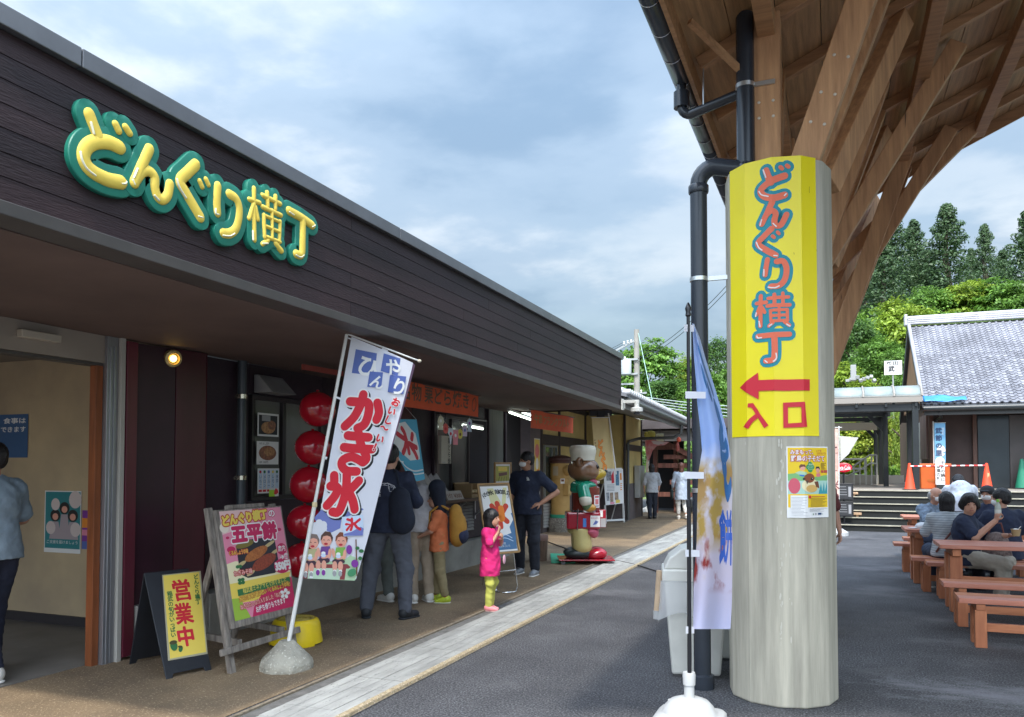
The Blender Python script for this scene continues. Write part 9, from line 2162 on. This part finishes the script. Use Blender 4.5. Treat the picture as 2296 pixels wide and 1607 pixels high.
# man with mask, hand on hip
def chest_logo(t, j, s, hp):
 pr_ = Print(); k = .022; wl_ = mat('print_logo_white', (0.66, 0.68, 0.66), 0.8)
 for r0 in (.012, .022, .032):
  pr_.stroke([(r0 * cos(a) - .03, r0 * sin(a)) for a in (0.1, .4, .8, 1.2, 1.5)], .0035, wl_)
 pr_.rect(-.03, -.014, .012, -.004, wl_)
 pr_.build('chest_logo', t, lambda u, v: (Vector((-.075 - u, .137, 1.33 * s + v)), Vector((0, 1, 0))))
person('man in a dark t-shirt and white face mask standing with one hand on his hip', gpos(1182, 1289), YAW + pi - .38, 1.74, mask=True, head_turn=-.85, skin=SKIN2,
       J=dict(elbL=(-.40, -.10, 1.15), wriL=(-.225, .06, 1.0), hdL=(.8, .5, -.25), pnL=(0, -.6, -.8), elbR=(.235, .0, 1.10), wriR=(.20, .16, .92), hdR=(-.2, .5, -.9), ankL=(-.13, .03, .085), kneL=(-.115, .04, .49), ankR=(.14, -.10, .085), kneR=(.12, .0, .49)),
       top=NAVY, sleeve=.72, hem=.84, bottom=cloth('black_trousers', (0.014, 0.017, 0.028)), shoes=(mat('shoe_slate', (0.10, 0.12, 0.15), 0.5, 0.4, 14, col2=(0.3, 0.3, 0.3)), mat('sole_white', (0, 0, 0))), build=1.14, extra=chest_logo, curl=(.5, .25))
# women walking away
person('woman in a grey blouse and dark trousers walking away down the lane', gpos(1462, 1163), YAW + .1, 1.60, hair=('bob', HAIRB), J=dict(ankR=(.10, .06, .085), ankL=(-.09, -.10, .085), kneL=(-.09, -.01, .49), elbR=(.25, .0, 1.14), elbL=(-.25, .0, 1.14)), top=cloth('grey_blouse', (0.38, 0.385, 0.40)), sleeve=1.25, hem=.82, bottom=cloth('black_trousers', (0, 0, 0)), shoes=SHB, build=1.12, face=False)
def handbag(t, j, s, hp): sdf_body('handbag', [C_((-.27, .02, .80), (-.27, .02, .70), .11, .13, .03, flat=((1, 0, 0), .4))], .016, cloth('bag_dark', (0.03, 0.045, 0.04)), t)
person('woman in a pale blue tunic with reddish brown hair walking away carrying a dark bag', gpos(1528, 1164), YAW - .05, 1.64, hair=('long', HAIRBR), J=dict(ankR=(.12, -.16, .13), kneR=(.10, .06, .49), ankL=(-.07, .08, .085), elbL=(-.24, .02, 1.12), wriL=(-.24, .1, .92)), top=cloth('pale_blue_tunic', (0.44, 0.50, 0.58)), sleeve=1.7, hem=.70, skirt=(-.36, .20), bottom=cloth('white_trousers', (0.66, 0.64, 0.60)), leg_to=.25, shoes=SHW, extra=handbag, face=False)
# seated people: hips on a 0.42 m bench
SEAT = dict(pel=(0, 0, .53), chest=(0, .01, .82), neck=(0, .03, 1.01), head=(0, .06, 1.165), shoR=(.175, .02, .955), shoL=(-.175, .02, .955), hipR=(.09, .03, .51), hipL=(-.09, .03, .51), kneR=(.11, .42, .50), kneL=(-.11, .42, .50), ankR=(.11, .38, .085), ankL=(-.11, .38, .085))
def seated(**k): d = dict(SEAT); d.update(k); return d
def bottle(P, cap=True):
 t = thing('drink_bottle', P[1], 'bottle', P[0]); m = MB(); m.lathe([(.028, 0), (.033, .01), (.033, .12), (.026, .15), (.013, .175), (.013, .19)], (0, 0, 0), 16); m.build('bottle_body', mat('bottle_clear', (0.55, 0.62, 0.55), 0.12, alpha=.7), t, smooth=50)
 m = MB(); m.lathe([(.016, .185), (.016, .215), (.014, .217)], (0, 0, 0), 14); m.build('cap', mat('cap_green', (0.22, 0.52, 0.06), 0.4), t, smooth=40); m = MB(); m.lathe([(.0335, .03), (.0335, .10)], (0, 0, 0), 16, caps=False); m.build('label', mat('label_pale', (0.62, 0.64, 0.58), 0.5), t)
 return t
TOPNAVY = cloth('navy_knit', (0.017, 0.026, 0.060))
wpos = at(2180, 1256, 9.95); wz = radians(-108)
wbase = (wpos.x - .17, 10.70, .0)
def lace(t, j, s, hp): pass
wt = person('woman in a navy top with fluffy black hair holding up a bottle', wbase, wz, 1.60, hair=('fluffy', HAIRB), head_turn=-1.18, skin=SKIN,
       J=seated(chest=(0, .0, .83), elbR=(.28, .16, .78), wriR=(.18, .36, .99), hdR=(.1, .3, 1.0), pnR=(-.6, .5, 0), elbL=(-.22, .20, .76), wriL=(-.08, .44, .80), hdL=(.3, 1, .1), pnL=(0, 0, 1), kneR=(.10, .42, .47), kneL=(-.10, .42, .47)), top=TOPNAVY, sleeve=.75, hem=.90, skirt=(-.10, .20), bottom=cloth('cream_trousers', (0.46, 0.42, 0.35)), leg_to=.1, shoes=SHW, build=1.22, curl=(1.2, .9), vox=.011)
WM4 = ROOT[wt.name]; s_ = 1.60 / 1.70
bottle((WM4 @ Vector((.155 * s_, .385 * s_, 1.02 * s_)), 'small clear drink bottle with a green cap held up by the woman in navy'))
cpp = WM4 @ Vector((-.02 * s_, .54 * s_, .805 * s_))
t = thing('paper_cup', 'brown paper cup with a white spoon held by the woman in navy', 'cup', cpp); m = MB(); m.lathe([(.036, 0), (.05, .075), (.052, .078), (.046, .07), (.03, .01)], (0, 0, 0), 20); m.build('cup_body', mat('paper_tan', (0.50, 0.34, 0.17), 0.7), t, smooth=50); m = MB(); m.tube([(0, 0, .05), (.05, 0, .11)], .004, 6); m.build('spoon', WHITE, t); m = MB(); m.ell((0, 0, .065), (.036, .036, .022), 12, 6); m.build('ice', WHITE, t, smooth=180)
def strap_(t, j, s, hp):
 m = MB(); m.tube([(.12, .10, .98 * s), (.13, -.06, 1.0 * s), (.05, -.15, .86 * s), (-.10, -.15, .66 * s), (-.17, -.10, .52 * s)], .012, 6); m.build('bag_strap', mat('strap_brown', (0.15, 0.04, 0.03), 0.5), t, smooth=60)
STRIPE = bpy.data.materials.new('cloth_striped_knit'); STRIPE.use_nodes = True
_n, _l = STRIPE.node_tree.nodes, STRIPE.node_tree.links; _w = _n.new('ShaderNodeTexWave'); _w.bands_direction = 'Z'; _w.inputs['Scale'].default_value = 11; _w.inputs['Distortion'].default_value = .6; _tc = _n.new('ShaderNodeTexCoord'); _l.new(_tc.outputs['Object'], _w.inputs[0])
_r = _n.new('ShaderNodeValToRGB'); _r.color_ramp.elements[0].color = (.30, .34, .38, 1); _r.color_ramp.elements[1].color = (.52, .55, .58, 1); _l.new(_w.outputs['Fac'], _r.inputs[0]); _l.new(_r.outputs[0], _n['Principled BSDF'].inputs[0]); _n['Principled BSDF'].inputs['Roughness'].default_value = .85
sx_ = on(2112, 1150, 1, 11.15)
person('woman in a pale grey striped shirt with a black bob seen from behind', (sx_.x + .07, 11.20, 0), 0.18, 1.62, hair=('bob', HAIRB), J=seated(elbR=(.24, .12, .76), wriR=(.18, .32, .76), hdR=(0, 1, 0), elbL=(-.24, .12, .76), wriL=(-.18, .32, .76), hdL=(0, 1, 0)), top=STRIPE, sleeve=1.7, hem=.88, bottom=cloth('denim', (0.03, 0.045, 0.085)), shoes=(mat('shoe_grey', (0.30, 0.30, 0.30), 0.6), mat('sole_white', (0, 0, 0))), build=1.16, face=False, extra=strap_)
PLAID = cloth('blue_plaid', (0.20, 0.26, 0.34), var=.5, scale=22)
ox_ = on(2082, 1140, 1, 13.0)
person('old man with white hair and mask in a blue checked shirt at the tables', (ox_.x + .02, 13.15, 0), pi + .75, 1.66, hair=('thin', HAIRW), mask=True, J=seated(elbR=(.25, .18, .78), wriR=(.10, .42, .80), hdR=(-.3, 1, -.1), pnR=(0, 0, -1), elbL=(-.24, .14, .78), wriL=(-.12, .36, .80), hdL=(.2, 1, 0), pnL=(0, 0, -1), chest=(0, .04, .82), neck=(0, .08, 1.01), head=(0, .13, 1.15)), top=PLAID, sleeve=1.1, bottom=cloth('denim', (0, 0, 0)), shoes=SHB, build=1.1)
bx_ = on(2142, 1130, 1, 14.6)
person('person in a white t-shirt bending forward with back turned beyond the tables', (bx_.x, 13.85, 0), -.02, 1.70, J=dict(pel=(0, -.10, .92), chest=(0, .12, 1.15), neck=(0, .32, 1.24), head=(0, .43, 1.29), shoR=(.17, .24, 1.19), shoL=(-.17, .24, 1.19), elbR=(.20, .36, .96), wriR=(.14, .48, .80), elbL=(-.20, .36, .96), wriL=(-.14, .48, .80)), top=cloth('white_tee', (0.74, 0.75, 0.80)), sleeve=.6, hem=.90, bottom=cloth('black_trousers', (0, 0, 0)), shoes=SHB, build=1.02, face=False, head_nod=.9)
nx_ = on(2254, 1160, 1, 11.15)
person('masked person in a navy top seen from behind at the right edge', (nx_.x, 11.22, 0), .35, 1.68, mask=True, head_turn=.75, J=seated(elbR=(.26, .12, .76), wriR=(.16, .32, .76), hdR=(0, 1, 0), elbL=(-.26, .12, .76), wriL=(-.16, .32, .76), hdL=(0, 1, 0)), top=TOPNAVY, sleeve=.85, bottom=cloth('black_trousers', (0, 0, 0)), shoes=SHB, build=1.2, face=False)
kx_ = on(2200, 1110, 1, 13.0)
person('person in a black cap and navy top behind the woman with the bottle', (kx_.x + .12, 13.15, 0), pi - .55, 1.68, hair=('cap', mat('cap_black', (0.02, 0.02, 0.024), 0.8)), mask=True, J=seated(elbR=(.25, .14, .78), wriR=(.12, .36, .80), hdR=(-.2, 1, 0), elbL=(-.25, .14, .78), wriL=(-.12, .36, .80), hdL=(.2, 1, 0)), top=TOPNAVY, sleeve=1.0, bottom=cloth('black_trousers', (0, 0, 0)), shoes=SHB, build=1.15, extra=None)
bottle((Vector((on(2142, 1170, 1, 11.9).x, 11.9, .721)), 'clear drink bottle with a green cap standing on the table behind the striped shirt'))
# white cap on the table
cp = on(2068, 1178, 1, 11.98); t = thing('sun_hat', 'white cap lying on the left end of the second table', 'hat', (cp.x, 11.92, .722))
sdf_body('crown', [E_((0, 0, .02), (.095, .11, .062), .02)], .007, cloth('hat_white', (0.72, 0.72, 0.74)), t); sdf_body('brim', [C_((-.09, -.02, .008), (-.13, -.02, .004), .055, .05, .02, flat=((0, 0, 1), .16))], .006, cloth('hat_white', (0, 0, 0)), t)
# rucksack beside the woman in navy, and a passer-by hidden by the column with one arm showing
rp_ = on(2222, 1245, 1, 10.75); t = thing('handbag', 'dark flowered handbag on the bench beside the woman in navy', 'bag', (rp_.x + .05, 10.7, .42)); sdf_body('bag_body', [C_((0, 0, .10), (0, 0, .24), .16, .13, .05, flat=((0, 1, 0), .55))], .014, mat('flower_bag', (0.05, 0.03, 0.03), 0.7, 0.8, 26, col2=(0.26, 0.20, 0.18)), t)
m = MB(); m.tube([(-.08, 0, .33), (-.05, 0, .47), (.05, 0, .47), (.08, 0, .33)], .010, 6); m.build('handle', mat('strap_brown', (0, 0, 0)), t)
hp_ = at(1852, 1150, 8.4)
person('person standing behind the concrete column with only a bare forearm showing', (hp_.x - .12, hp_.y, .004), YAW + pi, 1.62, J=dict(elbL=(-.235, .02, 1.12), wriL=(-.245, .10, .90)), top=cloth('dark_red_top', (0.14, 0.03, 0.03)), sleeve=.8, bottom=cloth('black_trousers', (0, 0, 0)), shoes=SHB)
# person going in at the entrance, far left
ep = on(10, 1500, 2, 0)
person('person in a pale blue t-shirt and navy trousers stepping into the entrance', (-5.70, 3.98, .014), YAW + 1.3, 1.70, J=dict(elbR=(.27, .02, 1.14), wriR=(.24, .22, 1.06), hdR=(0, 1, .2), ankR=(.10, .12, .085), kneR=(.10, .10, .49), ankL=(-.09, -.14, .085)), top=cloth('pale_blue_tee', (0.22, 0.28, 0.34)), sleeve=.8, bottom=cloth('denim_dark', (0.018, 0.022, 0.045)), shoes=SHW, build=1.2, face=False)
